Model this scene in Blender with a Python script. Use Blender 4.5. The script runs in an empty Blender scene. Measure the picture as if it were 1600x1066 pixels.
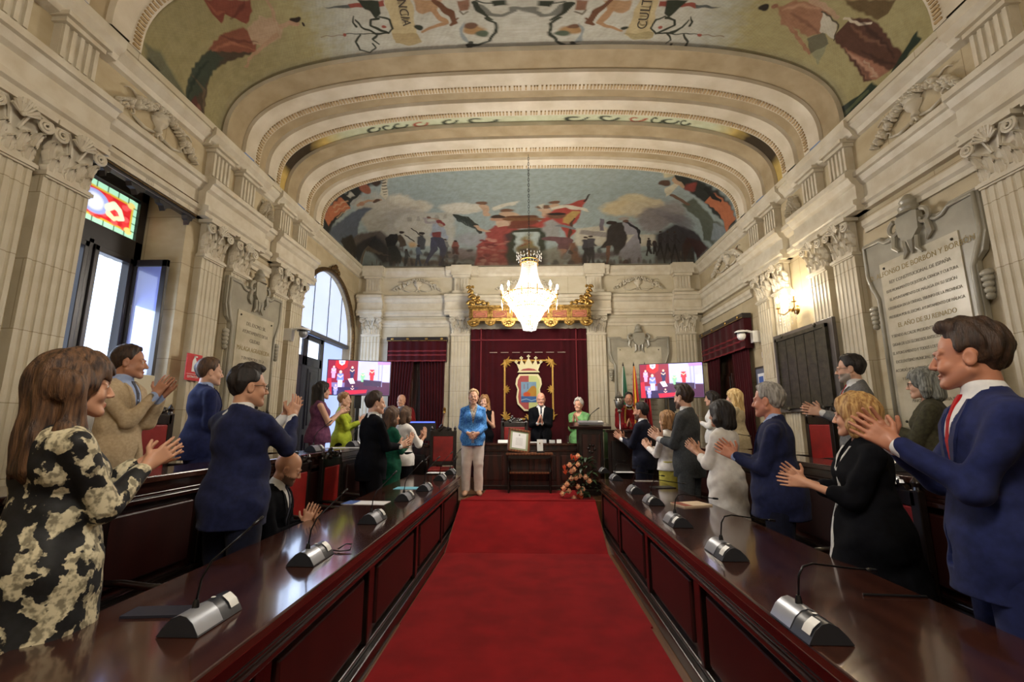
import bpy, math, random
import numpy as np
from mathutils import Vector, Matrix
random.seed(7)
PI = math.pi
COL = bpy.context.scene.collection
SC = bpy.context.scene

# ------------------------------------------------------------------ camera model
FPX = 715.0; HC = 1.5
PIT = math.atan(129/715.0); YAW = math.atan(25*math.cos(PIT)/715.0)
_cp, _sp, _cy, _sy = math.cos(PIT), math.sin(PIT), math.cos(YAW), math.sin(YAW)
CF = np.array([-_sy*_cp, _cy*_cp, _sp]); CR = np.array([_cy, _sy, 0.0]); CU = np.cross(CR, CF)
CPOS = np.array([0, 0, HC])
def ray(x, y): return CF*FPX + CR*(x-800) - CU*(y-533)
def atX(x, y, X): d = ray(x, y); return CPOS + d*(X/d[0])
def atY(x, y, Y): d = ray(x, y); return CPOS + d*(Y/d[1])
def atZ(x, y, Z): d = ray(x, y); return CPOS + d*((Z-HC)/d[2])

def L(c):
    c = c/255.0
    return c/12.92 if c <= 0.04045 else ((c+0.055)/1.055)**2.4
def S(r, g=None, b=None):
    if g is None: r, g, b = r
    return (L(r), L(g), L(b), 1.0)

# ------------------------------------------------------------------ materials
MATS = {}
def mat(name, col=(.5,.5,.5,1), rough=.5, metal=0.0, col2=None, nscale=5.0, ndetail=4, nlo=.35, nhi=.65,
        bump=0.0, bscale=30.0, stretch=None, emis=None, estr=0.0, coat=0.0, attr=None, spec=.5, sheen=0.0,
        trans=0.0, alpha=1.0, voronoi=False, wave=None, sss=0.0):
    if name in MATS: return MATS[name]
    m = bpy.data.materials.new(name); m.use_nodes = True
    nt = m.node_tree; N = nt.nodes; K = nt.links
    b = N['Principled BSDF']
    b.inputs['Roughness'].default_value = rough
    b.inputs['Metallic'].default_value = metal
    b.inputs['Specular IOR Level'].default_value = spec
    b.inputs['Coat Weight'].default_value = coat
    b.inputs['Coat Roughness'].default_value = .08
    b.inputs['Sheen Weight'].default_value = sheen
    b.inputs['Transmission Weight'].default_value = trans
    b.inputs['Alpha'].default_value = alpha
    if sss:
        b.inputs['Subsurface Weight'].default_value = sss
        b.inputs['Subsurface Radius'].default_value = (.012, .005, .003)
    tc = N.new('ShaderNodeTexCoord'); mp = N.new('ShaderNodeMapping')
    K.new(tc.outputs['Object'], mp.inputs['Vector'])
    if stretch: mp.inputs['Scale'].default_value = stretch
    base = None
    if attr:
        a = N.new('ShaderNodeVertexColor'); a.layer_name = attr; base = a.outputs['Color']
    if col2 is not None:
        if voronoi:
            n = N.new('ShaderNodeTexVoronoi'); n.inputs['Scale'].default_value = nscale; fo = n.outputs['Distance']
        elif wave:
            n = N.new('ShaderNodeTexWave'); n.inputs['Scale'].default_value = nscale
            n.inputs['Distortion'].default_value = wave; n.inputs['Detail'].default_value = 3; fo = n.outputs['Fac']
        else:
            n = N.new('ShaderNodeTexNoise'); n.inputs['Scale'].default_value = nscale
            n.inputs['Detail'].default_value = ndetail; fo = n.outputs['Fac']
        K.new(mp.outputs['Vector'], n.inputs['Vector'])
        r = N.new('ShaderNodeValToRGB'); r.color_ramp.elements[0].position = nlo; r.color_ramp.elements[1].position = nhi
        r.color_ramp.elements[0].color = col; r.color_ramp.elements[1].color = col2
        K.new(fo, r.inputs['Fac'])
        if base is not None:
            mx = N.new('ShaderNodeMix'); mx.data_type = 'RGBA'; mx.blend_type = 'MULTIPLY'; mx.inputs['Factor'].default_value = 1
            K.new(base, mx.inputs['A']); K.new(r.outputs['Color'], mx.inputs['B']); base = mx.outputs['Result']
        else: base = r.outputs['Color']
    if base is not None: K.new(base, b.inputs['Base Color'])
    else: b.inputs['Base Color'].default_value = col
    if bump:
        n2 = N.new('ShaderNodeTexNoise'); n2.inputs['Scale'].default_value = bscale; n2.inputs['Detail'].default_value = 5
        K.new(mp.outputs['Vector'], n2.inputs['Vector'])
        bp = N.new('ShaderNodeBump'); bp.inputs['Strength'].default_value = bump; bp.inputs['Distance'].default_value = .01
        K.new(n2.outputs['Fac'], bp.inputs['Height']); K.new(bp.outputs['Normal'], b.inputs['Normal'])
    if emis is not None:
        if emis == 'attr': K.new(base, b.inputs['Emission Color'])
        else: b.inputs['Emission Color'].default_value = emis
        b.inputs['Emission Strength'].default_value = estr
    MATS[name] = m
    return m

def stone(name, c, c2, joint, bw=.9, bh=.55):
    m = mat(name, c, .5, col2=c2, nscale=3.0, ndetail=9, nlo=.25, nhi=.75, bump=.12, bscale=45, stretch=(1,1,2))
    nt = m.node_tree; N = nt.nodes; K = nt.links; g = N.new('ShaderNodeNewGeometry'); sp = N.new('ShaderNodeSeparateXYZ'); K.new(g.outputs['Position'], sp.inputs[0])
    ad = N.new('ShaderNodeMath'); K.new(sp.outputs[0], ad.inputs[0]); K.new(sp.outputs[1], ad.inputs[1]); cb = N.new('ShaderNodeCombineXYZ'); K.new(ad.outputs[0], cb.inputs[0]); K.new(sp.outputs[2], cb.inputs[1])
    br = N.new('ShaderNodeTexBrick'); K.new(cb.outputs[0], br.inputs['Vector']); br.inputs['Scale'].default_value = 1; br.inputs['Brick Width'].default_value = bw; br.inputs['Row Height'].default_value = bh
    br.inputs['Mortar Size'].default_value = .004; br.inputs['Mortar Smooth'].default_value = .3; br.inputs['Color1'].default_value = (1,1,1,1); br.inputs['Color2'].default_value = (.93,.93,.92,1); br.inputs['Mortar'].default_value = joint
    mx = N.new('ShaderNodeMix'); mx.data_type = 'RGBA'; mx.blend_type = 'MULTIPLY'; mx.inputs['Factor'].default_value = 1
    K.new(N['Color Ramp'].outputs[0], mx.inputs['A']); K.new(br.outputs['Color'], mx.inputs['B']); K.new(mx.outputs['Result'], N['Principled BSDF'].inputs['Base Color'])
    return m
STONE = stone('cream_stone', S(196,187,165), S(181,169,143), (.55,.5,.42,1), 1.3)
STONE_L = mat('carved_stone', S(199,191,172), .5, col2=S(185,174,151), nscale=6, ndetail=6, bump=.1, bscale=60)
STONE_B = stone('veined_stone', S(186,172,142), S(166,149,116), (.55,.5,.42,1))
PLAST = mat('rib_plaster', S(200,190,170), .7, col2=S(182,170,146), nscale=3, ndetail=6, bump=.1, bscale=50)
TANP = mat('tan_plaster', S(160,143,112), .8, col2=S(142,124,92), nscale=4, ndetail=8, bump=.1, bscale=40)
ORN = mat('ornament_plaster', S(176,152,112), .7, col2=S(150,124,84), nscale=20)
GREYM = mat('grey_marble', S(158,152,134), .35, col2=S(132,127,112), nscale=3, ndetail=8, bump=.05)
WHITEM = mat('white_marble', S(190,182,160), .3, col2=S(160,150,124), nscale=4, ndetail=10)
WOOD = mat('dark_polished_wood', S(46,21,16), .22, col2=S(34,15,12), nscale=3, stretch=(4,.5,1), coat=.35, bump=.04, bscale=15)
WOODP = mat('panel_wood', S(62,25,17), .35, col2=S(36,15,11), nscale=2.5, wave=7.0, stretch=(1,1,.4), coat=.15)
WOODT = mat('table_top_wood', S(66,36,27), .16, col2=S(50,26,20), nscale=3, ndetail=6, stretch=(4,.5,1), coat=.6, bump=.02, bscale=8)
WOODD = mat('black_brown_wood', S(30,18,14), .3, col2=S(20,12,9), nscale=4, wave=5.0, coat=.3)
WOODM = mat('brown_wood', S(120,70,40), .35, col2=S(86,46,24), nscale=6, wave=5.0, coat=.2)
CARPET = mat('red_carpet', S(142,20,25), .95, col2=S(122,15,20), nscale=3.5, ndetail=8, bump=.5, bscale=400, sheen=.05, spec=.05)
VELVET = mat('crimson_velvet', S(60,8,15), .9, col2=S(50,6,12), nscale=3, sheen=.12, spec=.15, bump=.1, bscale=80)
VELTRIM = mat('crimson_braid', S(100,17,27), .8, col2=S(110,14,24), nscale=80)
LEATH = mat('red_leather', S(150,26,20), .45, col2=S(118,16,14), nscale=4, bump=.08, bscale=60)
GOLD = mat('gilt', S(196,160,92), .38, .9, col2=S(120,90,44), nscale=20, bump=.1, bscale=60)
GOLDP = mat('gold_embroidery', S(196,156,70), .55, .4, col2=S(150,112,42), nscale=90, bump=.3, bscale=300)
BRASS = mat('brass', S(180,140,70), .3, 1.0)
STEEL = mat('steel', S(150,150,150), .3, 1.0)
BLACK = mat('black_plastic', S(16,16,18), .4)
BLACKM = mat('black_metal', S(22,22,24), .35, .6)
GREYP = mat('grey_plastic', S(150,153,160), .32, .45)
DGREY = mat('charcoal_plastic', S(38,40,46), .35)
WHITEP = mat('white_plastic', S(222,222,218), .4)
PAPER = mat('paper', S(225,226,228), .7)
BLUEP = mat('blue_print', S(58,90,160), .6)
CYANP = mat('pale_blue_paper', S(110,180,200), .7)
FLOORM = mat('parquet', S(112,78,50), .3, col2=S(92,60,38), nscale=4, stretch=(8,.6,1), coat=.2)
GILTD = mat('dull_bronze_gilt', S(104,78,40), .5, .7, col2=S(66,48,26), nscale=30)
DBRONZE = mat('dark_bronze', S(74,70,56), .45, .5, col2=S(54,50,42), nscale=12, ndetail=8, bump=.2, bscale=90)
DSTONE = mat('dark_grey_marble', S(96,90,86), .35, col2=S(80,74,70), nscale=5)
INK = mat('faded_gold_lettering', S(140,120,70), .6)
INKD = mat('dark_lettering', S(108,100,84), .6)
PAINT = mat('fresco', (1,1,1,1), .8, attr='Col', col2=(.86,.84,.8,1), nscale=9, ndetail=8, spec=.2, bump=.05, bscale=60)
PAINT.node_tree.nodes['Color Ramp'].color_ramp.elements[0].color = (1,1,1,1)
SCREEN = mat('screen_picture', (1,1,1,1), .3, attr='Col', emis='attr', estr=1.25)

# ------------------------------------------------------------------ object helpers
def link(o, parent=None):
    COL.objects.link(o)
    if parent is not None: o.parent = parent
    return o
def thing(name, label, cat, loc=(0,0,0), rz=0.0, group=None, rot=None):
    o = bpy.data.objects.new(name, None); link(o)
    o.location = loc; o.rotation_euler = rot if rot else (0,0,rz)
    o.empty_display_size = .1
    o['label'] = label; o['category'] = cat
    if group: o['group'] = group
    return o
def tag(o, label, cat, group=None, kind=None):
    o['label'] = label; o['category'] = cat
    if group: o['group'] = group
    if kind: o['kind'] = kind
    return o
def struct(name, parent=None, label=None, cat=None):
    o = bpy.data.objects.new(name, None); link(o, parent); o['kind'] = 'structure'
    if label: o['label'] = label
    if cat: o['category'] = cat
    return o
def children(o): return [c for c in bpy.data.objects if c.parent == o]
def dup(root, loc, rz=None, label=None, group=None, rot=None, scale=None):
    kids = {}
    for c in bpy.data.objects:
        if c.parent: kids.setdefault(c.parent.name, []).append(c)
    def rec(o, par):
        c = o.copy(); COL.objects.link(c); c.parent = par
        for ch in kids.get(o.name, []): rec(ch, c)
        return c
    r = rec(root, None)
    r.location = loc
    if rz is not None: r.rotation_euler = (0,0,rz)
    if rot is not None: r.rotation_euler = rot
    if scale is not None: r.scale = scale
    if label: r['label'] = label
    if group: r['group'] = group
    return r

class MB:
    """collects geometry and links it as one mesh object"""
    def __init__(s): s.v = []; s.f = []; s.mi = []; s.cur = 0; s.mats = []; s.M = None
    def use(s, m):
        if m not in s.mats: s.mats.append(m)
        s.cur = s.mats.index(m); return s
    def add(s, vs, fs):
        n = len(s.v)
        if s.M is not None: vs = [tuple(s.M @ Vector(p)) for p in vs]
        s.v.extend([tuple(p) for p in vs]); s.f.extend([tuple(i+n for i in f) for f in fs]); s.mi.extend([s.cur]*len(fs))
        return s
    def box(s, x0, x1, y0, y1, z0, z1):
        vs = [(x,y,z) for x in (x0,x1) for y in (y0,y1) for z in (z0,z1)]
        return s.add(vs, [(0,1,3,2),(4,6,7,5),(0,4,5,1),(2,3,7,6),(0,2,6,4),(1,5,7,3)])
    def obox(s, c, h, R=None, taper=1.0):
        vs = []
        for x in (-1,1):
            for y in (-1,1):
                for z in (-1,1):
                    t = taper if z > 0 else 1
                    p = Vector((x*h[0]*t, y*h[1]*t, z*h[2]))
                    if R is not None: p = R @ p
                    vs.append(tuple(Vector(c)+p))
        return s.add(vs, [(0,1,3,2),(4,6,7,5),(0,4,5,1),(2,3,7,6),(0,2,6,4),(1,5,7,3)])
    def tube(s, pts, r, n=8, cap=True):
        pts = [Vector(p) for p in pts]
        rs = r if isinstance(r, (list, tuple)) else [r]*len(pts)
        vs = []; fs = []
        up = Vector((0,0,1)); prev = None
        for i, p in enumerate(pts):
            t = (pts[min(i+1,len(pts)-1)] - pts[max(i-1,0)]).normalized()
            if prev is None:
                a = t.cross(up)
                if a.length < 1e-3: a = t.cross(Vector((1,0,0)))
            else:
                a = prev - t*prev.dot(t)
                if a.length < 1e-4: a = t.cross(up)
            a.normalize(); prev = a; b = t.cross(a)
            for k in range(n):
                w = 2*PI*k/n
                vs.append(tuple(p + a*(math.cos(w)*rs[i]) + b*(math.sin(w)*rs[i])))
        m = len(pts)
        for i in range(m-1):
            for k in range(n):
                fs.append((i*n+k, i*n+(k+1)%n, (i+1)*n+(k+1)%n, (i+1)*n+k))
        if cap: fs.append(tuple(range(n-1,-1,-1))); fs.append(tuple((m-1)*n+k for k in range(n)))
        return s.add(vs, fs)
    def cyl(s, a, b, r0, r1=None, n=16): return s.tube([a,b], [r0, r0 if r1 is None else r1], n)
    def lathe(s, prof, c=(0,0,0), n=24, axis='z'):
        vs = []; fs = []
        for (r, z) in prof:
            for k in range(n):
                w = 2*PI*k/n
                p = (r*math.cos(w), r*math.sin(w), z)
                if axis == 'y': p = (p[0], z, p[1])
                if axis == 'x': p = (z, p[0], p[1])
                vs.append((c[0]+p[0], c[1]+p[1], c[2]+p[2]))
        m = len(prof)
        for i in range(m-1):
            for k in range(n): fs.append((i*n+k, i*n+(k+1)%n, (i+1)*n+(k+1)%n, (i+1)*n+k))
        fs.append(tuple(range(n-1,-1,-1))); fs.append(tuple((m-1)*n+k for k in range(n)))
        return s.add(vs, fs)
    def ball(s, c, r, n=10, m=6):
        rr = r if isinstance(r, (list,tuple)) else (r,r,r)
        vs = [(c[0],c[1],c[2]+rr[2])]; fs = []
        for i in range(1,m):
            a = PI*i/m
            for k in range(n):
                w = 2*PI*k/n
                vs.append((c[0]+rr[0]*math.sin(a)*math.cos(w), c[1]+rr[1]*math.sin(a)*math.sin(w), c[2]+rr[2]*math.cos(a)))
        vs.append((c[0],c[1],c[2]-rr[2]))
        for k in range(n): fs.append((0, 1+k, 1+(k+1)%n))
        for i in range(m-2):
            for k in range(n): fs.append((1+i*n+k, 1+(i+1)*n+k, 1+(i+1)*n+(k+1)%n, 1+i*n+(k+1)%n))
        e = len(vs)-1; b = 1+(m-2)*n
        for k in range(n): fs.append((e, b+(k+1)%n, b+k))
        return s.add(vs, fs)
    def prism(s, poly, d0, d1, fn):
        """poly: 2D points; fn(u,v,d) -> 3D"""
        n = len(poly)
        vs = [fn(u,v,d0) for u,v in poly] + [fn(u,v,d1) for u,v in poly]
        fs = [tuple(range(n-1,-1,-1)), tuple(range(n,2*n))] + [(i,(i+1)%n,n+(i+1)%n,n+i) for i in range(n)]
        return s.add(vs, fs)
    def grid(s, P):
        """P: list of rows of points"""
        h = len(P); w = len(P[0])
        vs = [p for r in P for p in r]
        return s.add(vs, [(i*w+j, i*w+j+1, (i+1)*w+j+1, (i+1)*w+j) for i in range(h-1) for j in range(w-1)])
    def build(s, name, m=None, parent=None, smooth=False, bevel=0, kind=None, fixn=True):
        me = bpy.data.meshes.new(name)
        me.from_pydata(s.v, [], s.f)
        mats = [m] if m is not None else s.mats
        for q in mats: me.materials.append(q)
        if m is None: me.polygons.foreach_set('material_index', s.mi)
        if smooth is True: me.polygons.foreach_set('use_smooth', [True]*len(me.polygons))
        if fixn:
            import bmesh
            bm = bmesh.new(); bm.from_mesh(me); bmesh.ops.recalc_face_normals(bm, faces=bm.faces); bm.to_mesh(me); bm.free()
        if smooth == 'auto':
            me.polygons.foreach_set('use_smooth', [True]*len(me.polygons))
            try: me.set_sharp_from_angle(angle=math.radians(38))
            except Exception: pass
        me.update()
        o = bpy.data.objects.new(name, me); link(o, parent)
        if bevel:
            b = o.modifiers.new('bevel', 'BEVEL'); b.width = bevel; b.segments = 2; b.limit_method = 'ANGLE'
        if kind: o['kind'] = kind
        return o

def text_mesh(body, size, M, m, parent, name='lettering', depth=.002, align='CENTER', sx=1.0):
    cu = bpy.data.curves.new(name, 'FONT'); cu.body = body; cu.size = size; cu.extrude = depth
    cu.align_x = align; cu.align_y = 'CENTER'; cu.space_line = 1.0
    tmp = bpy.data.objects.new('tmp', cu); COL.objects.link(tmp)
    dg = bpy.context.evaluated_depsgraph_get()
    me = bpy.data.meshes.new_from_object(tmp.evaluated_get(dg))
    bpy.data.objects.remove(tmp)
    me.transform(M @ Matrix.Diagonal((sx,1,1,1)))
    me.materials.clear(); me.materials.append(m); me.name = name
    o = bpy.data.objects.new(name, me); link(o, parent)
    return o
def basis(o, x, y, z):
    x, y, z = Vector(x), Vector(y), Vector(z)
    return Matrix(((x[0],y[0],z[0],o[0]),(x[1],y[1],z[1],o[1]),(x[2],y[2],z[2],o[2]),(0,0,0,1)))

# ------------------------------------------------------------------ signed distance modelling
def V3(p): return np.array(p, dtype=np.float32)
class Field:
    def __init__(s, lo, hi, h):
        s.lo = V3(lo); s.h = h
        s.n = np.ceil((V3(hi)-s.lo)/h).astype(int)+1
        s.D = np.full(s.n, .08, np.float32); s.C = np.zeros(s.n, np.int16)
    def sub(s, lo, hi, pad=.035):
        a = np.clip(np.floor((V3(lo)-pad-s.lo)/s.h).astype(int), 0, s.n-1)
        b = np.clip(np.ceil((V3(hi)+pad-s.lo)/s.h).astype(int)+1, a+1, s.n)
        sl = tuple(slice(a[i], b[i]) for i in range(3))
        X = (s.lo[0]+s.h*np.arange(a[0],b[0],dtype=np.float32))[:,None,None]
        Y = (s.lo[1]+s.h*np.arange(a[1],b[1],dtype=np.float32))[None,:,None]
        Z = (s.lo[2]+s.h*np.arange(a[2],b[2],dtype=np.float32))[None,None,:]
        return sl, X, Y, Z
    def comb(s, sl, d, k, c, op):
        A = s.D[sl]
        if op == 'u':
            m = d < A
            if k > 0:
                hh = np.clip(.5+.5*(A-d)/k, 0, 1)
                s.D[sl] = A*(1-hh)+d*hh - k*hh*(1-hh)
            else: s.D[sl] = np.minimum(A, d)
            C = s.C[sl]; C[m] = c
        elif op == 's':
            if k > 0:
                hh = np.clip(.5-.5*(A+d)/k, 0, 1)
                s.D[sl] = A*(1-hh)-d*hh + k*hh*(1-hh)
            else: s.D[sl] = np.maximum(A, -d)
        elif op == 'p':
            C = s.C[sl]; C[d < 0] = c
    def cone(s, a, b, ra, rb=None, k=.015, c=0, op='u'):
        a, b = V3(a), V3(b); rb = ra if rb is None else rb; r = max(ra, rb)
        sl, X, Y, Z = s.sub(np.minimum(a,b)-r, np.maximum(a,b)+r)
        ab = b-a; L2 = float(ab@ab)+1e-9
        t = np.clip(((X-a[0])*ab[0]+(Y-a[1])*ab[1]+(Z-a[2])*ab[2])/L2, 0, 1)
        d = np.sqrt((X-a[0]-t*ab[0])**2+(Y-a[1]-t*ab[1])**2+(Z-a[2]-t*ab[2])**2) - (ra+(rb-ra)*t)
        s.comb(sl, d, k, c, op)
    def ell(s, cen, r, R=None, k=.015, c=0, op='u', top=None):
        cen, r = V3(cen), V3(r); m = float(r.max())
        e = r if R is None else np.full(3, m)
        sl, X, Y, Z = s.sub(cen-e, cen+e)
        x, y, z = X-cen[0], Y-cen[1], Z-cen[2]
        if R is not None:
            R = np.array(R, dtype=np.float32)  # columns = local axes
            x, y, z = (x*R[0,0]+y*R[1,0]+z*R[2,0], x*R[0,1]+y*R[1,1]+z*R[2,1], x*R[0,2]+y*R[1,2]+z*R[2,2])
        k0 = np.sqrt((x/r[0])**2+(y/r[1])**2+(z/r[2])**2)+1e-6
        k1 = np.sqrt((x/r[0]**2)**2+(y/r[1]**2)**2+(z/r[2]**2)**2)+1e-6
        s.comb(sl, k0*(k0-1)/k1, k, c, op)
    def fn(s, lo, hi, f, k=0, c=0, op='s'):
        sl, X, Y, Z = s.sub(lo, hi, 0)
        d = (f(X,Y,Z)+0*(X+Y+Z)).astype(np.float32)
        s.comb(sl, d, k, c, op)
    def noise(s, amp, f, seed=0, st=(1,1,1)):
        rg = np.random.RandomState(seed)
        X = (s.lo[0]+s.h*np.arange(s.n[0],dtype=np.float32))[:,None,None]
        Y = (s.lo[1]+s.h*np.arange(s.n[1],dtype=np.float32))[None,:,None]
        Z = (s.lo[2]+s.h*np.arange(s.n[2],dtype=np.float32))[None,None,:]
        T = 0
        for i in range(4):
            v = rg.randn(3); v = v/np.linalg.norm(v)*f*(.7+.35*i)
            T = T + np.sin(X*v[0]*st[0]+Y*v[1]*st[1]+Z*v[2]*st[2]+rg.rand()*6.28)
        s.D += (amp*.5*T).astype(np.float32)
    def mesh(s, name, pal, m, parent, smooth_it=1):
        D = s.D; h = s.h
        D[0]=D[-1]=.05; D[:,0]=D[:,-1]=.05; D[:,:,0]=D[:,:,-1]=.05
        I = (D < 0)
        cs = np.zeros(tuple(np.array(D.shape)-1), np.int8)
        sh = [(i,j,k) for i in (0,1) for j in (0,1) for k in (0,1)]
        def sl(i,j,k): return I[i:i+D.shape[0]-1, j:j+D.shape[1]-1, k:k+D.shape[2]-1]
        for q in sh: cs += sl(*q)
        act = (cs > 0) & (cs < 8)
        idx = np.argwhere(act)
        if len(idx) == 0: return None
        vid = np.full(act.shape, -1, np.int32); vid[act] = np.arange(len(idx))
        vals = np.stack([D[idx[:,0]+q[0], idx[:,1]+q[1], idx[:,2]+q[2]] for q in sh], 1)
        acc = np.zeros((len(idx),3), np.float32); cnt = np.zeros(len(idx), np.float32)
        for a in range(8):
            for b in range(a+1, 8):
                df = np.abs(np.array(sh[a])-np.array(sh[b]))
                if df.sum() != 1: continue
                va, vb = vals[:,a], vals[:,b]
                m_ = (va < 0) != (vb < 0)
                t = va/np.where(m_, va-vb, 1)
                P = np.array(sh[a])[None,:] + t[:,None]*(np.array(sh[b])-np.array(sh[a]))[None,:]
                acc += P*m_[:,None]; cnt += m_
        V = s.lo + h*(idx + acc/cnt[:,None])
        F = []
        for ax in range(3):
            A = np.take(I, range(0, I.shape[ax]-1), ax); B = np.take(I, range(1, I.shape[ax]), ax)
            e = np.argwhere(A != B)
            o1, o2 = [(1,2),(2,0),(0,1)][ax]
            ok = (e[:,o1] > 0) & (e[:,o2] > 0) & (e[:,o1] < act.shape[o1]) & (e[:,o2] < act.shape[o2])
            e = e[ok]; flip = A[e[:,0],e[:,1],e[:,2]]
            def c(d1, d2):
                q = e.copy(); q[:,o1] -= d1; q[:,o2] -= d2
                return vid[q[:,0],q[:,1],q[:,2]]
            Q = np.stack([c(1,1), c(0,1), c(0,0), c(1,0)], 1)
            Q[~flip] = Q[~flip][:, ::-1]
            F.append(Q)
        F = np.concatenate(F)
        F = F[(F >= 0).all(1)]
        for _ in range(smooth_it):
            A2 = np.zeros_like(V); n2 = np.zeros(len(V), np.float32)
            for i in range(4):
                a, b = F[:,i], F[:,(i+1)%4]
                for k in range(3):
                    A2[:,k] += np.bincount(a, V[b,k], len(V)) + np.bincount(b, V[a,k], len(V))
                n2 += np.bincount(a, minlength=len(V)) + np.bincount(b, minlength=len(V))
            V = V*.5 + .5*A2/np.maximum(n2,1)[:,None]
        me = bpy.data.meshes.new(name)
        me.vertices.add(len(V)); me.vertices.foreach_set('co', V.astype(np.float32).ravel())
        me.loops.add(len(F)*4); me.loops.foreach_set('vertex_index', F.astype(np.int32).ravel())
        me.polygons.add(len(F)); me.polygons.foreach_set('loop_start', np.arange(0, len(F)*4, 4, dtype=np.int32))
        me.polygons.foreach_set('use_smooth', np.ones(len(F), bool))
        me.update(calc_edges=True)
        me.materials.append(m)
        if pal is not None:
            gi = np.clip(np.rint((V-s.lo)/h).astype(int), 0, s.n-1)
            ci = s.C[gi[:,0],gi[:,1],gi[:,2]]
            cols = np.array([list(p)[:4] for p in pal], np.float32)[ci]
            at = me.color_attributes.new('Col', 'FLOAT_COLOR', 'POINT')
            at.data.foreach_set('color', cols.ravel())
        o = bpy.data.objects.new(name, me); link(o, parent)
        return o
# ------------------------------------------------------------------ people
SKINM = mat('skin', (1,1,1,1), .48, attr='Col', spec=.4, sss=.03, bump=.03, bscale=300)
def cloth(name, c, c2=None, ns=40, rough=.85, bump=.3, bs=10, sheen=.03):
    return mat('cloth_'+name, c, rough, col2=c2 or tuple(x*.8 for x in c[:3])+(1,), nscale=ns, bump=bump, bscale=bs, sheen=sheen if max(c[:3]) > .01 else 0, spec=.2 if max(c[:3]) > .01 else .08)
def hairmat(name, c, c2):
    return mat('hair_'+name, c, .5, col2=c2, nscale=22, ndetail=6, stretch=(3,3,.35), nlo=.38, nhi=.62, bump=.6, bscale=70, spec=.35)
def rotm(yaw=0, pitch=0, roll=0):
    """yaw>0 turns to the person's left, pitch>0 looks down, roll>0 tilts to the right"""
    return np.array(Matrix.Rotation(yaw,3,'Z') @ Matrix.Rotation(-pitch,3,'X') @ Matrix.Rotation(roll,3,'Y'))
def nrm(v): v = np.array(v, float); return v/np.linalg.norm(v)

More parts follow.
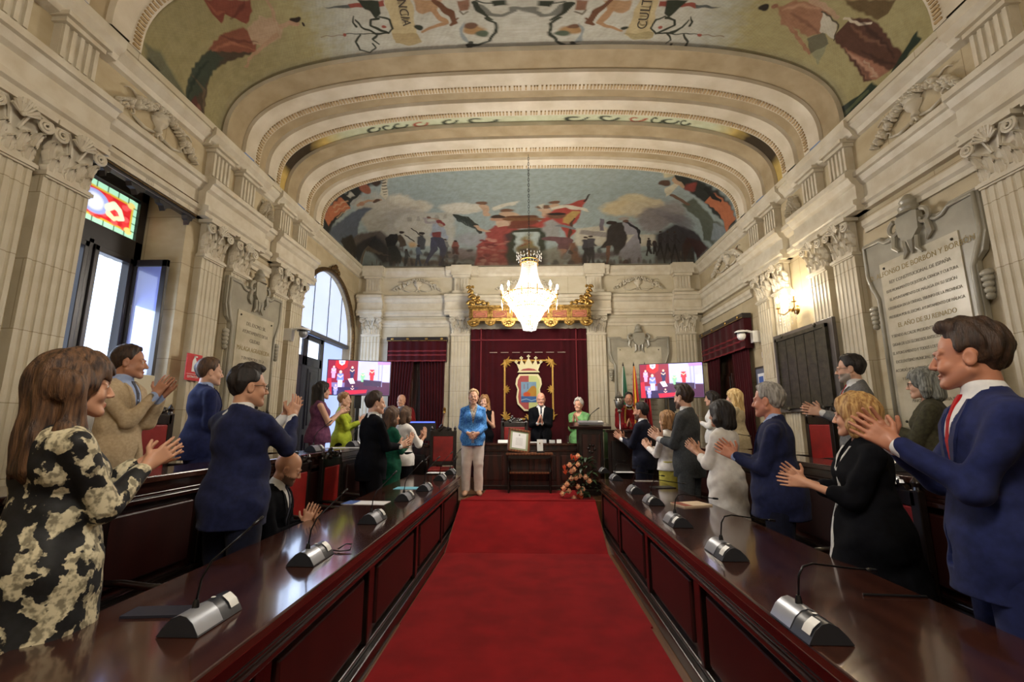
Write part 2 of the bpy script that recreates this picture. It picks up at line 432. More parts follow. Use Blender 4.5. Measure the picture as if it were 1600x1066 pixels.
HS = 1.07
class Rig:
    def __init__(s, P):
        s.P = P; s.w = P.get('w',1.0); s.fem = P.get('fem',False); s.bel = P.get('belly',0.0)
        s.seat = P.get('seated',False); s.dz = -.45 if s.seat else 0
        s.R = rotm(P.get('twist',0), P.get('lean',0), 0); s.piv = np.array([0,0,.95])
        s.Rh = rotm(P.get('hyaw',0), P.get('hpitch',0), P.get('hroll',0))
        sw = (.165 if s.fem else .185)*s.w
        s.S = {q: s.tr((q*sw, -.01, 1.39)) for q in (1,-1)}
        s.arm = {}
        pose = P.get('pose','clap'); hc = np.array(P.get('hc',(0,.30,1.26)),float); f = nrm(P.get('f',(0,.75,.65)))
        for q in (1,-1):
            if pose == 'clap':
                gap = P.get('gap',.02)
                n0 = np.array([-q,0,0.0]); 
                ff = nrm(f + np.array([-q*P.get('close',.15),0,0]) + (np.array([0,-.12,.1]) if q > 0 else np.array([0,.1,-.1]))*P.get('cross',1.0))
                W = s.tr(hc + np.array([q*(gap+.02),0,0]) - f*.08)
                Rr = rotm(P.get('hturn',0),0,P.get('htilt',0))
                base = s.tr(hc); W = base + Rr@(W-base); ff = Rr@ff; n0 = Rr@n0
            elif pose == 'clasp':
                ff = nrm((-q*.75,.25,-.45)); n0 = nrm((-q*.35,-.8,-.2)); W = s.tr(hc + np.array([q*.075,-.02 if q>0 else .0,.035]))
            elif pose == 'down':
                ff = nrm((0,.12,-1)); n0 = np.array([-q,0,0.0]); W = s.tr((q*.27*s.w,.04,.86))
            n = nrm(n0 - ff*(n0@ff)); t = -q*np.cross(n, ff)
            S = s.S[q]; U, Fo = .285, .25
            dv = W-S; dl = np.linalg.norm(dv)
            if dl > U+Fo-.005: W = S + dv/dl*(U+Fo-.005); dv = W-S; dl = np.linalg.norm(dv)
            u = dv/dl; a = (U*U-Fo*Fo+dl*dl)/(2*dl); hh = math.sqrt(max(U*U-a*a,0))
            pole = np.array([q*P.get('elb',.35), -.45, -1.0]); pole = nrm(pole-u*(pole@u))
            E = S + u*a + pole*hh
            s.arm[q] = (S,E,W,ff,n,t)
    def tr(s, p):
        p = np.array(p, float); r = s.R@(p-s.piv)+s.piv; r[2] += s.dz; return r
    def inv(s, X, Y, Z):
        x = X; y = Y; z = Z-s.dz-s.piv[2]; R = s.R
        return (x*R[0,0]+y*R[1,0]+z*R[2,0], x*R[0,1]+y*R[1,1]+z*R[2,1], x*R[0,2]+y*R[1,2]+z*R[2,2]+s.piv[2])
    def hp(s, p):
        pv = np.array([0,-.005,1.515]); H0 = np.array([0,.014,1.622])
        return s.tr(pv + s.Rh@(np.array(p,float)*HS+H0-pv))
    def HR(s): return s.R@s.Rh
    def torso(s, F, g, c=0, k=.03, lo=None):
        w = s.w; b = s.bel; T = s.tr
        def E(cn, r, kk=k): F.ell(T(cn), [q+g for q in r], s.R, kk, c)
        if s.fem:
            E((0,-.005,1.31),(.145*w,.1,.16)); E((0,.0,1.12),(.125*w+b*.4,.1+b*.5,.14)); E((0,-.005,.96),(.165*w+b*.4,.125+b*.4,.13))
            for q in (1,-1): E((q*.068*w,.075,1.275),(.06*w,.05,.06), .05)
            F.cone(T((-.115*w,-.012,1.39)), T((.115*w,-.012,1.39)), .045+g*.7, .045+g*.7, k, c)
        else:
            E((0,-.005,1.30),(.165*w,.115,.17)); E((0,.005+b*.3,1.11),(.145*w+b*.4,.11+b*.6,.15)); E((0,-.005,.96),(.155*w+b*.3,.12+b*.4,.13))
            F.cone(T((-.135*w,-.015,1.395)), T((.135*w,-.015,1.395)), .052+g*.7, .052+g*.7, k, c)
        for q in (1,-1): F.cone(T((q*.02,-.025,1.455)), T((q*.12*w,-.02,1.40)), .04+g*.5, .045+g*.7, .03, c)
        F.cone(T((0,-.02,1.38)), T((0,-.012,1.47)), .085+g*.6, .056+g*.3, .05, c)
    def legs(s, F, g, c=0, k=.03, kind='legs', hem=.07):
        w = s.w
        for q in (1,-1):
            if s.seat:
                H = (q*.1*w,.0,.50); K = (q*.14,.44,.50); A = (q*.14,.42,.09)
            else:
                H = (q*.09*w,-.005,.90); K = (q*(.1 if kind!='close' else .075),.02,.50); A = (q*(.105 if kind!='close' else .07),-.02,.08)
            F.cone(H, K, .085*w+g, .058+g, k, c); F.cone(K, A, .056+g, .04+g*1.3, k, c)
            if kind == 'legs0': pass
    def arms(s, F, g, c=0, k=.02, frac=1.0, f2=1.0):
        for q in (1,-1):
            S,E,W,ff,n,t = s.arm[q]; th = .84 if s.fem else 1.0
            th *= s.P.get('armw',1.0)
            F.cone(S, E, .047*th+g*.8, .041*th+g, k, c)
            if frac > .5:
                e = E+(W-E)*min(1,(frac-.5)*2)
                F.cone(E, e, .042*th+g, (.042+(.027-.042)*min(1,(frac-.5)*2))*th+g*.8, k, c)

PALN = 8
def make_hand(F, W, f, n, t, q, sc=1.0, curl=.25, spread=1.0):
    """palm normal n, finger direction f, thumb side t"""
    P = lambda a, b, c_: W + (f*a + t*b + n*c_)*sc
    for b0 in (-.026,-.009,.009,.026):
        F.cone(P(.008,b0*.7,0), P(.088,b0*1.05,0), .0145*sc, .0125*sc, .008, 0)
    F.cone(P(.02,.02,.006), P(.055,.032,.012), .017*sc, .014*sc, .01, 0)
    F.cone(P(-.02,0,0), P(.02,0,0), .025*sc, .023*sc, .02, 0)
    for i, (b0, l) in enumerate([(-.033,.062),(-.0115,.078),(.0115,.084),(.0335,.074)]):
        a = P(.09 - abs(b0-.0)*.12, b0, 0); d = nrm(f + t*(b0*1.3*spread) + n*curl*.35)
        r = .0086*sc if i else .0078*sc
        p1 = a + d*l*.45*sc; d2 = nrm(d + n*curl*.8); p2 = p1 + d2*l*.32*sc; d3 = nrm(d2 + n*curl*.8); p3 = p2 + d3*l*.24*sc
        F.cone(a, p1, r*1.05, r, .002, 0); F.cone(p1, p2, r, r*.93, .002, 0); F.cone(p2, p3, r*.93, r*.8, .002, 0)
    a = P(.03,.032,.008); d = nrm(f*.55 + t*.85 + n*.12); p1 = a + d*.04*sc; d2 = nrm(f*.85+t*.5+n*.15); p2 = p1 + d2*.034*sc
    F.cone(a, p1, .0125*sc, .0105*sc, .005, 0); F.cone(p1, p2, .0103*sc, .0082*sc, .003, 0)

def make_head(F, rg, P):
    hp = rg.hp; R = rg.HR(); fem = rg.fem
    def E(c, r, k=.015, col=0, op='u', rr=None): F.ell(hp(c), [q*HS for q in r], R if rr is None else rr, k, col, op)
    def C(a, b, ra, rb=None, k=.015, col=0, op='u'): F.cone(hp(a), hp(b), ra*HS, None if rb is None else rb*HS, k, col, op)
    jw = .92 if fem else 1.0; fat = P.get('face',1.0)
    F.cone(rg.tr((0,-.02,1.43)), hp((0,-.018,-.055)), (.05 if fem else .06)*(.5+.5*fat), (.047 if fem else .055), .02, 0)
    E((0,-.012,.03),(.074,.094,.09))
    E((0,.028,-.03),(.06*fat,.062,.08))
    for q in (1,-1):
        C((q*.05*jw*fat,.0,-.055),(q*.018,.068,-.098),.0245*fat,.019,.02)
        E((q*.036*fat,.062,-.036),(.024,.02,.024),.015)
        C((q*.014,.088,.017),(q*.044,.068,.02),.0095,.008,.01)
        E((q*.0315,.101,-.001),(.0155,.013,.011),.008,0,'s')
        E((q*.0315,.077,-.001),(.0128,.0128,.0118),.003,0)
        E((q*.0315,.09,-.002),(.0125,.013,.0052),0,3,'p')
        E((q*.0315,.09,-.0015),(.0062,.012,.0052),0,4,'p')
        C((q*.017,.086,.011),(q*.046,.076,.0085),.0042,.0035,.003,0)  # upper lid
        E((q*.032,.09,.026),(.019,.014,.0045),0,2,'p')
        E((q*.077,-.008,-.012),(.009,.02,.031),.006,0)
        E((q*.085,-.003,-.01),(.006,.011,.019),.004,0,'s')
    E((0,.074,-.1),(.02,.018,.016),.015)
    C((0,.088,.006),(0,.107,-.033),.0075,.0108,.008)
    for q in (1,-1): E((q*.0125,.098,-.038),(.008,.009,.0075),.006)
    for q in (1,-1): E((q*.0065,.106,-.0455),(.0032,.005,.003),0,7,'p')
    sm = P.get('smile',False)
    E((0,.083,-.0665),(.022+.004*sm,.0125,.0055),.005,0)
    E((0,.082,-.0765),(.019+.002*sm,.0125,.0062),.005,0)
    E((0,.095,-.0715),(.021+.003*sm,.016,.0085),0,1,'p')
    E((0,.1,-.0715),(.019+.003*sm,.014,.0016+.0012*sm),0,5 if sm else 7,'p')
    for q in (1,-1):
        C((q*.02,.1,-.04),(q*.032,.088,-.072),.0028,.002,.004,0,'s')
        if sm: E((q*.04,.072,-.045),(.017,.014,.015),.012)
        C((q*.02,.098,.012),(q*.044,.084,.012),.0022,.0016,0,7,'p')
    E((0,.098,-.1),(.012,.006,.002),.006,0,'s')
    bd = P.get('beard')
    if bd:
        F.fn(hp((0,.02,-.07))-.12, hp((0,.02,-.07))+.12, lambda X,Y,Z: beard_fn(X,Y,Z,rg), 0, 6, 'p')
def head_local(rg, X, Y, Z):
    o = rg.hp((0,0,0)); R = rg.HR(); x, y, z = X-o[0], Y-o[1], Z-o[2]
    return ((x*R[0,0]+y*R[1,0]+z*R[2,0])/HS, (x*R[0,1]+y*R[1,1]+z*R[2,1])/HS, (x*R[0,2]+y*R[1,2]+z*R[2,2])/HS)
def beard_fn(X, Y, Z, rg):
    x, y, z = head_local(rg, X, Y, Z)
    jaw = np.maximum.reduce([z+.045+np.maximum(0,.05-np.abs(x))*.3+0*y, .0-y+.0*x, -.135-z+0*x])
    lips = np.sqrt((x/.026)**2+((z+.072)/.014)**2)-1
    return np.maximum(jaw, -lips*.01)

def hair_field(rg, P, h):
    st = P['hair']; o = rg.hp((0,0,0)); R = rg.HR(); hp = rg.hp
    long_ = st in ('long','wavy','wavylong')
    F = Field(o-np.array([.24,.24,.54 if long_ else .26]), o+np.array([.24,.24,.22]), h)
    def E(c, r, k=.02, op='u'): F.ell(hp(c), [q*HS for q in r], R, k, 0, op)
    def C(a, b, ra, rb=None, k=.02, op='u'): F.cone(hp(a), hp(b), ra*HS, None if rb is None else rb*HS, k, 0, op)
    v = P.get('hvol',.012)*(.55 if st in ('short','quiff') else 1)
    E((0,-.014,.035),(.076+v*.7,.097+v,.092+v))
    if st in ('short','quiff','curlshort'):
        E((0,-.05,-.005),(.063+v*.5,.05+v*.6,.07)); E((0,-.005,.088),(.064,.084,.038+v))
        if st == 'quiff': E((0,.05,.107),(.05,.034,.022)); E((0,.01,.12),(.052,.066,.024))
        if st == 'curlshort': E((0,.04,.09),(.066,.05,.04)); E((0,-.03,.05),(.092,.09,.07))
        F.fn(o-.27, o+.27, lambda X,Y,Z: sideburn(X,Y,Z,rg), .005)
    elif st == 'pixie':
        E((0,.04,.078),(.066,.042,.03)); E((0,-.045,.01),(.074,.062,.078)); E((0,-.01,.06),(.083,.092,.052))
        F.fn(o-.27, o+.27, lambda X,Y,Z: sideburn(X,Y,Z,rg,.006,-.03), .006)
    else:
        dn = {'bob':-.10,'mid':-.16,'long':-.28,'wavy':-.3,'wavylong':-.26}[st]
        wd = P.get('hwide',1.0)
        for q in (1,-1):
            C((q*.07,-.012,.04),(q*.083*wd,-.01,dn*.55),.03,.036*wd,.03)
            C((q*.083*wd,-.01,dn*.55),(q*.078*wd,-.01 if st!='wavylong' else .03,dn),.034*wd,.026,.03)
            C((q*.03,-.07,.03),(q*.045*wd,-.075,dn),.045,.042*wd,.03)
            C((q*.025,.06,.085),(q*.072,.03,.0),.024,.02,.02)
        C((0,-.08,.03),(0,-.085,dn),.05,.045*wd,.03)
        def face(X,Y,Z):
            x,y,z = head_local(rg,X,Y,Z)
            a = np.sqrt((x/.058)**2+((z+.025)/.088)**2)-1
            return np.maximum(a*.05, .022-y)
        F.fn(o-.3, o+.2, face, .008)
        def nk(X,Y,Z):
            x,y,z = head_local(rg,X,Y,Z)
            return np.maximum.reduce([np.abs(x)-.06+0*y+0*z, -.01-y+0*x, z+.08+0*x])
        F.fn(o-.35, o+.2, nk, .006)
    if st in ('wavy','wavylong'):
        rr_ = random.Random(9)
        for k in range(26):
            a = rr_.uniform(PI*.98, PI*2.02) if k%3 else rr_.choice([PI*.97,PI*2.03]); zz = rr_.uniform(dn+.02, .02); rad = .085*wd
            E((rad*math.cos(a)*1.05, -.02+rad*math.sin(a)*.9, zz), (.024,.024,.045), .02)
    if st in ('short','quiff','curlshort','pixie'):
        sl, X, Y, Z = F.sub(F.lo, F.lo+F.h*(F.n-1), 0); x, y, z = head_local(rg, X, Y, Z)
        F.D[sl] += (.013*np.clip((.03-z)/.10,0,1)+.012*np.clip((y-.02)/.05,0,1)*np.clip((.118-z)/.03,0,1)).astype(np.float32)
    F.noise({'wavy':.007,'wavylong':.007,'curlshort':.007,'quiff':.0055}.get(st,.0035), {'wavy':75,'wavylong':75,'curlshort':110}.get(st,110), 3, (1,1,.5))
    return F
def sideburn(X, Y, Z, rg, dz=0.0, zs=-.02):
    x, y, z = head_local(rg, X, Y, Z)
    front = np.maximum(.018+np.clip((z-.005)/.07,0,1)*.045-y, z-(.082+dz-.18*np.maximum(np.abs(x)-.035,0)))
    zu = zs+np.clip((y+.015)/.055,-1,0)*.078
    ear = np.sqrt(((np.abs(x)-.08)/.03)**2+((y+.004)/.02)**2+((z+.014)/.034)**2)-1
    return np.minimum(np.minimum(front, z-zu), ear*.015)

def frontY(F, x, z, pad=0.0, y0=0.0):
    ix = int(round((x-F.lo[0])/F.h)); iz = int(round((z-F.lo[2])/F.h))
    ix = min(max(ix,0),F.n[0]-1); iz = min(max(iz,0),F.n[2]-1)
    w = np.where(F.D[ix,:,iz] < 0)[0]
    if len(w) == 0: return pad
    y0_ = int(round((y0-F.lo[1])/F.h)); w = w[w >= y0_-3]
    if len(w) == 0: return y0+pad
    k = 0
    while k+1 < len(w) and w[k+1] == w[k]+1: k += 1
    return F.lo[1]+F.h*w[k]+pad

def strip(mb, pts, widths, th=.006):
    """flat band following points on the chest"""
    rows = []
    for (x,y,z), w in zip(pts, widths):
        rows.append([(x-w,y-.002,z),(x+w,y-.002,z),(x+w,y+th,z),(x-w,y+th,z)])
    vs = [p for r in rows for p in r]; fs = []
    for i in range(len(rows)-1):
        for k in range(4): fs.append((i*4+k, i*4+(k+1)%4, (i+1)*4+(k+1)%4, (i+1)*4+k))
    fs.append((0,1,2,3)); fs.append(tuple((len(rows)-1)*4+k for k in (3,2,1,0)))
    mb.add(vs, fs)

def person(label, loc, rz, P, name='person', group=None):
    rg = Rig(P); h = P.get('vox',.0075); s = P['h']/1.75
    t = thing(name, label, 'person', loc, rz, group); t.scale = (s,s,s)
    sk = P.get('skin', S(196,142,112)); hc = P.get('hcol', S(40,28,22))
    pal = [sk, tuple(np.array(sk[:3])*np.array([.85,.5,.5]))+(1,), P.get('brow', tuple(.6*np.array(hc[:3])+.1*np.array(sk[:3]))+(1,)), S(225,220,215), S(50,34,24), S(232,226,214), P.get('beardcol', tuple(.45*np.array(sk[:3])*.5+.45*np.array(hc[:3]))+(1,)), tuple(np.array(sk[:3])*.22)+(1,)]
    top = 1.86 + rg.dz
    lo = np.array([-.42,-.30,-.02]); hi = np.array([.42,.55,top])
    for q in (1,-1):
        for p in rg.arm[q][:3]: lo = np.minimum(lo, p-.12); hi = np.maximum(hi, p+.12)
        W,ff = rg.arm[q][2], rg.arm[q][3]; lo = np.minimum(lo, W+ff*.22-.03); hi = np.maximum(hi, W+ff*.22+.03)
    lo[2] = max(lo[2], -.02) if not rg.seat else -.02
    if rg.seat: hi[1] = max(hi[1], .68)
    zlo = lo.copy()
    F = Field(lo, hi, h)
    rg.torso(F, -.012); rg.legs(F, -.012); rg.arms(F, -.004 if not P.get('bare') else 0.0)
    for q in (1,-1):
        S_,E_,W_,ff,n,tt = rg.arm[q]
        make_hand(F, W_, ff, n, tt, q, P.get('hand', .93 if rg.fem else 1.03), P.get('curl',.22), P.get('spread',1.0))
        A = (q*.105,-.02,.05) if not rg.seat else (q*.14,.42,.05)
        F.cone(A, (A[0]+q*.02, A[1]+.13, .035), .036, .03, .02, 0)
    make_head(F, rg, P)
    F.mesh('body', pal, SKINM, t)
    if P.get('hair') != 'bald':
        HF = hair_field(rg, P, P.get('hvox', min(h, .006)))
        HF.mesh('hair', None, P['hmat'], t)
    ch = P.get('cvox', max(h*1.15, .008))
    top_ = P['top']  # dict: kind, mat, sleeve, hem, neck
    pad = np.array([.06,.06,.02])
    def CF_(z0=-.02): 
        l2 = lo-pad; l2[2] = max(z0, -.02); h2 = hi+pad; h2[2] = rg.tr((0,0,1.56))[2]+.04
        return Field(l2, h2, ch)
    hem = top_.get('hem', .80); g = top_.get('g', .02)
    hemw = hem + rg.dz if hem > .5 or rg.seat else hem
    F2 = CF_(hemw-.12); rg.torso(F2, g); (rg.arms(F2, top_.get('gs', .012), frac=top_.get('sleeve', .96)) if top_.get('sleeve',1) > 0 else None)
    if not rg.seat or hem < 1:
        fl = top_.get('flare', .0)
        if hem < .93: F2.cone(rg.tr((0,0,1.0)), (0,.0,max(hem,.1)+rg.dz), .13*rg.w+g, .15*rg.w+g+fl, .04)
        if hem < .93: 
            F2.ell((0,.0,.92+rg.dz), (.175*rg.w+g+fl+rg.bel*.4,.14+g+rg.bel*.5,.2), None, .04)
    if top_.get('skirt'):
        zz = top_['skirt']; wv = top_.get('skw',.19)*rg.w
        def sk_(X,Y,Z):
            tt_ = np.clip((.95-Z)/(.95-zz),0,1); a = (.17*rg.w*(1-tt_)+wv*tt_); b = a*.82
            return (np.sqrt((X/a)**2+(Y/b)**2)-1)*b
        F2.fn((-.4,-.35,zz), (.4,.35,.98), sk_, .03, 0, 'u')
    F2.noise(top_.get('fold',.0045), top_.get('ff',30), int(loc[0]*97+loc[1]*31)%1000, (1,1,1)); 
    F2.noise(top_.get('fold',.0035)*.35, 55, 5, (1,1,.7))
    kind = top_['kind']
    fullF = F2.D.copy()
    # neck opening
    def nb(f): F2.fn(rg.tr((0,.05,1.3))-.45, rg.tr((0,.05,1.3))+.45, lambda X,Y,Z: f(*rg.inv(X,Y,Z)), .004)
    zb = top_.get('vee', 1.14); vw = top_.get('vw', .075)
    if kind == 'jacket':
        nb(lambda X,Y,Z: np.maximum.reduce([np.abs(X)-vw*(Z-zb)/(1.46-zb)+0*Y, .0-Y+0*X, zb-Z+0*X]))
        nb(lambda X,Y,Z: np.maximum(np.sqrt(X**2+(Y-.0)**2)-.066, 1.44-Z))
        zh = hem+.02
        nb(lambda X,Y,Z: np.maximum.reduce([np.abs(X)-.5*(1.0-Z)*(Z<1.0)*.35+0*Y, .05-Y+0*X, Z-.99+0*X]))
    else:
        nd = top_.get('neckd', 1.38); nw = top_.get('neckw', .085)
        nb(lambda X,Y,Z: (np.sqrt((X/nw)**2+((Z-1.53)/(1.53-nd))**2+((Y-.09)/.15)**2)-1)*.06)
        nb(lambda X,Y,Z: np.maximum(np.sqrt(X**2+(Y-.0)**2)-(.072 if not top_.get('hi') else .06), (1.43 if not top_.get('hi') else 1.49)-Z))
    F2.fn((-1,-1,-1),(1,1,2.2), lambda X,Y,Z: Z-hemw, .002) if not top_.get('skirt') else None
    part = F2.mesh(top_.get('name','jacket'), None, top_['mat'], t)
    F2.D = fullF
    inner = P.get('shirt')
    if inner:
        F3 = CF_(.9+rg.dz); rg.torso(F3, min(g-.008,.01))
        F3.cone(rg.tr((0,-.014,1.455)), rg.tr((0,-.008,1.495)), .066*(.96 if rg.fem else 1.03), .062*(.96 if rg.fem else 1.03), .01)
        for q in (1,-1):
            S_,E_,W_,ff,n,tt = rg.arm[q]
            if inner.get('cuffs',True): F3.cone(E_+(W_-E_)*.80, E_+(W_-E_)*1.01, .036, .034, .0)
        if inner.get('open'):
            F3.fn(rg.tr((0,.05,1.3))-.4, rg.tr((0,.05,1.3))+.4, lambda X,Y,Z: (lambda x,y,z: np.maximum.reduce([np.abs(x)-.035*(z-1.36)/.1+0*y, -y+0*x, 1.36-z+0*x]))(*rg.inv(X,Y,Z)), .003)
        F3.mesh('shirt', None, inner['mat'], t)
        if P.get('tie'):
            mb = MB(); zs = [1.475,1.455,1.43,1.38,1.3,1.2,1.1,1.06]; ws = [.012,.017,.012,.015,.019,.023,.027,.004]
            pts = []
            for z in zs:
                p = rg.tr((0,0,z)); xx = rg.tr((0,.12,z))[0]
                y = frontY(F3, xx, p[2], 0, p[1]); pts.append((xx, max(y,rg.tr((0,.05,z))[1] if z>1.4 else -9)+.001, p[2]))
            strip(mb, pts, ws, .008); mb.build('tie', P['tie'], t, smooth='auto')
    if kind == 'jacket' and top_.get('lapel',True):
        for q in (1,-1):
            mb = MB(); pts = []; ws = []
            for z, x, w_ in [(1.455,.07,.008),(1.42,.074,.018),(1.36,.072,.026),(1.30,.062,.026),(1.22,.04,.016),(zb,.012,.004)]:
                p = rg.tr((q*x,.1,z)); y = frontY(F2, p[0], p[2], 0, rg.tr((q*x,0,z))[1]); pts.append((p[0], y, p[2])); ws.append(w_)
            strip(mb, pts, ws, .008); mb.build('lapel', top_['mat'], t, smooth='auto')
    if P.get('edging'):
        for q in (1,-1):
            mb = MB(); pts = []; ws = []
            for z,x in ((1.44,.078),(1.38,.066),(1.30,.054),(1.2,.042),(1.1,.03),(1.0,.02),(.92,.018),(.84,.018),(.76,.018),(.7,.018)):
                p = rg.tr((q*x,.1,z)); y = frontY(F2, p[0], p[2], 0, rg.tr((q*x,0,z))[1]); pts.append((p[0], y, p[2])); ws.append(.009)
            strip(mb, pts, ws, .008); mb.build('white_edging', P['edging'], t, smooth='auto')
    lg = P.get('legs')
    if lg:
        l4 = np.array([-.36,-.3,-.02]); h4 = np.array([.36,.66 if rg.seat else .34,1.12+rg.dz])
        F4 = Field(l4, h4, ch*1.1)
        if lg['kind'] == 'trousers':
            rg.legs(F4, lg.get('g',.016), k=.02)
            F4.ell((0,-.005,.93+rg.dz), (.155*rg.w+.02+rg.bel*.3,.125+.02+rg.bel*.3,.12), None, .03)
            F4.cone((0,-.005,.93+rg.dz),(0,-.005,1.03+rg.dz),.11,.10,.03)
            F4.noise(.003, 30, 8)
            F4.fn((-1,-1,-1),(1,1,2), lambda X,Y,Z: Z-.055, .0)
        else:
            zz = lg['hem']
            def sk2(X,Y,Z):
                tt_ = np.clip((.95-Z)/(.95-zz),0,1); a = (.165*rg.w*(1-tt_)+lg.get('w',.17)*rg.w*tt_)+.01; b = a*.8
                return np.maximum((np.sqrt((X/a)**2+(Y/b)**2)-1)*b, np.maximum(zz-Z, Z-1.05))
            F4.fn((-.36,-.3,zz-.02), (.36,.34,1.08), sk2, .0, 0, 'u'); F4.noise(.003, 24, 8)
        F4.mesh(lg.get('name','trousers'), None, lg['mat'], t)
    sm = P.get('shoes', BLACK)
    for q in (1,-1):
        mb = MB(); A = (q*.105,-.02) if not rg.seat else (q*.14,.42)
        pr = [(-.07,.014,.04),(-.045,.042,.09),(.02,.047,.1),(.07,.05,.075),(.13,.048,.06),(.175,.04,.048),(.2,.018,.03)]
        vs = []; fs = []
        for (yy,w_,hh) in pr:
            for k in range(8):
                a_ = 2*PI*k/8; vs.append((A[0]+q*.02*max(yy,0)/.15+w_*math.cos(a_), A[1]+yy, max(.002, hh*.5+hh*.55*math.sin(a_))))
        for i in range(len(pr)-1):
            for k in range(8): fs.append((i*8+k,i*8+(k+1)%8,(i+1)*8+(k+1)%8,(i+1)*8+k))
        fs += [tuple(range(7,-1,-1)), tuple((len(pr)-1)*8+k for k in range(8))]
        mb.add(vs, fs); mb.build('shoe', sm, t, smooth=True)
    def hM(): 
        o = rg.hp((0,0,0)); R = rg.HR(); return basis(o, R[:,0], R[:,1], R[:,2])
    if P.get('glasses'):
        mb = MB(); mb.M = hM()
        for q in (1,-1):
            ring = [(q*.033+.022*math.cos(a)*1.05, .106-abs(.022*math.cos(a))*.15, .0+.017*math.sin(a)) for a in [2*PI*i/14 for i in range(15)]]
            mb.tube(ring, .0019, 5, False)
            mb.tube([(q*.056,.1,.004),(q*.074,.06,.006),(q*.081,-.0,.004),(q*.082,-.02,-.006)], .0019, 5)
        mb.tube([(-.012,.109,.003),(0,.111,.006),(.012,.109,.003)], .0019, 5)
        mb.build('glasses', P['glasses'], t)
    if P.get('earring'):
        mb = MB(); mb.M = hM()
        for q in (1,-1): mb.ball((q*.086,.0,-.05), .006, 8, 5)
        mb.build('earrings', P['earring'], t)
    if P.get('beads'):
        mb = MB()
        for i in range(17):
            a = -PI*.5 + PI*i/16; x = .07*math.sin(a); z = 1.47-.09*math.cos(a)**.8 if abs(math.cos(a))>1e-6 else 1.47
            p = rg.tr((x,.1,z)); y = max(frontY(F, p[0], p[2]), frontY(F2, p[0], p[2]) if top_.get('hi') else -1)
            mb.ball((p[0], y+.004, p[2]), .0075, 7, 5)
        mb.build('necklace', P['beads'], t)
    if P.get('watch'):
        q = P.get('watchside',1); S_,E_,W_,ff,n,tt = rg.arm[q]; a = nrm(W_-E_)
        mb = MB(); c0 = W_-a*.012; mb.tube([c0-a*.008, c0+a*.008], .031, 16); c1 = c0 - n*.03; mb.tube([c1+n*.004, c1-n*.006], .018, 14)
        mb.build('wristwatch', P['watch'], t, smooth='auto')
    P['_rig'] = rg
    return t, rg
# ------------------------------------------------------------------ the room
W = 3.92; D = 10.12; YB = -2.6; PF = .38     # wall planes, rear wall, platform height
CZ = 5.07
def supz(x, rise=1.14, half=3.8, n=2.9):
    t = min(abs(x)/half, 1.0); return rise*(1-t**n)**(1/n)

# floors
fl = MB(); fl.box(-4.6,4.6,YB-.3,D+.5,-.12,0); fl.build('floor', FLOORM, kind='structure')
MB().box(-2.42,2.42,7.06,D,0.0,PF).build('floor', FLOORM, kind='structure')
for q in (1,-1):
    a, b = sorted((q*2.42, q*W)); MB().box(a,b,YB,D,0.0,PF).build('floor', FLOORM, kind='structure')

# walls with openings ------------------------------------------------
WY0, WY1, WZ0, WZ1 = 3.64, 4.82, .95, 4.30       # tall window in the left wall
AY0, AY1, ASZ = 7.46, 9.92, 3.24; AR = (AY1-AY0)/2; AC = (AY0+AY1)/2
def wall_side(q):
    mb = MB(); x0, x1 = sorted((q*W, q*(W+.75)))
    if q < 0:
        def b(y0,y1,z0,z1): mb.box(x0,x1,y0,y1,z0,z1)
        b(YB,WY0,0,5.2); b(WY0,WY1,0,WZ0); b(WY0,WY1,WZ1,5.2); b(WY1,AY0,0,5.2); b(AY1,D,0,5.2)
        # arch head
        n = 28; prev = (AY0, ASZ)
        for i in range(1,n+1):
            a = PI-PI*i/n; c = (AC+AR*math.cos(a), ASZ+AR*math.sin(a))
            vs = [(x,y,z) for x in (x0,x1) for (y,z) in (prev,c,(c[0],5.2),(prev[0],5.2))]
            mb.add(vs, [(0,1,2,3),(7,6,5,4),(0,4,5,1),(1,5,6,2),(2,6,7,3),(3,7,4,0)])
            prev = c
        return mb.build('wall_left', STONE_B, kind='structure')
    else:
        mb.box(x0,x1,YB,8.15,0,5.2); mb.box(x0,x1,8.15,9.8,3.1,5.2); mb.box(x0,x1,9.8,D,0,5.2)
        return mb.build('wall_right', STONE_B, kind='structure')
wall_side(-1); wall_side(1)
mb = MB()
mb.box(-W-.8,-3.05,D,D+.3,0,6.6); mb.box(-3.05,-1.95,D,D+.3,2.95,6.6); mb.box(-1.95,W+.8,D,D+.3,0,6.6)
mb.build('wall_back', STONE, kind='structure')
MB().box(-W-.8,W+.8,YB-.3,YB,0,6.6).build('wall_front', STONE, kind='structure')

# entablature and attic mouldings swept along the walls ---------------
ENT = [(-.02,3.90),(.07,3.90),(.07,3.95),(.10,3.97),(.10,4.02),(.05,4.04),(.05,4.20),(.09,4.23),(.12,4.29),(.15,4.30),(.15,4.36),(.09,4.40),(-.02,4.40)]
ARC = [(-.02,3.66),(.03,3.66),(.03,3.71),(.055,3.74),(.055,3.80),(-.02,3.81)]
TOP = [(-.02,4.82),(.04,4.84),(.06,4.89),(.10,4.93),(.12,4.95),(.12,5.04),(-.02,5.075)]
def sweepY(mb, prof, q, y0, y1, off=0.0):
    vs = []; n = len(prof)
    for y in (y0,y1):
        for (o,z) in prof: vs.append((q*(W-o-(off if o > 0 else 0)), y, z))
    fs = [(i,(i+1)%n,n+(i+1)%n,n+i) for i in range(n)]+[tuple(range(n-1,-1,-1)),tuple(range(n,2*n))]
    mb.add(vs, fs)
